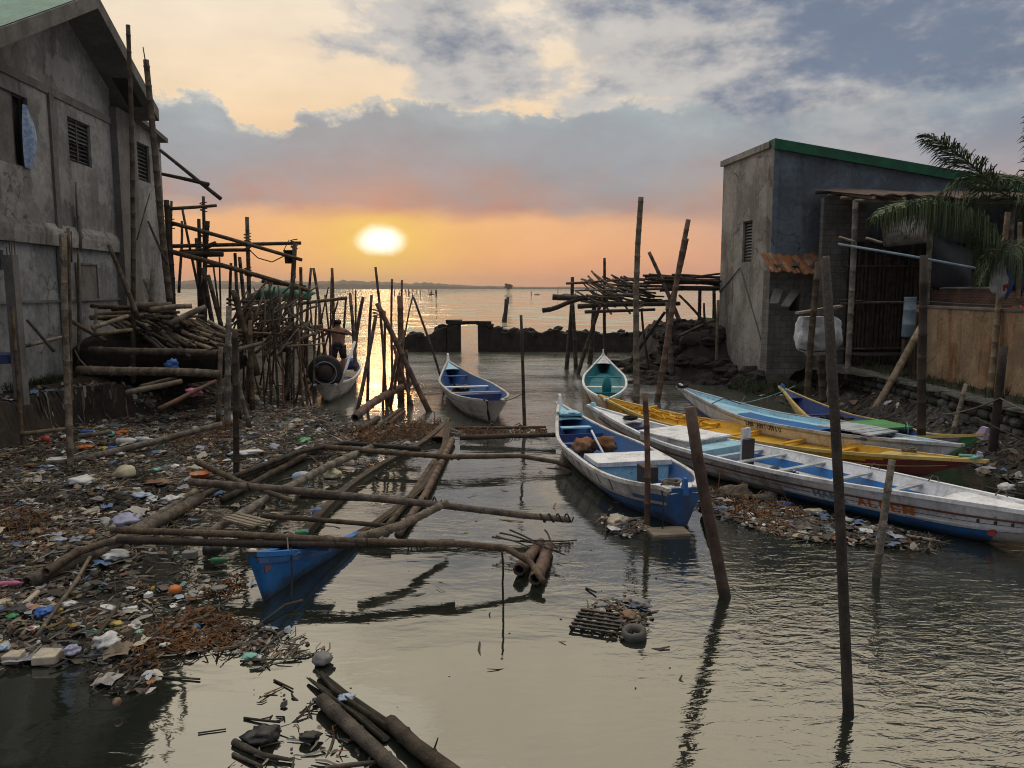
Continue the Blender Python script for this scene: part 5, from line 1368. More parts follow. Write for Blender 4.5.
# white sack bundle slung between poles
sc = P(818, 334, 22.8); vs, fs = lump((0, 0, 0), .66, .42, .62, .2, 1.4, 4, 11.0)
sbv = []
for v in vs:
    w_ = 1+.14*math.sin(v.x*9+v.z*3)+.35*mn.fractal(V(v.x*4, v.z*5, 3), 1, 2, 4); v = v*(1+.10*mn.noise(V(v.x*5, v.y*5, v.z*5))); sbv.append(sc+V(max(-.62, min(.66, v.x*1.05)), v.y*w_, max(-.6, min(.5, v.z*1.1))))
bag = tag(mesh('sack_bundle', sbv, fs, 'tarp_white', origin=sc-V(0, 0, .6), smooth=True), 'big dirty white sack bundle slung between poles beside the block annex', 'sack')
b = MB(); b.tube([V(-.64, -.30, .18), V(-.3, -.50, .12), V(.1, -.52, .16), V(.2, -.48, .2)], .02, 5); b.build('strap', 'rope_dark', bag)
o = MB(); a_, c_ = P(797, 313, 22.6), P(841, 306, 22.6); o.obox((a_+c_)/2, (c_-a_)/2, V(0, .16, 0), V(0, 0, .03)); tag(o.build('plank', 'plank', None, origin=(a_+c_)/2), 'pale board lying on top of the white sack bundle', 'plank')
o = MB(); a_, c_ = P(815, 304, 22.5), P(836, 312, 22.3); o.obox((a_+c_)/2+V(0, 0, .07), (c_-a_)/2, V(0, .05, 0), V(0, 0, .02)); tag(o.build('plank', 'plank', None, origin=a_), 'narrow board crossing the board on top of the white sack bundle', 'plank')

# poles on the right, each with its own look
pole(848, 712, 825, 258, 12.5, 'tallest dark squared pole standing in the water in front of the lettered boat', 'wood_dark', taper=.78, nodes=0, name='mooring_pole')
pole(725, 597, 690, 407, 13, 'thick brown pole leaning left, in the water between the two white boats', 'bamboo_red', taper=.9, nodes=0, name='mooring_pole')
pole(647, 525, 645, 393, 6.5, 'thin dark pole standing at the blue stern of the white and blue boat', 'bamboo_red', taper=.85, name='mooring_pole')
pole(876, 577, 892, 460, 9, 'short grey pole in the water in front of the orange lettering', 'wood_grey', taper=.8, name='mooring_pole')
pole(637, 408, 641, 197, 6.5, 'very tall slim grey pole rising above the horizon behind the yellow boat', 'wood_grey', taper=.8, name='mooring_pole')
pole(525, 425, 521, 315, 4, 'slim dark stake in the open water right of the grey white boat', 'wood_dark', taper=.7, name='mooring_pole')
pole(922, 455, 924, 255, 9, 'tall dark pole behind the green bow of the yellow boat', 'wood_dark', taper=.85, name='mooring_pole', nodes=.5)
pole(990, 462, 1004, 346, 9, 'short dark pole between the yellow bow and the stone wall', 'wood_dark', taper=.85, name='mooring_pole', nodes=0)
pole(990, 393, 1008, 212, 6.5, 'tall pale pole leaning right in front of the ochre plaster wall', 'bamboo_pale', z=.9, taper=.8, deep=.2)
pole(1012, 395, 1020, 222, 5, 'pale pole at the right edge beside the tall pale leaning pole', 'bamboo_pale', z=.9, taper=.8, deep=.2)
pole(870, 417, 921, 327, 7.5, 'pale prop pole leaning right against the tall dark pole by the ochre wall', 'bamboo_pale', taper=.9, dY=.5, deep=.3)
pole(949, 443, 966, 384, 5.5, 'short thin stake leaning against the stone wall behind the green bow', 'wood_grey', taper=.8, dY=.4)
pole(808, 395, 818, 262, 7, 'brown pole left of the tallest pole, holding the white sack bundle', 'bamboo', taper=.85, deep=.4, Y=22.3)
pole(822, 392, 816, 310, 8, 'thick short post behind the white sack bundle', 'wood_dark', taper=.9, deep=.4, Y=23.6)
pole(831, 400, 826, 256, 8, 'grey pole just behind the tallest dark pole', 'wood_grey', taper=.85, deep=.4, Y=22.0)
pole(860, 360, 869, 262, 4.5, 'thin stick leaning right beside the shelter post', 'wood_grey', z=.95, deep=.1)
pole(872, 358, 866, 244, 4, 'thin upright stick under the long blue grey pipe', 'wood_dark', z=.95, deep=.1)
pole(846, 372, 857, 300, 4, 'short thin stick leaning right under the shelter, left of the shelter post', 'wood_dark', z=.7, deep=.3)
pole(899, 345, 921, 236, 4.5, 'thin stick leaning right beside the faded blue drum', 'wood_grey', z=.95, deep=.1)
pole(760, 378, 762, 345, 6, 'short grey post at the foot of the cement building', 'wood_grey', deep=.4, nodes=0)
pole(717, 380, 718, 300, 3.5, 'grey post at the far lower corner of the cement building', 'wood_grey', deep=.4, nodes=0)
pole(895, 350, 905, 315, 5, 'stubby stick at the left end of the ochre wall', 'wood_grey', z=.95, deep=.1)
pole(966, 300, 966, 243, 3.5, 'thin post rising behind the low brick wall', 'wood_grey', z=2.2, deep=1.2)
rope('rope from the green bow arching up to the short dark pole', [yg.world(V(.1, .3, 1.0)), P(960, 412, 16.2), P(1000, 398, 15.6), P(1060, 425, 14.2)], .015, 'rope', .03)
rope('rope from the lilac bow to the right shore', [yg.world(V(-.5, 0, 1.0)), P(1070, 455, 15.5)], .012, 'rope', .06)
rope('thin green line between the raised white bow and the yellow boat bow', [sa.world(V(sa.L*.8, -.4, .8)), P(735, 404, 22.0), yg.world(V(yg.L*.97, .1, .9))], .01, 'pl_mint', .08)
rope('thin line from the grey white boat to the slim dark stake', [gb.world(V(.05, -.25, .6)), P(523.5, 393, G(525, 425).y)], .012, 'rope', .03)
rope('dark mooring rope hanging at the blue stern of the white and blue boat', [cb.world(V(.25, .25, .62)), cb.world(V(-.1, .35, .35)), cb.world(V(-.02, .33, -.1))], .012, 'rope_dark')

# ------------------------------------------------------------------ coconut palm at the right edge
palm = empty('coconut_palm', (13.4, 19.6, .9), 0, 'coconut palm at the right edge, one long frond drooping over the shelter', 'palm')
b = MB(); b.tube(bent((0, 0, -.2), (-.1, .1, 4.9), 6, .03), [.19, .16, .15, .14, .13, .13, .13], 10, .25, knob=1.05); b.build('trunk', 'wood_grey', palm, smooth=True)
def frond(pts, ll, dens, droop, seed, w=.036):
    rr = random.Random(seed); b = MB(); pts = [Vector(p) for p in pts]
    cv = []
    n = 26
    for i in range(n+1):                     # smooth curve through the control points
        f = i/n*(len(pts)-1); k = min(int(f), len(pts)-2); u = f-k
        p0, p1, p2, p3 = pts[max(0, k-1)], pts[k], pts[k+1], pts[min(len(pts)-1, k+2)]
        cv.append(.5*((2*p1)+(p2-p0)*u+(2*p0-5*p1+4*p2-p3)*u*u+(3*p1-p0-3*p2+p3)*u**3))
    b.tube(cv, [lerp(.035, .008, i/n) for i in range(n+1)], 6)
    for i in range(3, n):
        for q in range(dens):
            f = (q+rr.random())/dens; p = cv[i].lerp(cv[i+1], f); tg = (cv[i+1]-cv[i]).normalized(); t_ = i/n
            side = tg.cross(V(0, 0, 1)).normalized()
            for sg in (1, -1):
                if rr.random() < .1: continue
                L_ = ll*(math.sin(math.pi*min(1, .12+t_*.92))**.6)*rr.uniform(.75, 1.1)
                up = rr.uniform(.05, .35); d = (side*sg*rr.uniform(.5, .9)+tg*rr.uniform(.3, .95)+V(0, 0, up*rr.uniform(-.6, 1.4))).normalized()
                dr = droop*rr.uniform(.7, 1.3)
                m_ = p+d*L_*.5-V(0, 0, L_*.12*dr); e_ = p+d*L_*(.80-.25*min(1, dr))-V(0, 0, L_*.55*dr)
                wv = (tg*.8+V(rr.uniform(-.3, .3), rr.uniform(-.3, .3), rr.uniform(-.3, .3))).normalized()*w*rr.uniform(.6, 1.2)
                b.quad(p-wv*.4, p+wv*.4, m_+wv*.5, m_-wv*.5); b.poly([m_-wv*.5, m_+wv*.5, e_])
    return b
cr = palm.location+V(-.1, .1, 4.75)
def fr(pix, Y0, Y1, **k):
    n = len(pix); pts = [cr]+[P(px, py, lerp(Y0, Y1, i/(n-1))) for i, (px, py) in enumerate(pix)]
    b = frond([p-palm.location for p in pts], **k); b.build('frond', 'leaf', palm)
fr([(1008, 196), (975, 168), (948, 147), (922, 134)], 19.4, 19.0, ll=1.2, dens=10, droop=.4, seed=1, w=.036)
fr([(1010, 250), (975, 216), (935, 199), (900, 203), (868, 219)], 19.0, 18.4, ll=1.25, dens=16, droop=1.25, seed=2, w=.036)
fr([(1020, 262), (1000, 250), (985, 262), (978, 285)], 19.4, 19.4, ll=.8, dens=7, droop=1.3, seed=8, w=.036)
fr([(1044, 190), (1042, 160), (1038, 125), (1036, 92)], 19.5, 19.0, ll=.9, dens=6, droop=.5, seed=3, w=.036)
for k in range(7):
    a = -1.3+k*.62; d = V(math.cos(a), math.sin(a), 0); b = frond([V(-.1, .1, 4.75), V(-.1, .1, 5.3)+d*.8, V(-.1, .1, 5.5)+d*1.8, V(-.1, .1, 4.9)+d*2.8, V(-.1, .1, 4.0)+d*3.3], .95, 6, .8, 20+k, .03); b.build('frond', 'leaf', palm)

# ------------------------------------------------------------------ stick platforms on stilts, right of the centre
def z0pole(px0, py0, px1, py1, w_, lab, mat='wood_dark', dY=0.0, **k): return pole(px1, py1, px0, py0, w_, lab, mat, dY=dY, **k)
PLAT = 'stilts of the stick platforms'
for a in [(572.5, 277, 566.3, 368.7, 4.5, 'leftmost dark stilt of the stick platform, crossed by a longer arm'), (572.5, 299, 575.5, 369, 4.5, 'dark stilt beside the leftmost stilt of the stick platform'),
          (600.5, 304, 578.5, 374.5, 4.5, 'dark stilt leaning right under the piled sticks'), (594.5, 296, 589.5, 364, 5.5, 'greyish upright stilt under the left end of the piled sticks'),
          (604.5, 258, 605.8, 359, 3.5, 'slim upright stilt rising through the piled sticks'), (636.5, 264, 634, 369, 5, 'dark stilt just left of the very tall grey pole'),
          (641.6, 310.7, 649.4, 373, 3, 'thin dark stilt below the right end of the piled sticks'), (665, 312, 631, 361, 4, 'slanting brace below the right end of the piled sticks'),
          (688.4, 219.5, 657, 402, 6.5, 'longest reddish pole leaning right beside the second stick stack', 'bamboo_red'), (687, 238.5, 669, 310, 5, 'reddish pole leaning close behind the longest leaning pole', 'bamboo_red'),
          (667.6, 302, 672.8, 379.7, 6, 'stout brown stilt under the second stick stack', 'bamboo'), (649, 252, 679, 320, 4.5, 'brown pole leaning left across the second stick stack', 'bamboo'),
          (679, 295, 715, 334, 3, 'thin brace running from the second stack down to the rubble', 'bamboo'), (717, 318.5, 681, 335, 3, 'pale thin stick over the rubble bank', 'wood_grey'), (717, 338, 675.5, 364.6, 3.5, 'pale thin stick low on the rubble bank', 'wood_grey'),
          (704, 303, 704.5, 318, 2.5, 'tiny stake on top of the rubble bank', 'wood_dark'), (715, 303, 715.5, 318, 2.5, 'tiny stake on the rubble bank next to the cement building', 'wood_dark')]:
    lab = a[5]; mat = a[6] if len(a) > 6 else 'wood_dark'
    yb_ = a[3]
    Yk = min(33.0, G(a[2], max(a[3], a[1])).y) if yb_ > 340 else 31.5
    base = P(a[2], a[3], Yk) if yb_ <= 362 else G(a[2], a[3]); top = P(a[0], a[1], base.y)
    d = (base-top).normalized(); r = a[4]/2*base.y/FPX
    stick('stilt', [base+d*(.6 if base.z < .3 else .1), top], r, r*.75, mat, lab, 'stilt', PLAT, wob=.012)
def hp(a, c, Y0, Y1, w_, lab, mat='wood_dark', group='bearers of the stick platforms', name='bearer', cat='bearer', wob=.02):
    p, q = P(*a, Y0), P(*c, Y1); r = w_/2*Y0/FPX; return stick(name, [p, q], r, r*.8, mat, lab, cat, group, wob=wob)
hp((552.5, 297), (592, 298), 32.4, 32.2, 6, 'dark blunt beam sticking out left of the piled sticks')
hp((542.6, 310.5), (585, 298), 32.0, 32.3, 5, 'crooked branch sticking out lowest on the left of the piled sticks', wob=.05)
hp((578, 306.5), (680, 303.5), 32.0, 32.6, 5, 'front bearer under the piled sticks'); hp((585, 312), (655, 309.5), 31.6, 32.2, 3.5, 'thin lower bearer under the piled sticks'); hp((590, 303), (676, 301), 33.6, 33.6, 5, 'rear bearer under the piled sticks')
for i in range(62):
    u = R.random(); cxp = lerp(590, 655, u); top_ = 291-12*math.sin(math.pi*min(1, u*1.1))*1.0; py_ = R.uniform(top_-2, 304)
    Y_ = R.uniform(31.8, 33.8); c = P(cxp, py_, Y_); a = R.gauss(.45, .35) if u < .72 else R.gauss(0, .25); L_ = R.uniform(.7, 1.7) if u < .75 else R.uniform(.5, 1.3)
    d = V(math.cos(a), R.uniform(-.5, .5), -math.sin(a)*.8); d.normalize()
    r = R.uniform(.035, .06)
    stick('piled_stick', [c-d*L_/2, c+d*L_/2], r, r*.8, 'wood_grey' if u < .62 else 'wood_dark', 'stick piled on the stilt platform right of the ruined wall', 'stick', 'sticks piled on the left stilt platform', nodes=0, sides=6, wob=.03)
for i in range(26):
    c = P(R.uniform(655, 722), R.uniform(276.5, 287), R.uniform(31.5, 33.5)); a = R.gauss(-.02, .06); L_ = R.uniform(2.0, 4.2); d = V(math.cos(a), R.uniform(-.25, .25), math.sin(a)).normalized()
    stick('stacked_pole', [c-d*L_/2, c+d*L_/2], .055, .045, R.choice(['bamboo', 'wood_dark', 'bamboo']), 'long pole stacked level on the second stilt platform beside the cement building', 'stick', 'poles stacked on the right stilt platform', nodes=.5, sides=6, wob=.012)
hp((566, 283.5), (645, 280), 32.5, 32.5, 2.5, 'long thin pole poking out left between the two stick stacks', 'bamboo', name='loose_pole', cat='pole', group=None)
hp((660, 290), (722, 289), 31.6, 31.8, 4, 'front bearer under the second stick stack'); hp((662, 287), (722, 287), 33.6, 33.6, 4, 'rear bearer under the second stick stack')
for (px, py_, lab) in ((700, 360, 'hidden rear stilt at the right end of the second stick stack'), (714, 352, 'rear stilt beside the cement building under the second stick stack')):
    q = P(px, 288, 33.4); stick('stilt', [V(q.x, q.y, -.3), q], .09, .07, 'wood_dark', lab, 'stilt', PLAT)
# ------------------------------------------------------------------ left shore: tall poles by the house
def lp(tx, ty, bx, by, Y, w_, label, mat='bamboo', group=None, dY=0.0, name='bamboo_pole', taper=.8, wob=.006, deep=.3, nodes=.45, cat='pole', minz=None):
    base = P(bx, by, Y); top = P(tx, ty, Y+dY); d = (base-top).normalized(); r = max(.014, w_/2*Y/FPX*.88)
    return stick(name, [base+d*deep, top], r, r*taper, mat, label, cat, group, nodes, 8, wob)
lp(128, 25, 133, 372, 21.5, 6, 'tallest straight bamboo pole against the corner of the cement house', 'bamboo')
lp(146, 60, 170, 300, 22.5, 8, 'thick bamboo pole leaning against the rear wing of the house', 'bamboo')
lp(143, 47, 147, 70, 22.4, 1.5, 'thin rod sticking up from the top of the leaning thick bamboo pole', 'bamboo', nodes=0, deep=0)
lp(78, 250, 78, 352, 21.0, 3, 'thin pole standing close to the house wall beside the blocked window', 'bamboo')
lp(109, 245, 134, 308, 21.0, 6, 'thick stick leaning right against the corner column of the house', 'bamboo')
lp(144, 279, 152, 298, 22, 5, 'short stub leaning beside the rear wing of the house', 'wood_grey', nodes=0)
lp(153, 269, 151, 303, 22, 6, 'short grey upright stub beside the rear wing of the house', 'wood_grey', nodes=0)
lp(96, 308, 95, 330, 21, 4, 'small grey stub standing near the log heap by the house', 'wood_grey', nodes=0)
lp(27, 320, 46, 342, 19.5, 4, 'short stick leaning on the house wall above the grassy bank', 'wood_dark')
lp(160, 150, 221, 199, 24, 4.5, 'dark pole slanting down to the right from the wing eave', 'wood_dark', deep=0)
lp(162, 174, 209, 184.5, 24, 4.5, 'dark nearly level pole sticking out from the house wing', 'wood_dark', deep=0)
lp(148, 221, 163, 255, 22.2, 3, 'thin bent pipe rising against the rear wing wall', 'wood_dark', nodes=0)
lp(150, 193, 137, 240, 22.6, 1.5, 'pale thin rod slanting across the rear wing wall', 'wood_grey', nodes=0, deep=0)
lp(12, 306, 23, 450, 17.0, 4.5, 'slim stake standing in the litter in front of the grassy bank, at the far left', 'bamboo')
lp(64, 233, 71, 470, 15.2, 8, 'thick grey bamboo pole standing in the litter, tied to a thinner one', 'wood_grey')
lp(68, 228, 71.5, 466, 15.3, 4.5, 'thinner bamboo pole tied to the thick grey pole on the left', 'bamboo')
lp(59.5, 234, 62, 262, 15.15, 2.5, 'short stub tied to the top of the thick grey pole', 'wood_grey', deep=0, nodes=0)
lp(235, 330, 236, 480, 14.4, 7.5, 'dark upright pole standing in the litter near the floating bamboo', 'wood_dark', taper=.9)
# squared cement post at the bank
pb0 = P(21, 385, 18.2); pb1 = P(19, 255, 18.2)
cp = empty('cement_post', V(pb0.x, pb0.y, .6), 0, 'square rough cement post standing on the grassy bank at the far left', 'post')
b = MB(); hw = 4.8*18.2/FPX
for i in range(7):
    pass
n = 7; rows = []
for i in range(n+1):
    z_ = lerp(0, pb1.z-.6, i/n); r = []
    for k, (sx, sy) in enumerate(((-1, -1), (1, -1), (1, 1), (-1, 1))):
        r.append(len(b.v)); b.v.append(V(sx*hw*(1+.07*mn.noise(V(i, k, 3)))+.04*i/n*0-.003*i, sy*hw*(1+.07*mn.noise(V(i, k, 8))), z_))
    rows.append(r)
for i in range(n):
    for k in range(4): b.f.append((rows[i][k], rows[i][(k+1) % 4], rows[i+1][(k+1) % 4], rows[i+1][k])); b.fm.append(0)
b.f.append(tuple(rows[-1])); b.fm.append(0); b.build('shaft', 'concrete_trim', cp)
b = MB()
for k in range(4): b.tube([V((k % 2-.5)*hw, (k//2-.5)*hw, pb1.z-.62), V((k % 2-.5)*hw*1.1, (k//2-.5)*hw, pb1.z-.42+.06*k)], .012, 5)
b.build('rebar', 'rust_dark', cp)

# planks and logs along the house foot
for i, (a, c, z0, z1, r, mat, lab) in enumerate([((0, 352), (56, 339), 1.25, 1.4, .05, 'wood_grey', 'pale pole lying along the house foot at the far left'), ((30, 345), (62, 337), 1.35, 1.45, .05, 'plank', 'pale short pole on top of the pole at the house foot'),
        ((92, 328), (128, 316), 1.5, 1.6, .06, 'bamboo_pale', 'pale bamboo sticking left out of the log heap, upper'), ((95, 334), (132, 330), 1.4, 1.5, .06, 'bamboo_pale', 'pale bamboo sticking left out of the log heap, lower'),
        ((68, 319), (106, 341), 1.9, 1.3, .055, 'bamboo', 'dark bamboo slanting from the thick grey pole towards the log heap')]):
    stick('bamboo_pole', [P(*a, 20.0), P(*c, 20.8)], r, r*.85, mat, lab, 'pole', wob=.008)
o = MB(); a_ = P(-2, 352, 18.4); o.box(a_.x-.6, a_.x+.40, a_.y-.3, a_.y+.2, a_.z-.25, a_.z-.04, jit=.02); tag(o.build('blue_crate', 'paint_blue_deep', None, origin=a_), 'dark blue crate at the far left edge beside the cement post', 'crate')

# long rail logs in front of the heap
hp2 = lambda a, c, Y0, Y1, w_, lab, mat='wood_grey', name='log', cat='log', group=None, wob=.01: stick(name, [P(*a, Y0), P(*c, Y1)], w_/2*Y0/FPX, w_/2*Y0/FPX*.85, mat, lab, cat, group, .6, 10, wob)
hp2((90, 350), (226, 353), 20.6, 20.2, 7.5, 'upper long grey log lying level in front of the stick heap', 'bamboo')
hp2((78, 370), (219, 374), 20.2, 19.6, 9, 'lower thick grey log lying level in front of the stick heap', 'wood_grey')
hp2((226, 353), (262, 343), 20.2, 21.6, 5, 'log continuing right from the upper long grey log', 'bamboo')
hp2((126, 393), (182, 381), 18.6, 19.4, 6, 'cut bamboo log lying on the bank, nearer the water', 'bamboo_pale'); hp2((140, 387), (176, 378), 19.2, 19.8, 5, 'cut bamboo log lying behind the nearer one on the bank', 'bamboo')
hp2((159, 409), (216, 381), 17.6, 19.2, 5, 'reddish pole slanting up from the litter to the fence posts', 'bamboo_red')
hp2((44, 467), (222, 424), 15.2, 17.6, 8, 'long grey trunk lying in the middle of the litter field', 'wood_grey'); hp2((20, 434), (66, 429), 16.8, 17.1, 5, 'pale stick lying in the litter left of the long grey trunk', 'bamboo_pale'); hp2((78, 436), (112, 432), 16.5, 16.8, 5, 'pale stick lying in the litter behind the long grey trunk', 'wood_grey')
hp2((51, 481), (56, 508), 14.1, 12.7, 9, 'short thick bamboo piece in the litter below the thick grey pole', 'bamboo_pale'); hp2((58, 490), (65, 503), 13.4, 12.8, 7, 'short brown bamboo piece beside the thicker one in the litter', 'bamboo')
rg = P(172, 365, 20.0); vs, fs = lump(rg, .16, .1, .14, .5, 1.8, 3, 5); tag(mesh('rag', vs, fs, 'pl_blue', origin=rg, smooth=True), 'blue rag tied to the upper long log in front of the heap', 'rag')
rg = P(194, 392, 18.9); vs, fs = lump(rg, .2, .1, .1, .5, 1.8, 3, 7); tag(mesh('rag', vs, fs, 'pl_pink', origin=rg, smooth=True), 'dull pink rag caught on the reddish pole on the bank', 'rag')
rope('thin rope hanging from the house pole down to the rail logs', [P(75, 350, 20.4), P(82, 362, 20.3), P(92, 368, 20.2)], .02, 'rope', .05)

# heap of logs and sticks beside the house
hc_ = lambda px, py, Y: P(px, py, Y)
vs, fs = lump(P(158, 345, 23.2)+V(0, .3, -.35), 2.5, 1.5, .95, .2, .8, 3, 2); tag(mesh('soil', vs, fs, 'mud'), kind='structure')
for i in range(96):
    u = R.random(); px = lerp(112, 224, u); top_ = lerp(305, 318, u) if u < .4 else lerp(308, 322, u); py_ = R.uniform(top_, 346 if u > .35 else 330); Y_ = lerp(23.6, 21.0, (py_-300)/46)+R.uniform(-.2, .3)
    c = P(px, py_, Y_); a = R.gauss(.42, .18); d = V(math.cos(a)*.75, -.75, -.16+R.uniform(-.1, .1)).normalized()
    if py_ < 318: d = V(1, R.uniform(-.5, .2), R.uniform(-.05, .06)).normalized()
    L_ = R.uniform(.9, 2.4); r = R.uniform(.04, .075)
    dk = py_ > 322 and u < .62
    stick('heaped_pole', [c-d*L_/2, c+d*L_/2], r, r*.85, R.choice(['wood_dark', 'wood_dark', 'bamboo']) if dk else R.choice(['wood_grey', 'bamboo_pale', 'bamboo']), 'weathered pole stacked in the big heap between the house and the fence', 'stick', 'poles stacked in the heap beside the house', nodes=.5, sides=7, wob=.02, hollow=True)
for i, (a, c, r, lab) in enumerate([((130, 305), (172, 305), .10, 'thick pale log lying on top of the heap, pointing at the house corner'), ((170, 324), (206, 307), .09, 'pale curved log on the right top of the heap'), ((150, 310), (192, 306), .08, 'pale log lying right of the thick pale log on the heap')]):
    stick('log', [P(*a, 21.4), P(*c, 21.8)], r, r*.85, 'bamboo_pale', lab, 'log', None, .5, 10, .03)

# bamboo scaffold and fence: the legible pieces first
SC = 'scaffold of poles left of the sun'
for a in [(166.4, 200, 171, 300, 24, 8, 'stout upright scaffold pole touching the house wing', 'wood_dark'), (171.5, 201, 171.5, 262, 24.4, 3.5, 'thin upright scaffold pole beside the stout one by the house wing', 'bamboo'),
          (203.4, 196.4, 204.8, 300, 25, 4.5, 'highest upright of the scaffold', 'bamboo'), (182, 207, 201, 305, 24.6, 3.5, 'scaffold pole leaning left, right of the stout upright', 'bamboo'),
          (181.9, 221, 180.2, 262, 26, 3.5, 'short scaffold upright behind the leaning pole', 'bamboo'), (198.8, 219, 200.8, 310, 24.5, 5, 'thick scaffold upright left of the highest one', 'wood_dark'),
          (207.8, 221, 203.5, 320, 24.3, 6, 'thick scaffold upright right of the highest one', 'wood_dark'), (247, 217, 249.5, 330, 24.8, 5.5, 'tall fence upright with a pointed top, in the middle of the scaffold', 'bamboo'),
          (294.9, 243, 288.5, 372, 24.4, 6.5, 'upright carrying the outer end of the scaffold and the bucket', 'bamboo'), (235, 253, 238, 305, 25, 4.5, 'fence upright with a cut top, left of the tall pointed one', 'bamboo'),
          (239.5, 257, 244, 300, 25.4, 5, 'fence upright leaning left beside the cut one', 'bamboo'), (231, 263, 230.5, 305, 25, 4, 'fence upright just left of the cut one', 'bamboo'), (300.7, 267, 300.2, 372, 25.5, 4.5, 'upright just right of the bucket pole', 'bamboo_red'),
          (196, 238, 199, 300, 25.2, 4, 'thin scaffold upright between the stout and the highest poles', 'bamboo'), (219.5, 257, 220, 300, 26.5, 2.5, 'thin far fence stick behind the scaffold', 'bamboo'), (213, 262, 217, 300, 26.5, 2.5, 'thin far stick left of the other far fence stick', 'bamboo'),
          (203, 268, 216, 345, 23.4, 6, 'thick pole leaning left in front of the heap', 'wood_dark'), (208, 275, 226, 350, 22.6, 6, 'thick dark pole leaning left, next to the grey posts', 'wood_dark'),
          (233, 290, 248, 342, 22.6, 8, 'stout brown pole leaning left behind the grey posts', 'bamboo')]:
    lp(a[0], a[1], a[2], a[3], a[4], a[5], a[6], a[7], SC, name='scaffold_pole', deep=1.0, wob=.01)
for a, c, Y0, Y1, w_, lab, mat in [((169, 208.8), (216.5, 205.5), 24.2, 24.2, 3.5, 'topmost short level scaffold rail', 'bamboo'), ((171, 222.8), (302, 260), 24.2, 24.2, 4, 'long scaffold rail slanting down right to the bucket', 'bamboo'),
        ((160, 246.5), (301, 243), 24.5, 24.6, 4, 'long level scaffold rail reaching the bucket upright', 'bamboo'), ((180, 251.5), (247.5, 250), 24.9, 24.9, 4, 'short level rail just under the long level one', 'bamboo'), ((184, 254.5), (223, 254), 24.3, 24.3, 6.5, 'thick short level board of the scaffold', 'wood_dark'),
        ((172.8, 252), (310, 291), 24.0, 24.2, 5, 'lower long rail slanting down right across the scaffold', 'bamboo'), ((207, 266), (224, 266), 25, 25, 3, 'small level stick on the scaffold, below the thick board', 'bamboo'), ((247, 309), (347, 298), 24.2, 25.5, 4, 'long level rail running right to the outer stakes', 'bamboo'),
        ((246, 331), (322, 326), 24.4, 25, 4, 'low level rail of the fence behind the man', 'bamboo_red'), ((270, 322), (348, 334), 26, 26, 3.5, 'low slanting rail behind the man', 'bamboo_red'), ((262, 281), (306, 287), 26.5, 26.5, 4, 'crooked branch over the green tarpaulin', 'wood_dark'), ((206, 247), (216, 243), 24.2, 24.2, 5, 'short stub tied over the long level scaffold rail', 'wood_dark')]:
    stick('scaffold_rail', [P(*a, Y0), P(*c, Y1)], w_/2*Y0/FPX, w_/2*Y0/FPX*.85, mat, lab, 'rail', 'rails of the scaffold', .5, 8, .008)
# bucket hanging from the scaffold
bt = P(289.8, 251, 24.5); bk = empty('bucket', P(289.5, 263.5, 24.5), 0, 'small dark bucket hanging from the outer end of the scaffold', 'bucket')
b = MB(); lathe(b, [(0, 0), (.13, 0), (.165, .36), (.18, .37), (.18, .40), (.15, .40), (.13, .05), (0, .05)]); b.build('body', 'rubber', bk, smooth=True)
b = MB(); b.tube([V(-.16, 0, .38), V(-.1, 0, .52), V(0, 0, .62), V(.1, 0, .52), V(.16, 0, .38)], .014, 5); b.tube([V(0, 0, .62), V(0, 0, .72)], .012, 5); b.build('handle', 'wire', bk)
rope('slack rope hanging from the scaffold to the bucket', [P(246, 247, 24.6), P(258, 258, 24.6), P(272, 262, 24.6), P(286, 255, 24.5)], .018, 'rope_dark')

# grey posts in front of the fence
GP = 'posts at the right end of the rail logs'
for a in [(221, 347, 219, 402, 19.8, 6.5, 'left upright of the three grey posts ending the rail logs', 'wood_grey'), (229, 306, 227.5, 415, 19.6, 8, 'tallest and thickest of the grey posts ending the rail logs', 'wood_grey'), (229, 344, 245, 408, 19.3, 6, 'grey post leaning left against the tallest one at the rail logs', 'wood_grey'),
          (236, 335, 239, 400, 20.4, 5, 'brown upright right of the grey posts', 'bamboo'), (250, 320, 252, 392, 21.4, 6, 'brown upright midway along the fence', 'bamboo')]:
    lp(*a[:8], GP, name='fence_post', deep=.5)
# dense crowd of fence sticks down to the water
for i in range(32):
    u = R.random(); px = lerp(234, 312, u**.9); Yb = lerp(22.6, 27.5, R.random()); g0 = P(px, 300, Yb)
    x_ = g0.x; ztop = CAMZ-(R.uniform(280, 335)-288)/FPX*Yb; lean = R.gauss(0, .22)
    p0 = V(x_, Yb, -.5); p1 = V(x_+lean*(ztop+.5), Yb+R.uniform(-.3, .3), ztop); r = R.uniform(.022, .045)
    stick('fence_stick', [p0, p1], r, r*.7, R.choice(['bamboo', 'bamboo_red', 'wood_dark', 'bamboo']), 'stick of the crowded fence between the heap and the man', 'stick', 'sticks of the crowded fence', nodes=.5, sides=6, wob=.02)
for i in range(95):                                   # driftwood tumbled among the fence
    c = P(R.uniform(238, 308), R.uniform(296, 345), R.uniform(22.6, 25)); a = R.gauss(.7, .6); d = V(math.cos(a), R.uniform(-.5, .5), math.sin(a)).normalized(); L_ = R.uniform(.6, 1.6); r = R.uniform(.025, .05)
    stick('driftwood', [c-d*L_/2, c+d*L_/2], r, r*.7, R.choice(['wood_grey', 'bamboo_pale', 'bamboo']), 'driftwood stick tumbled among the crowded fence', 'stick', 'driftwood among the fence sticks', nodes=0, sides=6, wob=.05)
tc_ = P(283, 296, 26.2); vs, fs = lump(tc_, 1.0, .6, .28, .25, 1.4, 3, 9, flat=.5); tag(mesh('tarpaulin', vs, fs, 'tarp_green', origin=tc_, smooth=True), 'green tarpaulin spread over sticks behind the fence', 'tarpaulin')
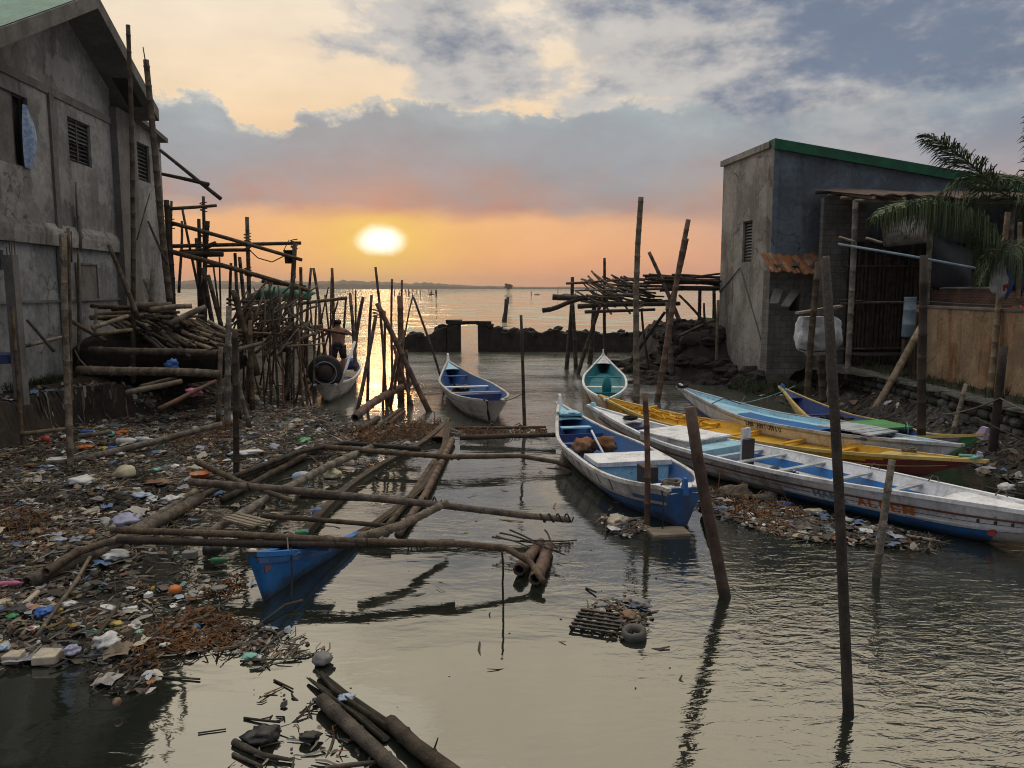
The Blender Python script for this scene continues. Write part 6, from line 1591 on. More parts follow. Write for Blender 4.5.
# stakes standing in the water beyond the fence
ST_ = 'stakes beyond the fence'
for a in [(311, 268, 306, 345, 27, 3.5, 'stake standing left of the taller pair beyond the fence', 'bamboo_red'), (313.5, 268, 323, 338, 27.5, 4, 'stake leaning left beyond the fence', 'bamboo_red'), (332, 268, 334.5, 340, 28, 4, 'pointed stake of the pair directly behind the man', 'bamboo_red'), (331.5, 276, 329.5, 345, 27, 2.5, 'thin stake of the pair directly behind the man', 'bamboo_red'),
          (350, 293, 354, 348, 27, 4.5, 'short thick stake right of the man', 'bamboo_red'), (346, 297, 344.5, 330, 29, 3, 'thin stake just behind the short thick one', 'bamboo_red'), (355.5, 290, 355, 330, 29, 2.5, 'thin straight stake right of the short thick one', 'bamboo_red'), (363, 297, 358, 329, 28.5, 4.5, 'crooked stake with a bent foot right of the man', 'bamboo_red'),
          (325, 295, 330, 345, 26, 2.5, 'thin stake leaning left behind the man', 'bamboo_red'), (319, 300, 319.5, 340, 26, 2.5, 'thin upright stake left of the man', 'bamboo_red')]:
    lp(*a[:8], ST_, name='stake', deep=.8, wob=.015, nodes=.4)
# leaning bundle right of the man
BN = 'leaning bundle of poles at the sun glint'
for a in [(375.5, 267, 387, 415, 23, 3.5, 'tallest thin pole of the leaning bundle, leaning left', 'bamboo_red'), (371.5, 295, 367.5, 408, 23, 4, 'left upright of the leaning bundle', 'bamboo_red'), (376, 315, 356, 415, 22.8, 5, 'grey pole of the bundle leaning right towards its top', 'wood_grey'), (377, 303, 435, 422, 22.2, 7, 'thick pole of the bundle leaning left, foot out to the right', 'bamboo_red'),
          (400, 296, 401, 385, 24, 8, 'thickest upright of the leaning bundle', 'bamboo_red'), (392, 279, 392.5, 360, 25, 3, 'thin straight upright rising behind the bundle', 'bamboo_red'), (402, 280, 399, 380, 24.5, 3, 'thin upright close to the thickest one of the bundle', 'bamboo_red'), (384.5, 311, 383, 400, 23.4, 3.5, 'short upright inside the bundle', 'bamboo_red'),
          (405, 330, 390, 405, 23.2, 4, 'inner pole of the bundle leaning right', 'bamboo_red'), (393, 345, 410, 400, 23.4, 4, 'inner pole of the bundle leaning left', 'bamboo_red'), (398, 350, 386, 410, 23.0, 4.5, 'low inner pole of the bundle leaning right', 'bamboo_red'), (406, 350, 408, 395, 23.6, 4.5, 'low outer upright of the bundle', 'bamboo_red'),
          (413.5, 297, 440, 378, 27, 3, 'slim pole of the tent shaped pair, leaning left', 'wood_dark'), (413, 295, 403, 350, 27, 2, 'thinner pole of the tent shaped pair, leaning right', 'wood_dark')]:
    lp(*a[:8], BN, name='leaning_pole', deep=.6, wob=.012)
for a, c, z0, z1, w_, lab in [((355, 418), (410, 383), .10, .55, 9, 'thick reddish bamboo lying at the foot of the leaning bundle'), ((352, 434), (378, 418), .06, .1, 7, 'short red bamboo lying in the litter below the bundle'), ((362, 440), (400, 410), .05, .1, 6, 'reddish bamboo lying behind the short red one'), ((388, 425), (404, 412), .06, .12, 5, 'stub of reddish bamboo right of the others below the bundle'), ((378, 436), (392, 425), .05, .08, 5, 'smallest reddish stub lying below the bundle')]:
    p, q = G(*a, z0), G(*c, z1); r = w_/2*p.y/FPX; stick('bamboo_pole', [p, q], r, r*.9, 'bamboo_red', lab, 'pole', wob=.03, nodes=.45, hollow=True)

# lashings where the scaffold and the leaning poles cross
for i, (px, py, Y_) in enumerate([(203.5, 207, 24.6), (203.8, 233, 24.5), (247.5, 246, 24.6), (294, 244, 24.5), (247.5, 238, 24.6), (199, 247, 24.5), (171, 224, 24.2), (229, 352, 19.9), (221, 352, 20.0), (248, 272, 24.4), (293, 288, 24.3), (376, 313, 22.9), (398, 345, 23.4), (641, 305, 32), (670, 303, 31.6), (594, 305, 31.9)]):
    c_ = P(px, py, Y_); b = MB(); pts_ = [c_+V(.10*math.cos(k*.8), .10*math.sin(k*.8), .012*k-.14) for k in range(25)]
    b.tube(pts_, .016, 5); tag(b.build('lashing', R.choice(['rope_dark', 'rope']), None, origin=c_, smooth=True), 'cord lashing wound round crossing poles of the scaffold, bundle or platform', 'lashing', 'cord lashings at pole crossings')
# ------------------------------------------------------------------ floating litter field
def GP_(pl): return [tuple(G(*p)[:2]) for p in pl]
D1 = GP_([(-90, 438), (75, 424), (85, 402), (235, 398), (310, 405), (352, 418), (400, 424), (452, 428), (462, 434), (440, 442), (400, 447), (345, 458), (290, 466), (238, 488), (195, 518), (185, 545), (236, 575), (226, 600), (232, 622), (292, 634), (240, 655), (168, 654), (150, 694), (118, 694), (95, 690), (84, 668), (40, 668), (-90, 690)])
MAT_ = GP_([(-90, 432), (75, 420), (88, 400), (235, 396), (300, 404), (330, 420), (380, 432), (350, 446), (290, 462), (215, 486), (150, 525), (130, 560), (160, 610), (200, 632), (180, 645), (140, 650), (100, 664), (60, 660), (-90, 674)])
def mz(x, y): return -.028+.045*(mn.fractal(V(x*1.6, y*1.6, 1), 1, 2, 5)+.35)
o = heap('mud_flat', MAT_, mz, 'mud', .11)
PAL = [((.34, .27, .17), 5), ((.16, .135, .11), 9), ((.09, .07, .055), 10), ((.05, .04, .033), 9), ((.27, .235, .19), 7), ((.42, .385, .33), 5.5), ((.62, .62, .61), 3.0), ((.19, .12, .075), 4), ((.24, .12, .06), 2.4), ((.28, .34, .40), .9), ((.07, .14, .32), .3),
       ((.08, .22, .14), .3), ((.34, .08, .05), .25), ((.45, .31, .09), .2), ((.26, .40, .40), .25), ((.035, .035, .035), 4)]
PW = [w_ for _, w_ in PAL]
def chips(polys, n, seed, s0=.02, s1=.10, z0=.0, z1=.05, darker=1.0, dens=None, stickf=.35):
    rr = random.Random(seed); b = MB(); cols = []
    xs = [p[0] for p in polys]; ys = [p[1] for p in polys]; k = 0; tries = 0
    while k < n and tries < n*60:
        tries += 1
        x_, y_ = rr.uniform(min(xs), max(xs)), rr.uniform(min(ys), max(ys))
        if rr.random() > min(1, (13/max(y_, 6.5))**1.1*.75): continue
        if not inpoly(x_, y_, polys): continue
        if dens and rr.random() > dens(x_, y_): continue
        k += 1; zb = z0+(z1-z0)*rr.random()**1.5; c = rr.choices(PAL, PW)[0][0]; f = rr.uniform(.5, 1.2)*darker; f *= max(.3, min(1.35, .85+1.5*mn.fractal(V(x_*.9, y_*.9, 21), 1, 2, 3))); c = tuple(min(.75, v*f) for v in c)
        a = rr.uniform(0, 6.28); u = V(math.cos(a), math.sin(a), rr.gauss(0, .16)); v_ = V(-math.sin(a), math.cos(a), rr.gauss(0, .22))
        q = rr.random(); st = len(b.v); p = V(x_, y_, zb)
        if q < stickf:                        # bit of stick or reed
            L_ = rr.uniform(.04, .22)*(1 if y_ > 9 else .65); w_ = rr.uniform(.004, .014)
            if max(c) > .3: c = tuple(v*.6 for v in c)
            m_ = p+u*L_*.1+v_*rr.uniform(-.04, .04)
            for e, d_ in ((p-u*L_, w_*.7), (m_, w_), (p+u*L_, w_*.6)):
                b.v += [e-v_*d_, e+V(0, 0, d_*1.3), e+v_*d_]
            for g_ in (0, 3):
                for h_ in (0, 1): b.f.append((st+g_+h_, st+g_+h_+3, st+g_+h_+4, st+g_+h_+1)); b.fm.append(0)
        elif q > .978:                        # crumpled sheet or bag
            s_ = rr.uniform(.05, .16)*(s1/.1); c = rr.choice([(.5, .5, .52), (.3, .32, .38), (.42, .38, .30), (.12, .10, .09), (.06, .06, .065), (.18, .14, .10), (.10, .17, .32), (.36, .33, .30)])
            for i in range(5):
                for j in range(5):
                    fx, fy = i/2-1, j/2-1; hh = s_*.55*(1-.5*(fx*fx+fy*fy))*abs(mn.noise(V(x_*40+i*1.1, y_*40+j*1.1, 0)))*2
                    b.v.append(p+u*fx*s_*rr.uniform(.8, 1.15)+v_*fy*s_*rr.uniform(.6, .9)+V(0, 0, hh))
            for i in range(4):
                for j in range(4): b.f.append((st+i*5+j, st+i*5+j+1, st+i*5+j+6, st+i*5+j+5)); b.fm.append(0)
        elif q < .88:                         # flake: ragged bent plate with thickness edge
            s_ = (s0+(s1-s0)*rr.random()**2.0*1.05); m_ = rr.randint(5, 7); asp = rr.uniform(.4, .9)
            b.v.append(p+V(0, 0, s_*rr.uniform(.05, .35)))
            for i in range(m_):
                an = 6.283*i/m_; rad = s_*rr.uniform(.65, 1.15); b.v.append(p+u*math.cos(an)*rad+v_*math.sin(an)*rad*asp+V(0, 0, rr.uniform(-.2, .2)*s_*.5))
            for i in range(m_): b.f.append((st, st+1+i, st+1+(i+1) % m_)); b.fm.append(0)
        else:                                 # lump
            s_ = rr.uniform(s0, s1)*.7
            pts_ = [u*s_, v_*s_*.8, u*-s_, v_*-s_*.8]
            b.v.append(p+V(0, 0, s_*.7))
            for t_ in pts_: b.v.append(p+t_*rr.uniform(.7, 1.2)+V(0, 0, s_*rr.uniform(.0, .3)))
            for t_ in pts_: b.v.append(p+t_*.9-V(0, 0, s_*.4))
            for i in range(4):
                b.f.append((st, st+1+i, st+1+(i+1) % 4)); b.fm.append(0); b.f.append((st+1+i, st+5+i, st+5+(i+1) % 4, st+1+(i+1) % 4)); b.fm.append(0)
        while len(cols) < len(b.v): cols.append(c)
    return b, cols
def litter(name, parts_, kind='stuff'):
    b = MB(); cols = []
    for q, c in parts_:
        n = len(b.v); b.v += q.v; b.f += [tuple(n+k for k in f) for f in q.f]; b.fm += q.fm; cols += c
    return tag(b.build(name, 'litter', None, cols=cols), kind=kind)
THIN = GP_([(175, 535), (240, 560), (240, 610), (200, 612), (170, 575), (150, 555)])
def dens1(x, y):
    if inpoly(x, y, THIN): return .16
    return max(.10, min(1, .62+1.1*mn.fractal(V(x*.55, y*.55, 12), 1, 2, 4)))
A1 = chips(D1, 20000, 3, .012, .075, .0, .06, dens=dens1, stickf=.48)
A1b = chips(MAT_, 9000, 4, .02, .10, .02, .09)
SP = GP_([(226, 510), (300, 470), (360, 450), (440, 440), (425, 455), (400, 470), (335, 500), (330, 540), (250, 600), (236, 575)])
A2 = chips(SP, 420, 5, .015, .07, 0, .03)
BK = [(-12, 17.5), (-9, 18.5), (-7.3, 20), (-6.4, 23), (-6.4, 28), (-9.5, 28), (-11.6, 24), (-12, 20)]
A3, A3c = chips(BK, 3600, 6, .02, .10, 0, .03)
for i, v in enumerate(A3.v): A3.v[i] = V(v.x, v.y, v.z+max(0, bz(v.x, v.y))+.01)
A4 = chips(GP_([(292, 632), (250, 622), (236, 640), (250, 668), (318, 660), (330, 650)]), 130, 7, .01, .05, 0, .02, stickf=.7)
A5 = chips(GP_([(250, 690), (320, 700), (352, 716), (385, 768), (400, 800), (215, 800), (235, 760), (262, 720)]), 150, 8, .012, .05, 0, .025, stickf=.6)
A6 = chips([(-1.8, 6.2), (4.2, 6.2), (4.5, 13), (1.2, 16), (-1.2, 14)], 70, 15, .008, .03, 0, .008, stickf=.5)
litter('floating_litter', [A6, A1, A1b, A2, (A3, A3c), A4, A5])
B1 = chips(GP_([(692, 484), (720, 494), (800, 511), (880, 527), (945, 543), (930, 552), (880, 548), (800, 541), (745, 527), (716, 517), (700, 505)]), 2300, 9, .02, .09, 0, .07, .8)
B2 = chips(GP_([(598, 517), (640, 520), (650, 530), (625, 538), (605, 532)]), 220, 10, .02, .07, 0, .05, .9)
B3 = chips(GP_([(574, 618), (598, 600), (625, 594), (652, 610), (650, 636), (620, 640), (590, 636)]), 260, 11, .015, .06, .0, .02, stickf=.25)
SLP = [(8.9, 12), (10.7, 12), (10.7, 26), (8.0, 27), (8.2, 24), (9.1, 19)]
B4, B4c = chips(SLP, 3000, 12, .02, .10, 0, .02, .3)
for i, v in enumerate(B4.v): B4.v[i] = V(v.x, v.y, v.z+max(0, fz(v.x, v.y))+.01)
litter('drifted_rubbish', [B1, B2, B3, (B4, B4c)])
B5 = heap('mud_bar', GP_([(700, 486), (735, 496), (800, 510), (880, 526), (925, 536), (880, 543), (800, 536), (745, 522), (712, 508)]), lambda x, y: -.03+.06*(mn.fractal(V(x*1.8, y*1.8, 4), 1, 2, 4)+.35), 'mud', .1)

# dry weed tangles
def weed(pix, n, L, zup, seed, rad=.006):
    rad *= 1.25; n = int(n*.8); rr = random.Random(seed); b = MB(); pl_ = GP_(pix); xs = [p[0] for p in pl_]; ys = [p[1] for p in pl_]; k = 0
    while k < n:
        x_, y_ = rr.uniform(min(xs), max(xs)), rr.uniform(min(ys), max(ys))
        if not inpoly(x_, y_, pl_): continue
        k += 1; a = rr.uniform(0, 6.28); p = V(x_, y_, rr.uniform(.01, .05)); pts = [p]; l_ = L*rr.uniform(.4, 1.2)
        for i in range(4):
            a += rr.gauss(0, .8); p = p+V(math.cos(a)*l_/4, math.sin(a)*l_/4, zup*rr.gauss(.25, .6)*(1 if i < 2 else -.8)); p.z = max(.005, p.z); pts.append(p)
        b.tube(pts, [rad*rr.uniform(.6, 1.3)]*5, 4, cap=False)
    return b
w_ = MB()
for q in (weed([(130, 640), (200, 612), (238, 622), (236, 650), (165, 655), (132, 676)], 420, .24, .035, 1), weed([(165, 445), (232, 425), (235, 440), (170, 456)], 240, .35, .09, 2), weed([(-20, 530), (50, 515), (70, 535), (10, 552)], 170, .3, .08, 3),
          weed([(340, 432), (440, 424), (450, 434), (360, 446)], 420, .4, .10, 4, .008), weed([(180, 600), (240, 575), (240, 600)], 60, .2, .04, 5), weed([(0, 450), (240, 430), (230, 520), (60, 570), (0, 600)], 330, .22, .03, 6), weed([(462, 430), (545, 430), (545, 436), (470, 440)], 160, .4, .08, 7, .008),
          weed([(715, 490), (800, 508), (790, 535), (725, 518)], 200, .35, .09, 8, .007), weed([(585, 605), (640, 598), (640, 632), (590, 632)], 35, .16, .012, 9)):
    n = len(w_.v); w_.v += q.v; w_.f += [tuple(n+k for k in f) for f in q.f]; w_.fm += q.fm
tag(w_.build('dry_weed', 'weed'), kind='stuff')

# ---- single pieces of litter one can point to
def bagL(px, py, w_, mat, label, name='plastic_bag', cat='bag', asp=.7, hgt=.4, z=.03, seed=None, amp=.6):
    z += .05*(px < 260 and py > 425 and not (px > 235 and py > 640)); p = G(px, py, z); s = w_/2*p.y/FPX; sd = seed if seed is not None else px*.37+py*.11
    vs, fs = lump((0, 0, 0), s, s*asp*1.3, s*hgt, amp, 1.7, 3, sd)
    a = R.uniform(0, 3.1); ca, sa_ = math.cos(a*.15), math.sin(a*.15)
    o = mesh(name, [p+V(v.x*ca-v.y*sa_, v.x*sa_+v.y*ca, max(-.02, v.z+s*hgt*.4)) for v in vs], fs, mat, origin=p, smooth=True)
    return tag(o, label, cat)
def bottle(px, py, L_px, mat, cap, label, ang=0.0, z=.03, fat=.16):
    z += .045*(px < 235); p = G(px, py, z); L_ = L_px*p.y/FPX; r = L_*fat
    root = empty('plastic_bottle', p, ang, label, 'bottle')
    b = MB(); lathe(b, [(0, 0), (r*.85, 0), (r, L_*.05), (r, L_*.3), (r*.9, L_*.36), (r, L_*.42), (r, L_*.62), (r*.75, L_*.76), (r*.35, L_*.86), (r*.33, L_*.92), (0, L_*.92)], (-L_/2, 0, r*.5), V(1, 0, .03), 12); b.build('bottle_body', mat, root, smooth=True)
    b = MB(); lathe(b, [(r*.42, L_*.90), (r*.42, L_), (0, L_)], (-L_/2, 0, r*.5), V(1, 0, .03), 10); b.build('cap', cap, root, smooth=True)
    return root
def slab(px, py, w_, d_, h_, mat, label, name='foam_block', cat='foam', ang=0.0, z=.0, tilt=0.0):
    z += .03*(px < 235); p = G(px, py, z); s = p.y/FPX; b = MB(); ca, sa_ = math.cos(ang), math.sin(ang); n = 4
    W2, D2, H_ = w_*s/2, d_*s/2, h_*s
    b.box(-W2, W2, -D2, D2, -.02, H_, jit=min(.02, H_*.2)); 
    for v in b.v: x_, y_ = v.x, v.y; v.x = x_*ca-y_*sa_; v.y = x_*sa_+y_*ca; v.z += x_*tilt
    o = b.build(name, mat, None); o.location = p; bv = o.modifiers.new('worn_edges', 'BEVEL'); bv.width = min(.012, H_*.2); bv.segments = 2
    return tag(o, label, cat)
bagL(81, 483, 24, 'pl_white', 'white and blue plastic bag in the litter right of the short bamboo pieces'); bagL(126, 475, 20, 'pl_cream', 'pale yellow round container floating in the middle of the litter', 'container', 'container', .8, .75, amp=.12)
bottle(128, 443, 22, 'pl_white', 'pl_blue', 'cloudy white bottle lying behind the long grey trunk, left of its twin', .1); bottle(144, 441, 18, 'pl_white', 'pl_white', 'cloudy white bottle with white cap lying behind the long grey trunk', -.1)
slab(59, 461, 20, 14, 3, 'pl_white', 'flat white board in the litter beside the thick grey pole', 'board', 'board', .2)
b0 = G(46, 439, .14); vs, fs = lump(b0, .09, .09, .085, .02, 1, 3); tag(mesh('ball', vs, fs, 'pl_red', origin=b0, smooth=True), 'faded red ball in the litter left of the thick grey pole', 'ball')
bagL(85, 448, 11, 'pl_orange', 'orange scrap of plastic in the litter right of the thick grey pole', 'plastic_scrap', 'scrap'); bagL(103, 449, 9, 'pl_yellow', 'yellow crumpled scrap beside the blue lump in the litter', 'plastic_scrap', 'scrap'); bagL(113, 449, 10, 'pl_blue', 'deep blue plastic lump just above the long grey trunk', 'plastic_lump', 'scrap')
bagL(110, 435, 9, 'pl_mint', 'pale mint round tub at the back of the litter', 'tub', 'tub', .9, .7, amp=.1); bagL(121, 433, 13, 'pl_orange', 'flat orange red scrap next to the pale mint tub', 'plastic_scrap', 'scrap', .7, .3)
bt_ = G(200, 477, .12); ot = empty('orange_tray', bt_, .1, 'shallow orange tray on the end of the floating bamboo', 'tray'); s_ = 19*bt_.y/FPX
b = MB(); lathe(b, [(0, 0), (s_*.42, 0), (s_*.5, .07), (s_*.55, .075), (s_*.47, .06), (s_*.38, .015), (0, .015)], (0, 0, 0), None, 18); b.build('tray_body', 'pl_orange', ot, smooth=True)
bagL(172, 501, 20, 'pl_white', 'white plastic bag in front of the twin floating bamboo'); bagL(128, 522, 28, 'pl_lilac', 'lilac plastic bag lying left of the twin bamboo'); bagL(141, 496, 19, 'pl_paleblue', 'pale blue flattened bag in the middle of the litter', hgt=.25)
bagL(115, 557, 25, 'pl_white', 'greyish white bag lying right of the open bamboo ends', hgt=.35); bottle(221, 562, 20, 'pl_green', 'pl_black', 'green bottle floating left of the blue bow', .1); bagL(175, 591, 13, 'pl_orange', 'orange can shaped float in the litter near the blue bow', 'float', 'float', .8, .7, amp=.1)
bottle(12, 585, 24, 'pl_pink', 'pl_pink', 'pink bottle at the left edge of the litter', .05, fat=.12); bottle(215, 553, 22, 'pl_black', 'pl_grey', 'black bottle left of the blue bow', .1, fat=.3); slab(190, 556, 14, 10, 5, 'pl_grey', 'grey foam slab beside the black bottle')
bagL(155, 470, 11, 'pl_mint', 'mint scrap in the litter above the twin bamboo', 'plastic_scrap', 'scrap', .7, .3); bagL(160, 482, 24, 'pl_brown', 'brown flat piece of cardboard in the litter', 'cardboard', 'cardboard', .6, .14)
slab(48, 660, 25, 20, 9, 'pl_foam', 'square dirty foam block at the front edge of the litter', ang=.1); slab(14, 660, 20, 14, 8, 'pl_foam', 'smaller pale foam block at the front left edge of the litter', ang=-.05)
bagL(107, 644, 24, 'pl_white', 'crumpled white bag near the front edge of the litter', hgt=.6, asp=.9); bagL(44, 613, 17, 'pl_blue', 'crumpled blue bag between the broken canes at the left', hgt=.5); bagL(72, 652, 16, 'pl_lilac', 'dull blue bag at the front edge of the litter beside the foam block', hgt=.6)
bagL(117, 624, 11, 'pl_yellow', 'yellow scrap in the litter beside the slanting cane', 'plastic_scrap', 'scrap'); bagL(4, 648, 13, 'pl_paleblue', 'pale bag cut by the left edge of the picture', hgt=.6); slab(130, 610, 14, 6, 3, 'pl_white', 'small white foam plate behind the weed', ang=.3)
bagL(12, 617, 11, 'pl_green', 'dull green lump at the left edge', 'plastic_lump', 'scrap'); bagL(219, 588, 17, 'pl_grey', 'grey sandal sole floating near the blue bow', 'sandal', 'sandal', .6, .2, amp=.1); bagL(117, 703, 9, 'pl_brown', 'brown coconut husk floating just off the litter', 'coconut_husk', 'husk', 1.0, .9, amp=.15)
bagL(249, 657, 13, 'pl_mint', 'mint green scrap at the end of a floating stick', 'plastic_scrap', 'scrap', .7, .4); bagL(323, 661, 20, 'pl_grey', 'pale grey foam lump at the tip of the big floating bamboo', 'foam_lump', 'foam', .9, .7, amp=.25)
bagL(262, 737, 32, 'pl_black', 'dark crumpled sheet floating at the bottom of the picture', 'plastic_sheet', 'sheet', .7, .45); bagL(310, 738, 20, 'pl_black', 'dark leaf shaped scrap floating beside the big bamboo', 'plastic_scrap', 'scrap', .6, .4); bagL(316, 700, 8, 'pl_black', 'tiny dark scrap floating above the big bamboo', 'plastic_scrap', 'scrap')
bottle(302, 534, 13, 'pl_green', 'pl_neon', 'green bottle with bright cap behind the blue bow', .2, z=.22, fat=.22); bagL(318, 514, 12, 'pl_blue', 'blue can floating inside the flooded boat', 'can', 'can', .9, .8, amp=.05); bottle(88, 433, 14, 'pl_blue', 'pl_white', 'blue bottle lying at the back of the litter', .1)
bagL(305, 441, 13, 'pl_neon', 'bright green scrap in the litter under a crossing bamboo', 'plastic_scrap', 'scrap', .6, .35); bagL(248, 453, 34, 'pl_white', 'long flat whitish sheet in the litter', 'plastic_sheet', 'sheet', .35, .12); bagL(230, 423, 13, 'pl_white', 'white lump caught at the end of the long grey trunk', 'foam_lump', 'foam', .8, .8)
bagL(225, 415, 10, 'pl_lilac', 'small pale bag at the foot of the grey posts', hgt=.6); bagL(302, 478, 20, 'pl_paleblue', 'pale blue tub lying between crossing bamboos', 'tub', 'tub', .6, .5, amp=.12); bagL(333, 476, 18, 'pl_cream', 'torn cream foam piece under the crossing bamboo', 'foam_lump', 'foam', .7, .5)
for i, (px, py, w2, m_, l_) in enumerate([(360, 446, 14, 'pl_paleblue', 'pale blue flat scrap near the flooded boat end'), (372, 452, 12, 'pl_white', 'whitish flat scrap near the far end of the flooded boat'), (120, 454, 9, 'pl_white', 'white scrap just below the long grey trunk'), (65, 437, 9, 'pl_white', 'white scrap behind the faded red ball'), (30, 466, 12, 'pl_brown', 'brown scrap left of the flat white board'),
        (96, 500, 14, 'pl_grey', 'grey flat scrap below the white and blue bag'), (60, 540, 13, 'pl_paleblue', 'small pale scrap left of the open bamboo ends'), (70, 604, 13, 'pl_white', 'white scrap beside the broken canes'), (140, 632, 10, 'pl_mint', 'mint scrap in front of the weed'), (165, 645, 10, 'pl_white', 'white scrap at the edge of the weed')]):
    bagL(px, py, w2, m_, l_, 'plastic_scrap', 'scrap', .6, .3)
# canes and bamboo in the litter
def wl(name, pts, w0, mat, label, cat='pole', group=None, nodes=.35, hollow=False, w1=None, sides=9):
    """floating or resting pole through picture points (px, py, z)"""
    P_ = [G(*p) for p in pts]; kk = .70 if name == 'outrigger_beam' else (.74 if w0 < 15 else .9)
    r0 = kk*w0/2*P_[0].y/FPX; r1 = kk*(w1 or w0*.85)/2*P_[-1].y/FPX
    if len(P_) == 2: P_ = bent(P_[0], P_[1], 4, .008)
    b = MB(); n = len(P_); b.tube(P_, [lerp(r0, r1, i/(n-1)) for i in range(n)], sides, nodes, hollow=hollow)
    return tag(b.build(name, mat, None, origin=P_[0], smooth=True), label, cat, group)
wl('bamboo_pole', [(27, 583, .10), (90, 556, .10), (150, 526, .12), (200, 498, .12)], 17, 'wood_grey', 'thick open ended floating bamboo, the nearer of the pair in the litter', hollow=True, w1=13)
wl('bamboo_pole', [(46, 572, .20), (75, 553, .24), (105, 543, .26), (150, 538, .26)], 14, 'bamboo', 'bent open ended bamboo lying over the nearer floating one', hollow=True, w1=9)
wl('bamboo_pole', [(100, 548, .06), (160, 514, .06), (195, 492, .08)], 11, 'wood_grey', 'floating bamboo just behind the thick open ended one', w1=10)
wl('bamboo_pole', [(190, 502, .08), (250, 473, .10), (300, 455, .10), (330, 448, .08)], 9, 'bamboo', 'floating bamboo carrying on from the thick pair towards the back')
wl('bamboo_pole', [(222, 500, .05), (270, 474, .08), (305, 456, .08)], 9, 'bamboo', 'second floating bamboo close beside the one carrying on to the back')
wl('bamboo_pole', [(205, 535, .18), (270, 497, .26), (330, 465, .24), (375, 446, .18)], 12, 'wood_grey', 'long pale bamboo crossing over the beams, from the plank end up to the right', w1=10)
wl('cane', [(62, 602, .08), (78, 578, .1), (90, 557, .16)], 6, 'bamboo_pale', 'pale split cane standing up from the litter at the bamboo ends'); wl('cane', [(36, 637, .05), (58, 606, .08), (79, 578, .1)], 6.5, 'bamboo_pale', 'pale cane lying below the bamboo ends, longest of the canes')
wl('cane', [(17, 612, .05), (38, 592, .08)], 9, 'pl_foam', 'pale torn husk in the litter at the left'); wl('cane', [(86, 653, .05), (120, 603, .08)], 5.5, 'bamboo', 'brown cane slanting through the front litter')
wl('cane', [(20, 638, .04), (27, 628, .05)], 6, 'bamboo_pale', 'short pale cane stub at the lower left'); wl('stick', [(150, 676, .015), (200, 679, .015)], 3.5, 'bamboo', 'thin stick floating off the front edge of the litter'); wl('stick', [(198, 733, .01), (226, 729, .01)], 2.5, 'wood_dark', 'thin dark stick alone on the water at the bottom left')
wl('stick', [(240, 661, .02), (302, 658, .02)], 3, 'bamboo', 'thin stick floating behind the big bamboo, with a mint scrap'); wl('stick', [(257, 626, .02), (285, 605, .05), (303, 600, .07)], 4, 'wood_grey', 'branch caught at the foot of the blue bow'); wl('stick', [(274, 680, .01), (293, 689, .015)], 3, 'wood_dark', 'short stick floating above the drifting scraps')
# big bamboos at the bottom
wl('bamboo_pole', [(322, 700, .07), (352, 728, .07), (395, 768, .07), (440, 815, .07)], 17, 'bamboo', 'big floating bamboo at the bottom of the picture, left of the split one', w1=19, nodes=.45, hollow=True)
wl('bamboo_pole', [(390, 722, .06), (415, 746, .07), (455, 775, .08), (500, 810, .08)], 18, 'bamboo', 'big whole bamboo at the bottom of the picture, behind the split one', w1=22, nodes=.45)
def half(pix, w0, label, mat='bamboo'):
    P_ = [G(*p) for p in pix]; b = MB(); rows = []
    for i, p in enumerate(P_):
        tg = (P_[min(i+1, len(P_)-1)]-P_[max(0, i-1)]).normalized(); u = tg.cross(V(0, 0, 1)).normalized(); w_ = u.cross(tg); r = w0/2*p.y/FPX*(.35 if i == 0 else 1); row = []
        for k in range(9):
            a = math.pi*(1+k/8)+.5; row.append(p+(u*math.cos(a)+w_*math.sin(a))*r)
        for k in range(9):
            a = math.pi*(2-k/8)+.5; row.append(p+(u*math.cos(a)+w_*math.sin(a))*r*.84)
        rows.append(row)
    n = len(rows[0]); base = len(b.v)
    for r in rows: b.v += r
    for i in range(len(rows)-1):
        for k in range(n): b.f.append((base+i*n+k, base+(i+1)*n+k, base+(i+1)*n+(k+1) % n, base+i*n+(k+1) % n)); b.fm.append(0)
    b.f.append(tuple(range(n))); b.fm.append(0); b.f.append(tuple(reversed(range((len(rows)-1)*n, len(rows)*n)))); b.fm.append(0)
    return tag(b.build('split_bamboo', mat, None, origin=P_[0], smooth=True), label, 'bamboo')
half([(319, 670, .05), (340, 689, .06), (365, 706, .06), (392, 724, .07)], 17, 'right half of the split bamboo at the bottom of the picture'); half([(308, 677, .04), (330, 692, .05), (355, 710, .05), (386, 737, .05)], 11, 'left half of the split bamboo at the bottom of the picture')
bagL(346, 698, 17, 'pl_paleblue', 'pale blue wrapper lying inside the split bamboo', 'wrapper', 'wrapper', .5, .3, z=.06)
stick('twig', [G(433, 752, .08), G(438, 738, .22)], .008, .005, 'wood_dark', 'twig sticking up from the big whole bamboo', 'twig', nodes=0); wl('log', [(234, 742, .02), (262, 755, .03), (292, 760, .02)], 11, 'wood_grey', 'short grey driftwood log floating at the bottom of the picture', 'log', nodes=0, w1=5); wl('stick', [(233, 754, .01), (262, 767, .02)], 6, 'wood_grey', 'thin driftwood piece below the short grey log', nodes=0)
wl('stick', [(330, 768, .02), (378, 762, .03)], 8, 'bamboo_red', 'reddish stick at the bottom edge beside the big bamboo', nodes=0); wl('stick', [(244, 718, .01), (280, 722, .03)], 4, 'wood_dark', 'dark twig floating above the dark crumpled sheet', nodes=0)
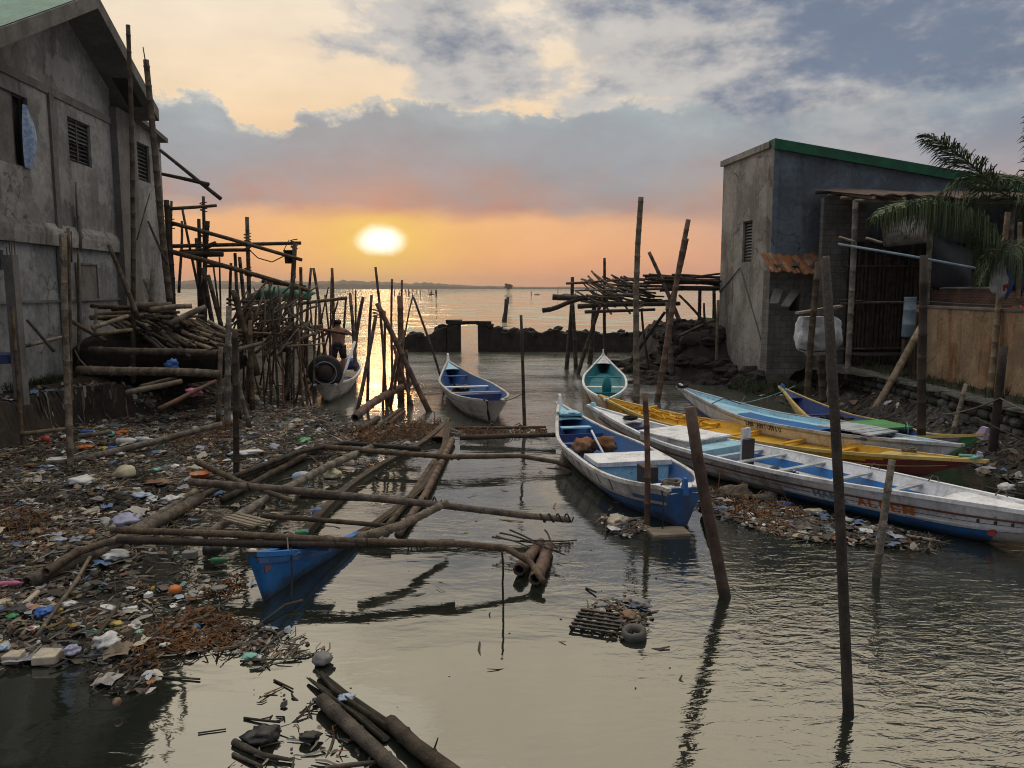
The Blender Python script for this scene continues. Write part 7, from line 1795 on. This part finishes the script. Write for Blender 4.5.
# tyre and slatted crate lid in the drifting patch
tp = G(634, 634, .035); ty = empty('tyre', tp, 0, 'small silt grey tyre floating at the edge of the drifting patch', 'tyre'); ty.rotation_euler = (.12, -.1, 0); rt = 13*tp.y/FPX
b = MB(); lathe(b, [(rt*.55, -.03), (rt*.8, -.045), (rt, -.03), (rt*1.02, .02), (rt*.95, .05), (rt*.7, .055), (rt*.54, .035), (rt*.5, .0), (rt*.55, -.03)], (0, 0, 0), None, 28); b.build('tread', 'tyre_grey', ty, smooth=True)
mt = empty('crate_lid', G(600, 624, .01), -.35, 'dark slatted plastic lid floating left of the small tyre', 'lid')
b = MB()
for i in range(5): b.box(-.26+i*.11, -.235+i*.11, -.24, .24, .0, .02)
for i in range(6): b.box(-.27, .22, -.24+i*.09, -.21+i*.09, .023, .04)
b.build('slats', 'pl_black', mt)
bagL(640, 604, 20, 'pl_grey', 'pale lump at the top of the drifting patch', 'foam_lump', 'foam', .7, .4); bagL(628, 616, 18, 'pl_brown', 'brown lump between the pale lump and the tyre', 'husk', 'husk', .7, .4); bagL(602, 606, 16, 'pl_grey', 'grey scrap at the left top of the drifting patch', 'plastic_scrap', 'scrap', .6, .3)
wl('stick', [(586, 588, .01), (596, 592, .03)], 3, 'wood_dark', 'tiny dark stick floating above the drifting patch', nodes=0)
# rubbish between the boats
wl('bamboo_pole', [(704, 500, .16), (708, 525, .08), (713, 547, .03)], 10, 'bamboo_pale', 'pale open ended bamboo floating right of the blue stern', hollow=True)
wl('bamboo_pole', [(798, 533, .05), (830, 538, .05)], 4, 'bamboo_pale', 'thin pale bamboo lying at the edge of the rubbish below the lettered boat'); wl('plank', [(906, 536, .05), (936, 541, .05)], 6, 'plank', 'short plank floating under the white bow at the right', nodes=0, sides=4)
slab(668, 533, 40, 26, 3, 'plank', 'pale flat board floating below the blue stern', 'board', 'board', .15)
bagL(845, 522, 14, 'pl_white', 'white bag in the rubbish below the blue letters', hgt=.5); bagL(815, 512, 22, 'pl_cream', 'cream coloured cardboard in the rubbish between the boats', 'cardboard', 'cardboard', .6, .2); bagL(783, 505, 22, 'pl_blue', 'dull blue sheet in the rubbish between the boats', 'plastic_sheet', 'sheet', .5, .2); bagL(735, 498, 36, 'wood_grey', 'grey stump of driftwood in the rubbish between the boats', 'driftwood_stump', 'driftwood', .6, .5); bagL(765, 500, 26, 'wood_grey', 'flattened driftwood right of the grey stump', 'driftwood_stump', 'driftwood', .5, .4)
bagL(1006, 489, 18, 'pl_white', 'white bottle shaped lump in the dark water behind the white bow', 'foam_lump', 'foam', .5, .5); bagL(618, 522, 20, 'pl_foam', 'pale lump in the rubbish under the side of the white and blue boat', 'foam_lump', 'foam', .7, .5)
wl('stick', [(985, 487, .05), (1024, 495, .05)], 4, 'wood_dark', 'dark stick floating in front of the white lump behind the white bow', nodes=0)

# ------------------------------------------------------------------ flooded blue boat with its outrigger beams
fb_ = Boat('outrigger_boat', 'flooded old wooden outrigger boat with a blue bow, lying in the litter', G(268, 598), G(446, 436), 1.32, .10, rA=.56, rB=.28, pA=1.9, pB=1.7, rakeA=.38, rakeB=.3, draft=.45, mats=('paint_blue_bright', 'bamboo', 'paint_blue'),
           band=lambda t, u: (0 if t < .27 and u > .3 else (2 if t < .27 else 1)), inner='bamboo', rail='bamboo', rail2='paint_blue_bright', floor=-.2, endA=.05, keelA=.2, twoA=.26, twoB=.2, ew=.5, thick=.05, rail_w=.09)
fb_.bulkhead(.07, 'paint_blue_bright', .02, zlo=-.1); fb_.deck(.0, .035, 'paint_blue_bright', .04); fb_.deck(.90, .985, 'bamboo_red', .04)
for sg in (1, -1): fb_.strip(.0, .20, .84, .93, sg, 'paint_blue', 'bow_rail'); fb_.strip(.2, .97, .80, 1.0, sg, 'bamboo', 'side_plank', off=.05)
b = MB(); b.box(.62, .80, -.5, .5, .36, .41); b.build('seat', 'paint_blue', fb_.root)
b = MB(); b.box(-.15, .0, -.05, .05, .36, .43, jit=.01); b.build('red_patch', 'paint_brownrail', fb_.root)
b = MB(); b.poly([(.02, .06, .30), (.05, -.05, .30), (.12, 0, -.2)]); b.build('stem_scar', 'rust_dark', fb_.root)
BE = 'outrigger beams lashed across the flooded boat'
wl('outrigger_beam', [(118, 540, .34), (230, 543, .42), (345, 545, .46), (454, 543, .40)], 11, 'wood_dark', 'nearest straight outrigger beam, lying over the blue bow', 'beam', BE, w1=11)
wl('outrigger_beam', [(112, 530, .42), (230, 534, .52), (350, 541, .50), (460, 544, .42), (506, 548, .34), (530, 562, .22), (543, 581, .12)], 10, 'bamboo', 'nearest curved outrigger beam, its tip bent down onto the paired floats', 'beam', BE, w1=10)
wl('outrigger_beam', [(190, 482, .34), (280, 489, .40), (360, 497, .42), (440, 505, .36), (520, 515, .26), (570, 520, .18)], 11, 'bamboo', 'middle outrigger beam reaching far out to the right over the water', 'beam', BE, w1=9)
wl('outrigger_beam', [(300, 497, .30), (380, 500, .34), (450, 508, .30)], 6, 'wood_dark', 'thinner bar lashed under the middle outrigger beam', 'beam', BE)
wl('outrigger_beam', [(262, 516, .16), (320, 520, .22), (390, 526, .22)], 8, 'bamboo', 'short level bar across the hull between the two nearer beams', 'beam', BE)
wl('outrigger_beam', [(316, 446, .24), (380, 452, .28), (450, 457, .28), (520, 456, .24), (556, 462, .16), (572, 468, .06)], 8, 'bamboo', 'far outrigger beam curving right to the white and blue boat', 'beam', BE, w1=6)
wl('outrigger_beam', [(230, 478, .2), (300, 452, .24), (345, 443, .24), (420, 449, .22)], 8, 'wood_dark', 'far curved beam crossing behind the pale bamboo', 'beam', BE)
wl('outrigger_beam', [(460, 438, .12), (510, 436, .16), (556, 435, .20)], 8, 'wood_dark', 'dark level pole running from the flooded boat to the white and blue boat', 'beam', BE); wl('outrigger_beam', [(455, 428, .10), (546, 427, .12)], 4.5, 'bamboo', 'thin level pole just behind the dark level pole', 'beam', BE)
wl('bamboo_pole', [(358, 538, .44), (400, 526, .46), (446, 503, .44)], 14, 'wood_grey', 'thick short bamboo leaning across the two nearer outrigger beams', w1=10)
wl('bamboo_pole', [(197, 462, .2), (240, 482, .32), (290, 500, .36)], 8, 'bamboo', 'dark bamboo slanting down right across the floating pair')
wl('bamboo_pole', [(398, 535, .07), (425, 495, .08), (440, 465, .08), (452, 440, .08)], 11, 'bamboo_red', 'right outrigger float of joined bamboo at the open water', w1=9); wl('bamboo_pole', [(386, 528, .05), (412, 495, .06), (432, 465, .06), (446, 444, .06)], 9, 'bamboo', 'second bamboo of the right outrigger float')
rf_ = MB(); c_ = G(247, 520, .30); 
for i in range(7): 
    a_ = V(.62, -.42, 0).normalized(); q_ = V(.42, .62, 0).normalized(); rf_.obox(c_+q_*(i-3)*.047+V(0, 0, .012*(i % 2)), a_*.34, q_*.021, V(0, 0, .012))
tag(rf_.build('slat_panel', 'plank', None, origin=c_), 'ribbed pale plank panel wedged behind the nearest beam', 'panel')
for i, (px, py, z_, lb) in enumerate([(447, 457, .26, 'rope lashing where the far beam meets the right float'), (424, 501, .36, 'rope lashing where the middle beam meets the right float'), (353, 543, .47, 'rope lashing on the nearest beams over the hull'), (262, 487, .38, 'rope lashing on the middle beam above the bamboo pair'), (556, 518, .22, 'cord wound round the tip of the middle beam')]):
    c_ = G(px, py, z_); b = MB(); pts_ = []
    for k in range(33): a_ = k*math.pi/4; pts_.append(c_+V(.02*k-.32+.28*0, .075*math.cos(a_), .075*math.sin(a_))*.8)
    b.tube(pts_, .012, 5); tag(b.build('lashing', 'rope_dark', None, origin=c_, smooth=True), lb, 'lashing')
# paired floats at the tip of the curved beam
wl('bamboo_float', [(519, 570, .10), (530, 556, .09), (541, 543, .07)], 15, 'bamboo_red', 'left bamboo of the short floating pair under the curved beam tip', 'float', hollow=True, w1=12); wl('bamboo_float', [(535, 579, .10), (543, 563, .09), (548, 547, .07)], 16, 'bamboo_red', 'right bamboo of the short floating pair under the curved beam tip', 'float', hollow=True, w1=13)
for i, (a_, c_) in enumerate((((496, 536), (545, 545)), ((500, 533), (560, 552)), ((510, 530), (565, 555)), ((520, 541), (577, 540)), ((545, 530), (556, 547)), ((492, 537), (530, 548)))):
    stick('twig', [G(*a_, .20), G(*c_, .16)], .014, .009, 'wood_dark', 'dark twig lying across the short floating bamboo pair', 'twig', 'twigs on the short floating pair', nodes=0, sides=5, wob=.04)
stick('stake', [G(502, 605, -.5), P(502, 552, G(502, 605).y)], .013, .012, 'wood_dark', 'very thin dark stake under the curved beam, left of the paired floats', 'stake', nodes=0)
rope('chain hanging down the side of the blue bow', [G(291, 548, .46), G(292, 575, .2), G(291, 600, .0)], .012, 'rope_dark', 0.02)
rope('pale cord tying the near beam to the blue bow', [G(287, 534, .55), G(289, 560, .33), G(300, 552, .42)], .010, 'rope', 0.0)
# ------------------------------------------------------------------ evening haze over the bay
hb = MB(); hb.box(-4200, 4200, -40, 3700, -1.5, 46)
hm = bpy.data.materials.new('evening_haze'); hm.use_nodes = True; nt_ = hm.node_tree
for n_ in list(nt_.nodes): 
    if n_.type == 'BSDF_PRINCIPLED': nt_.nodes.remove(n_)
vp = nt_.nodes.new('ShaderNodeVolumePrincipled'); vp.inputs['Color'].default_value = (.95, .86, .80, 1); vp.inputs['Density'].default_value = .0002; vp.inputs['Anisotropy'].default_value = .45
nt_.links.new(vp.outputs[0], nt_.nodes['Material Output'].inputs['Volume'])
M['haze'] = hm
tag(hb.build('haze', 'haze'), kind='stuff')
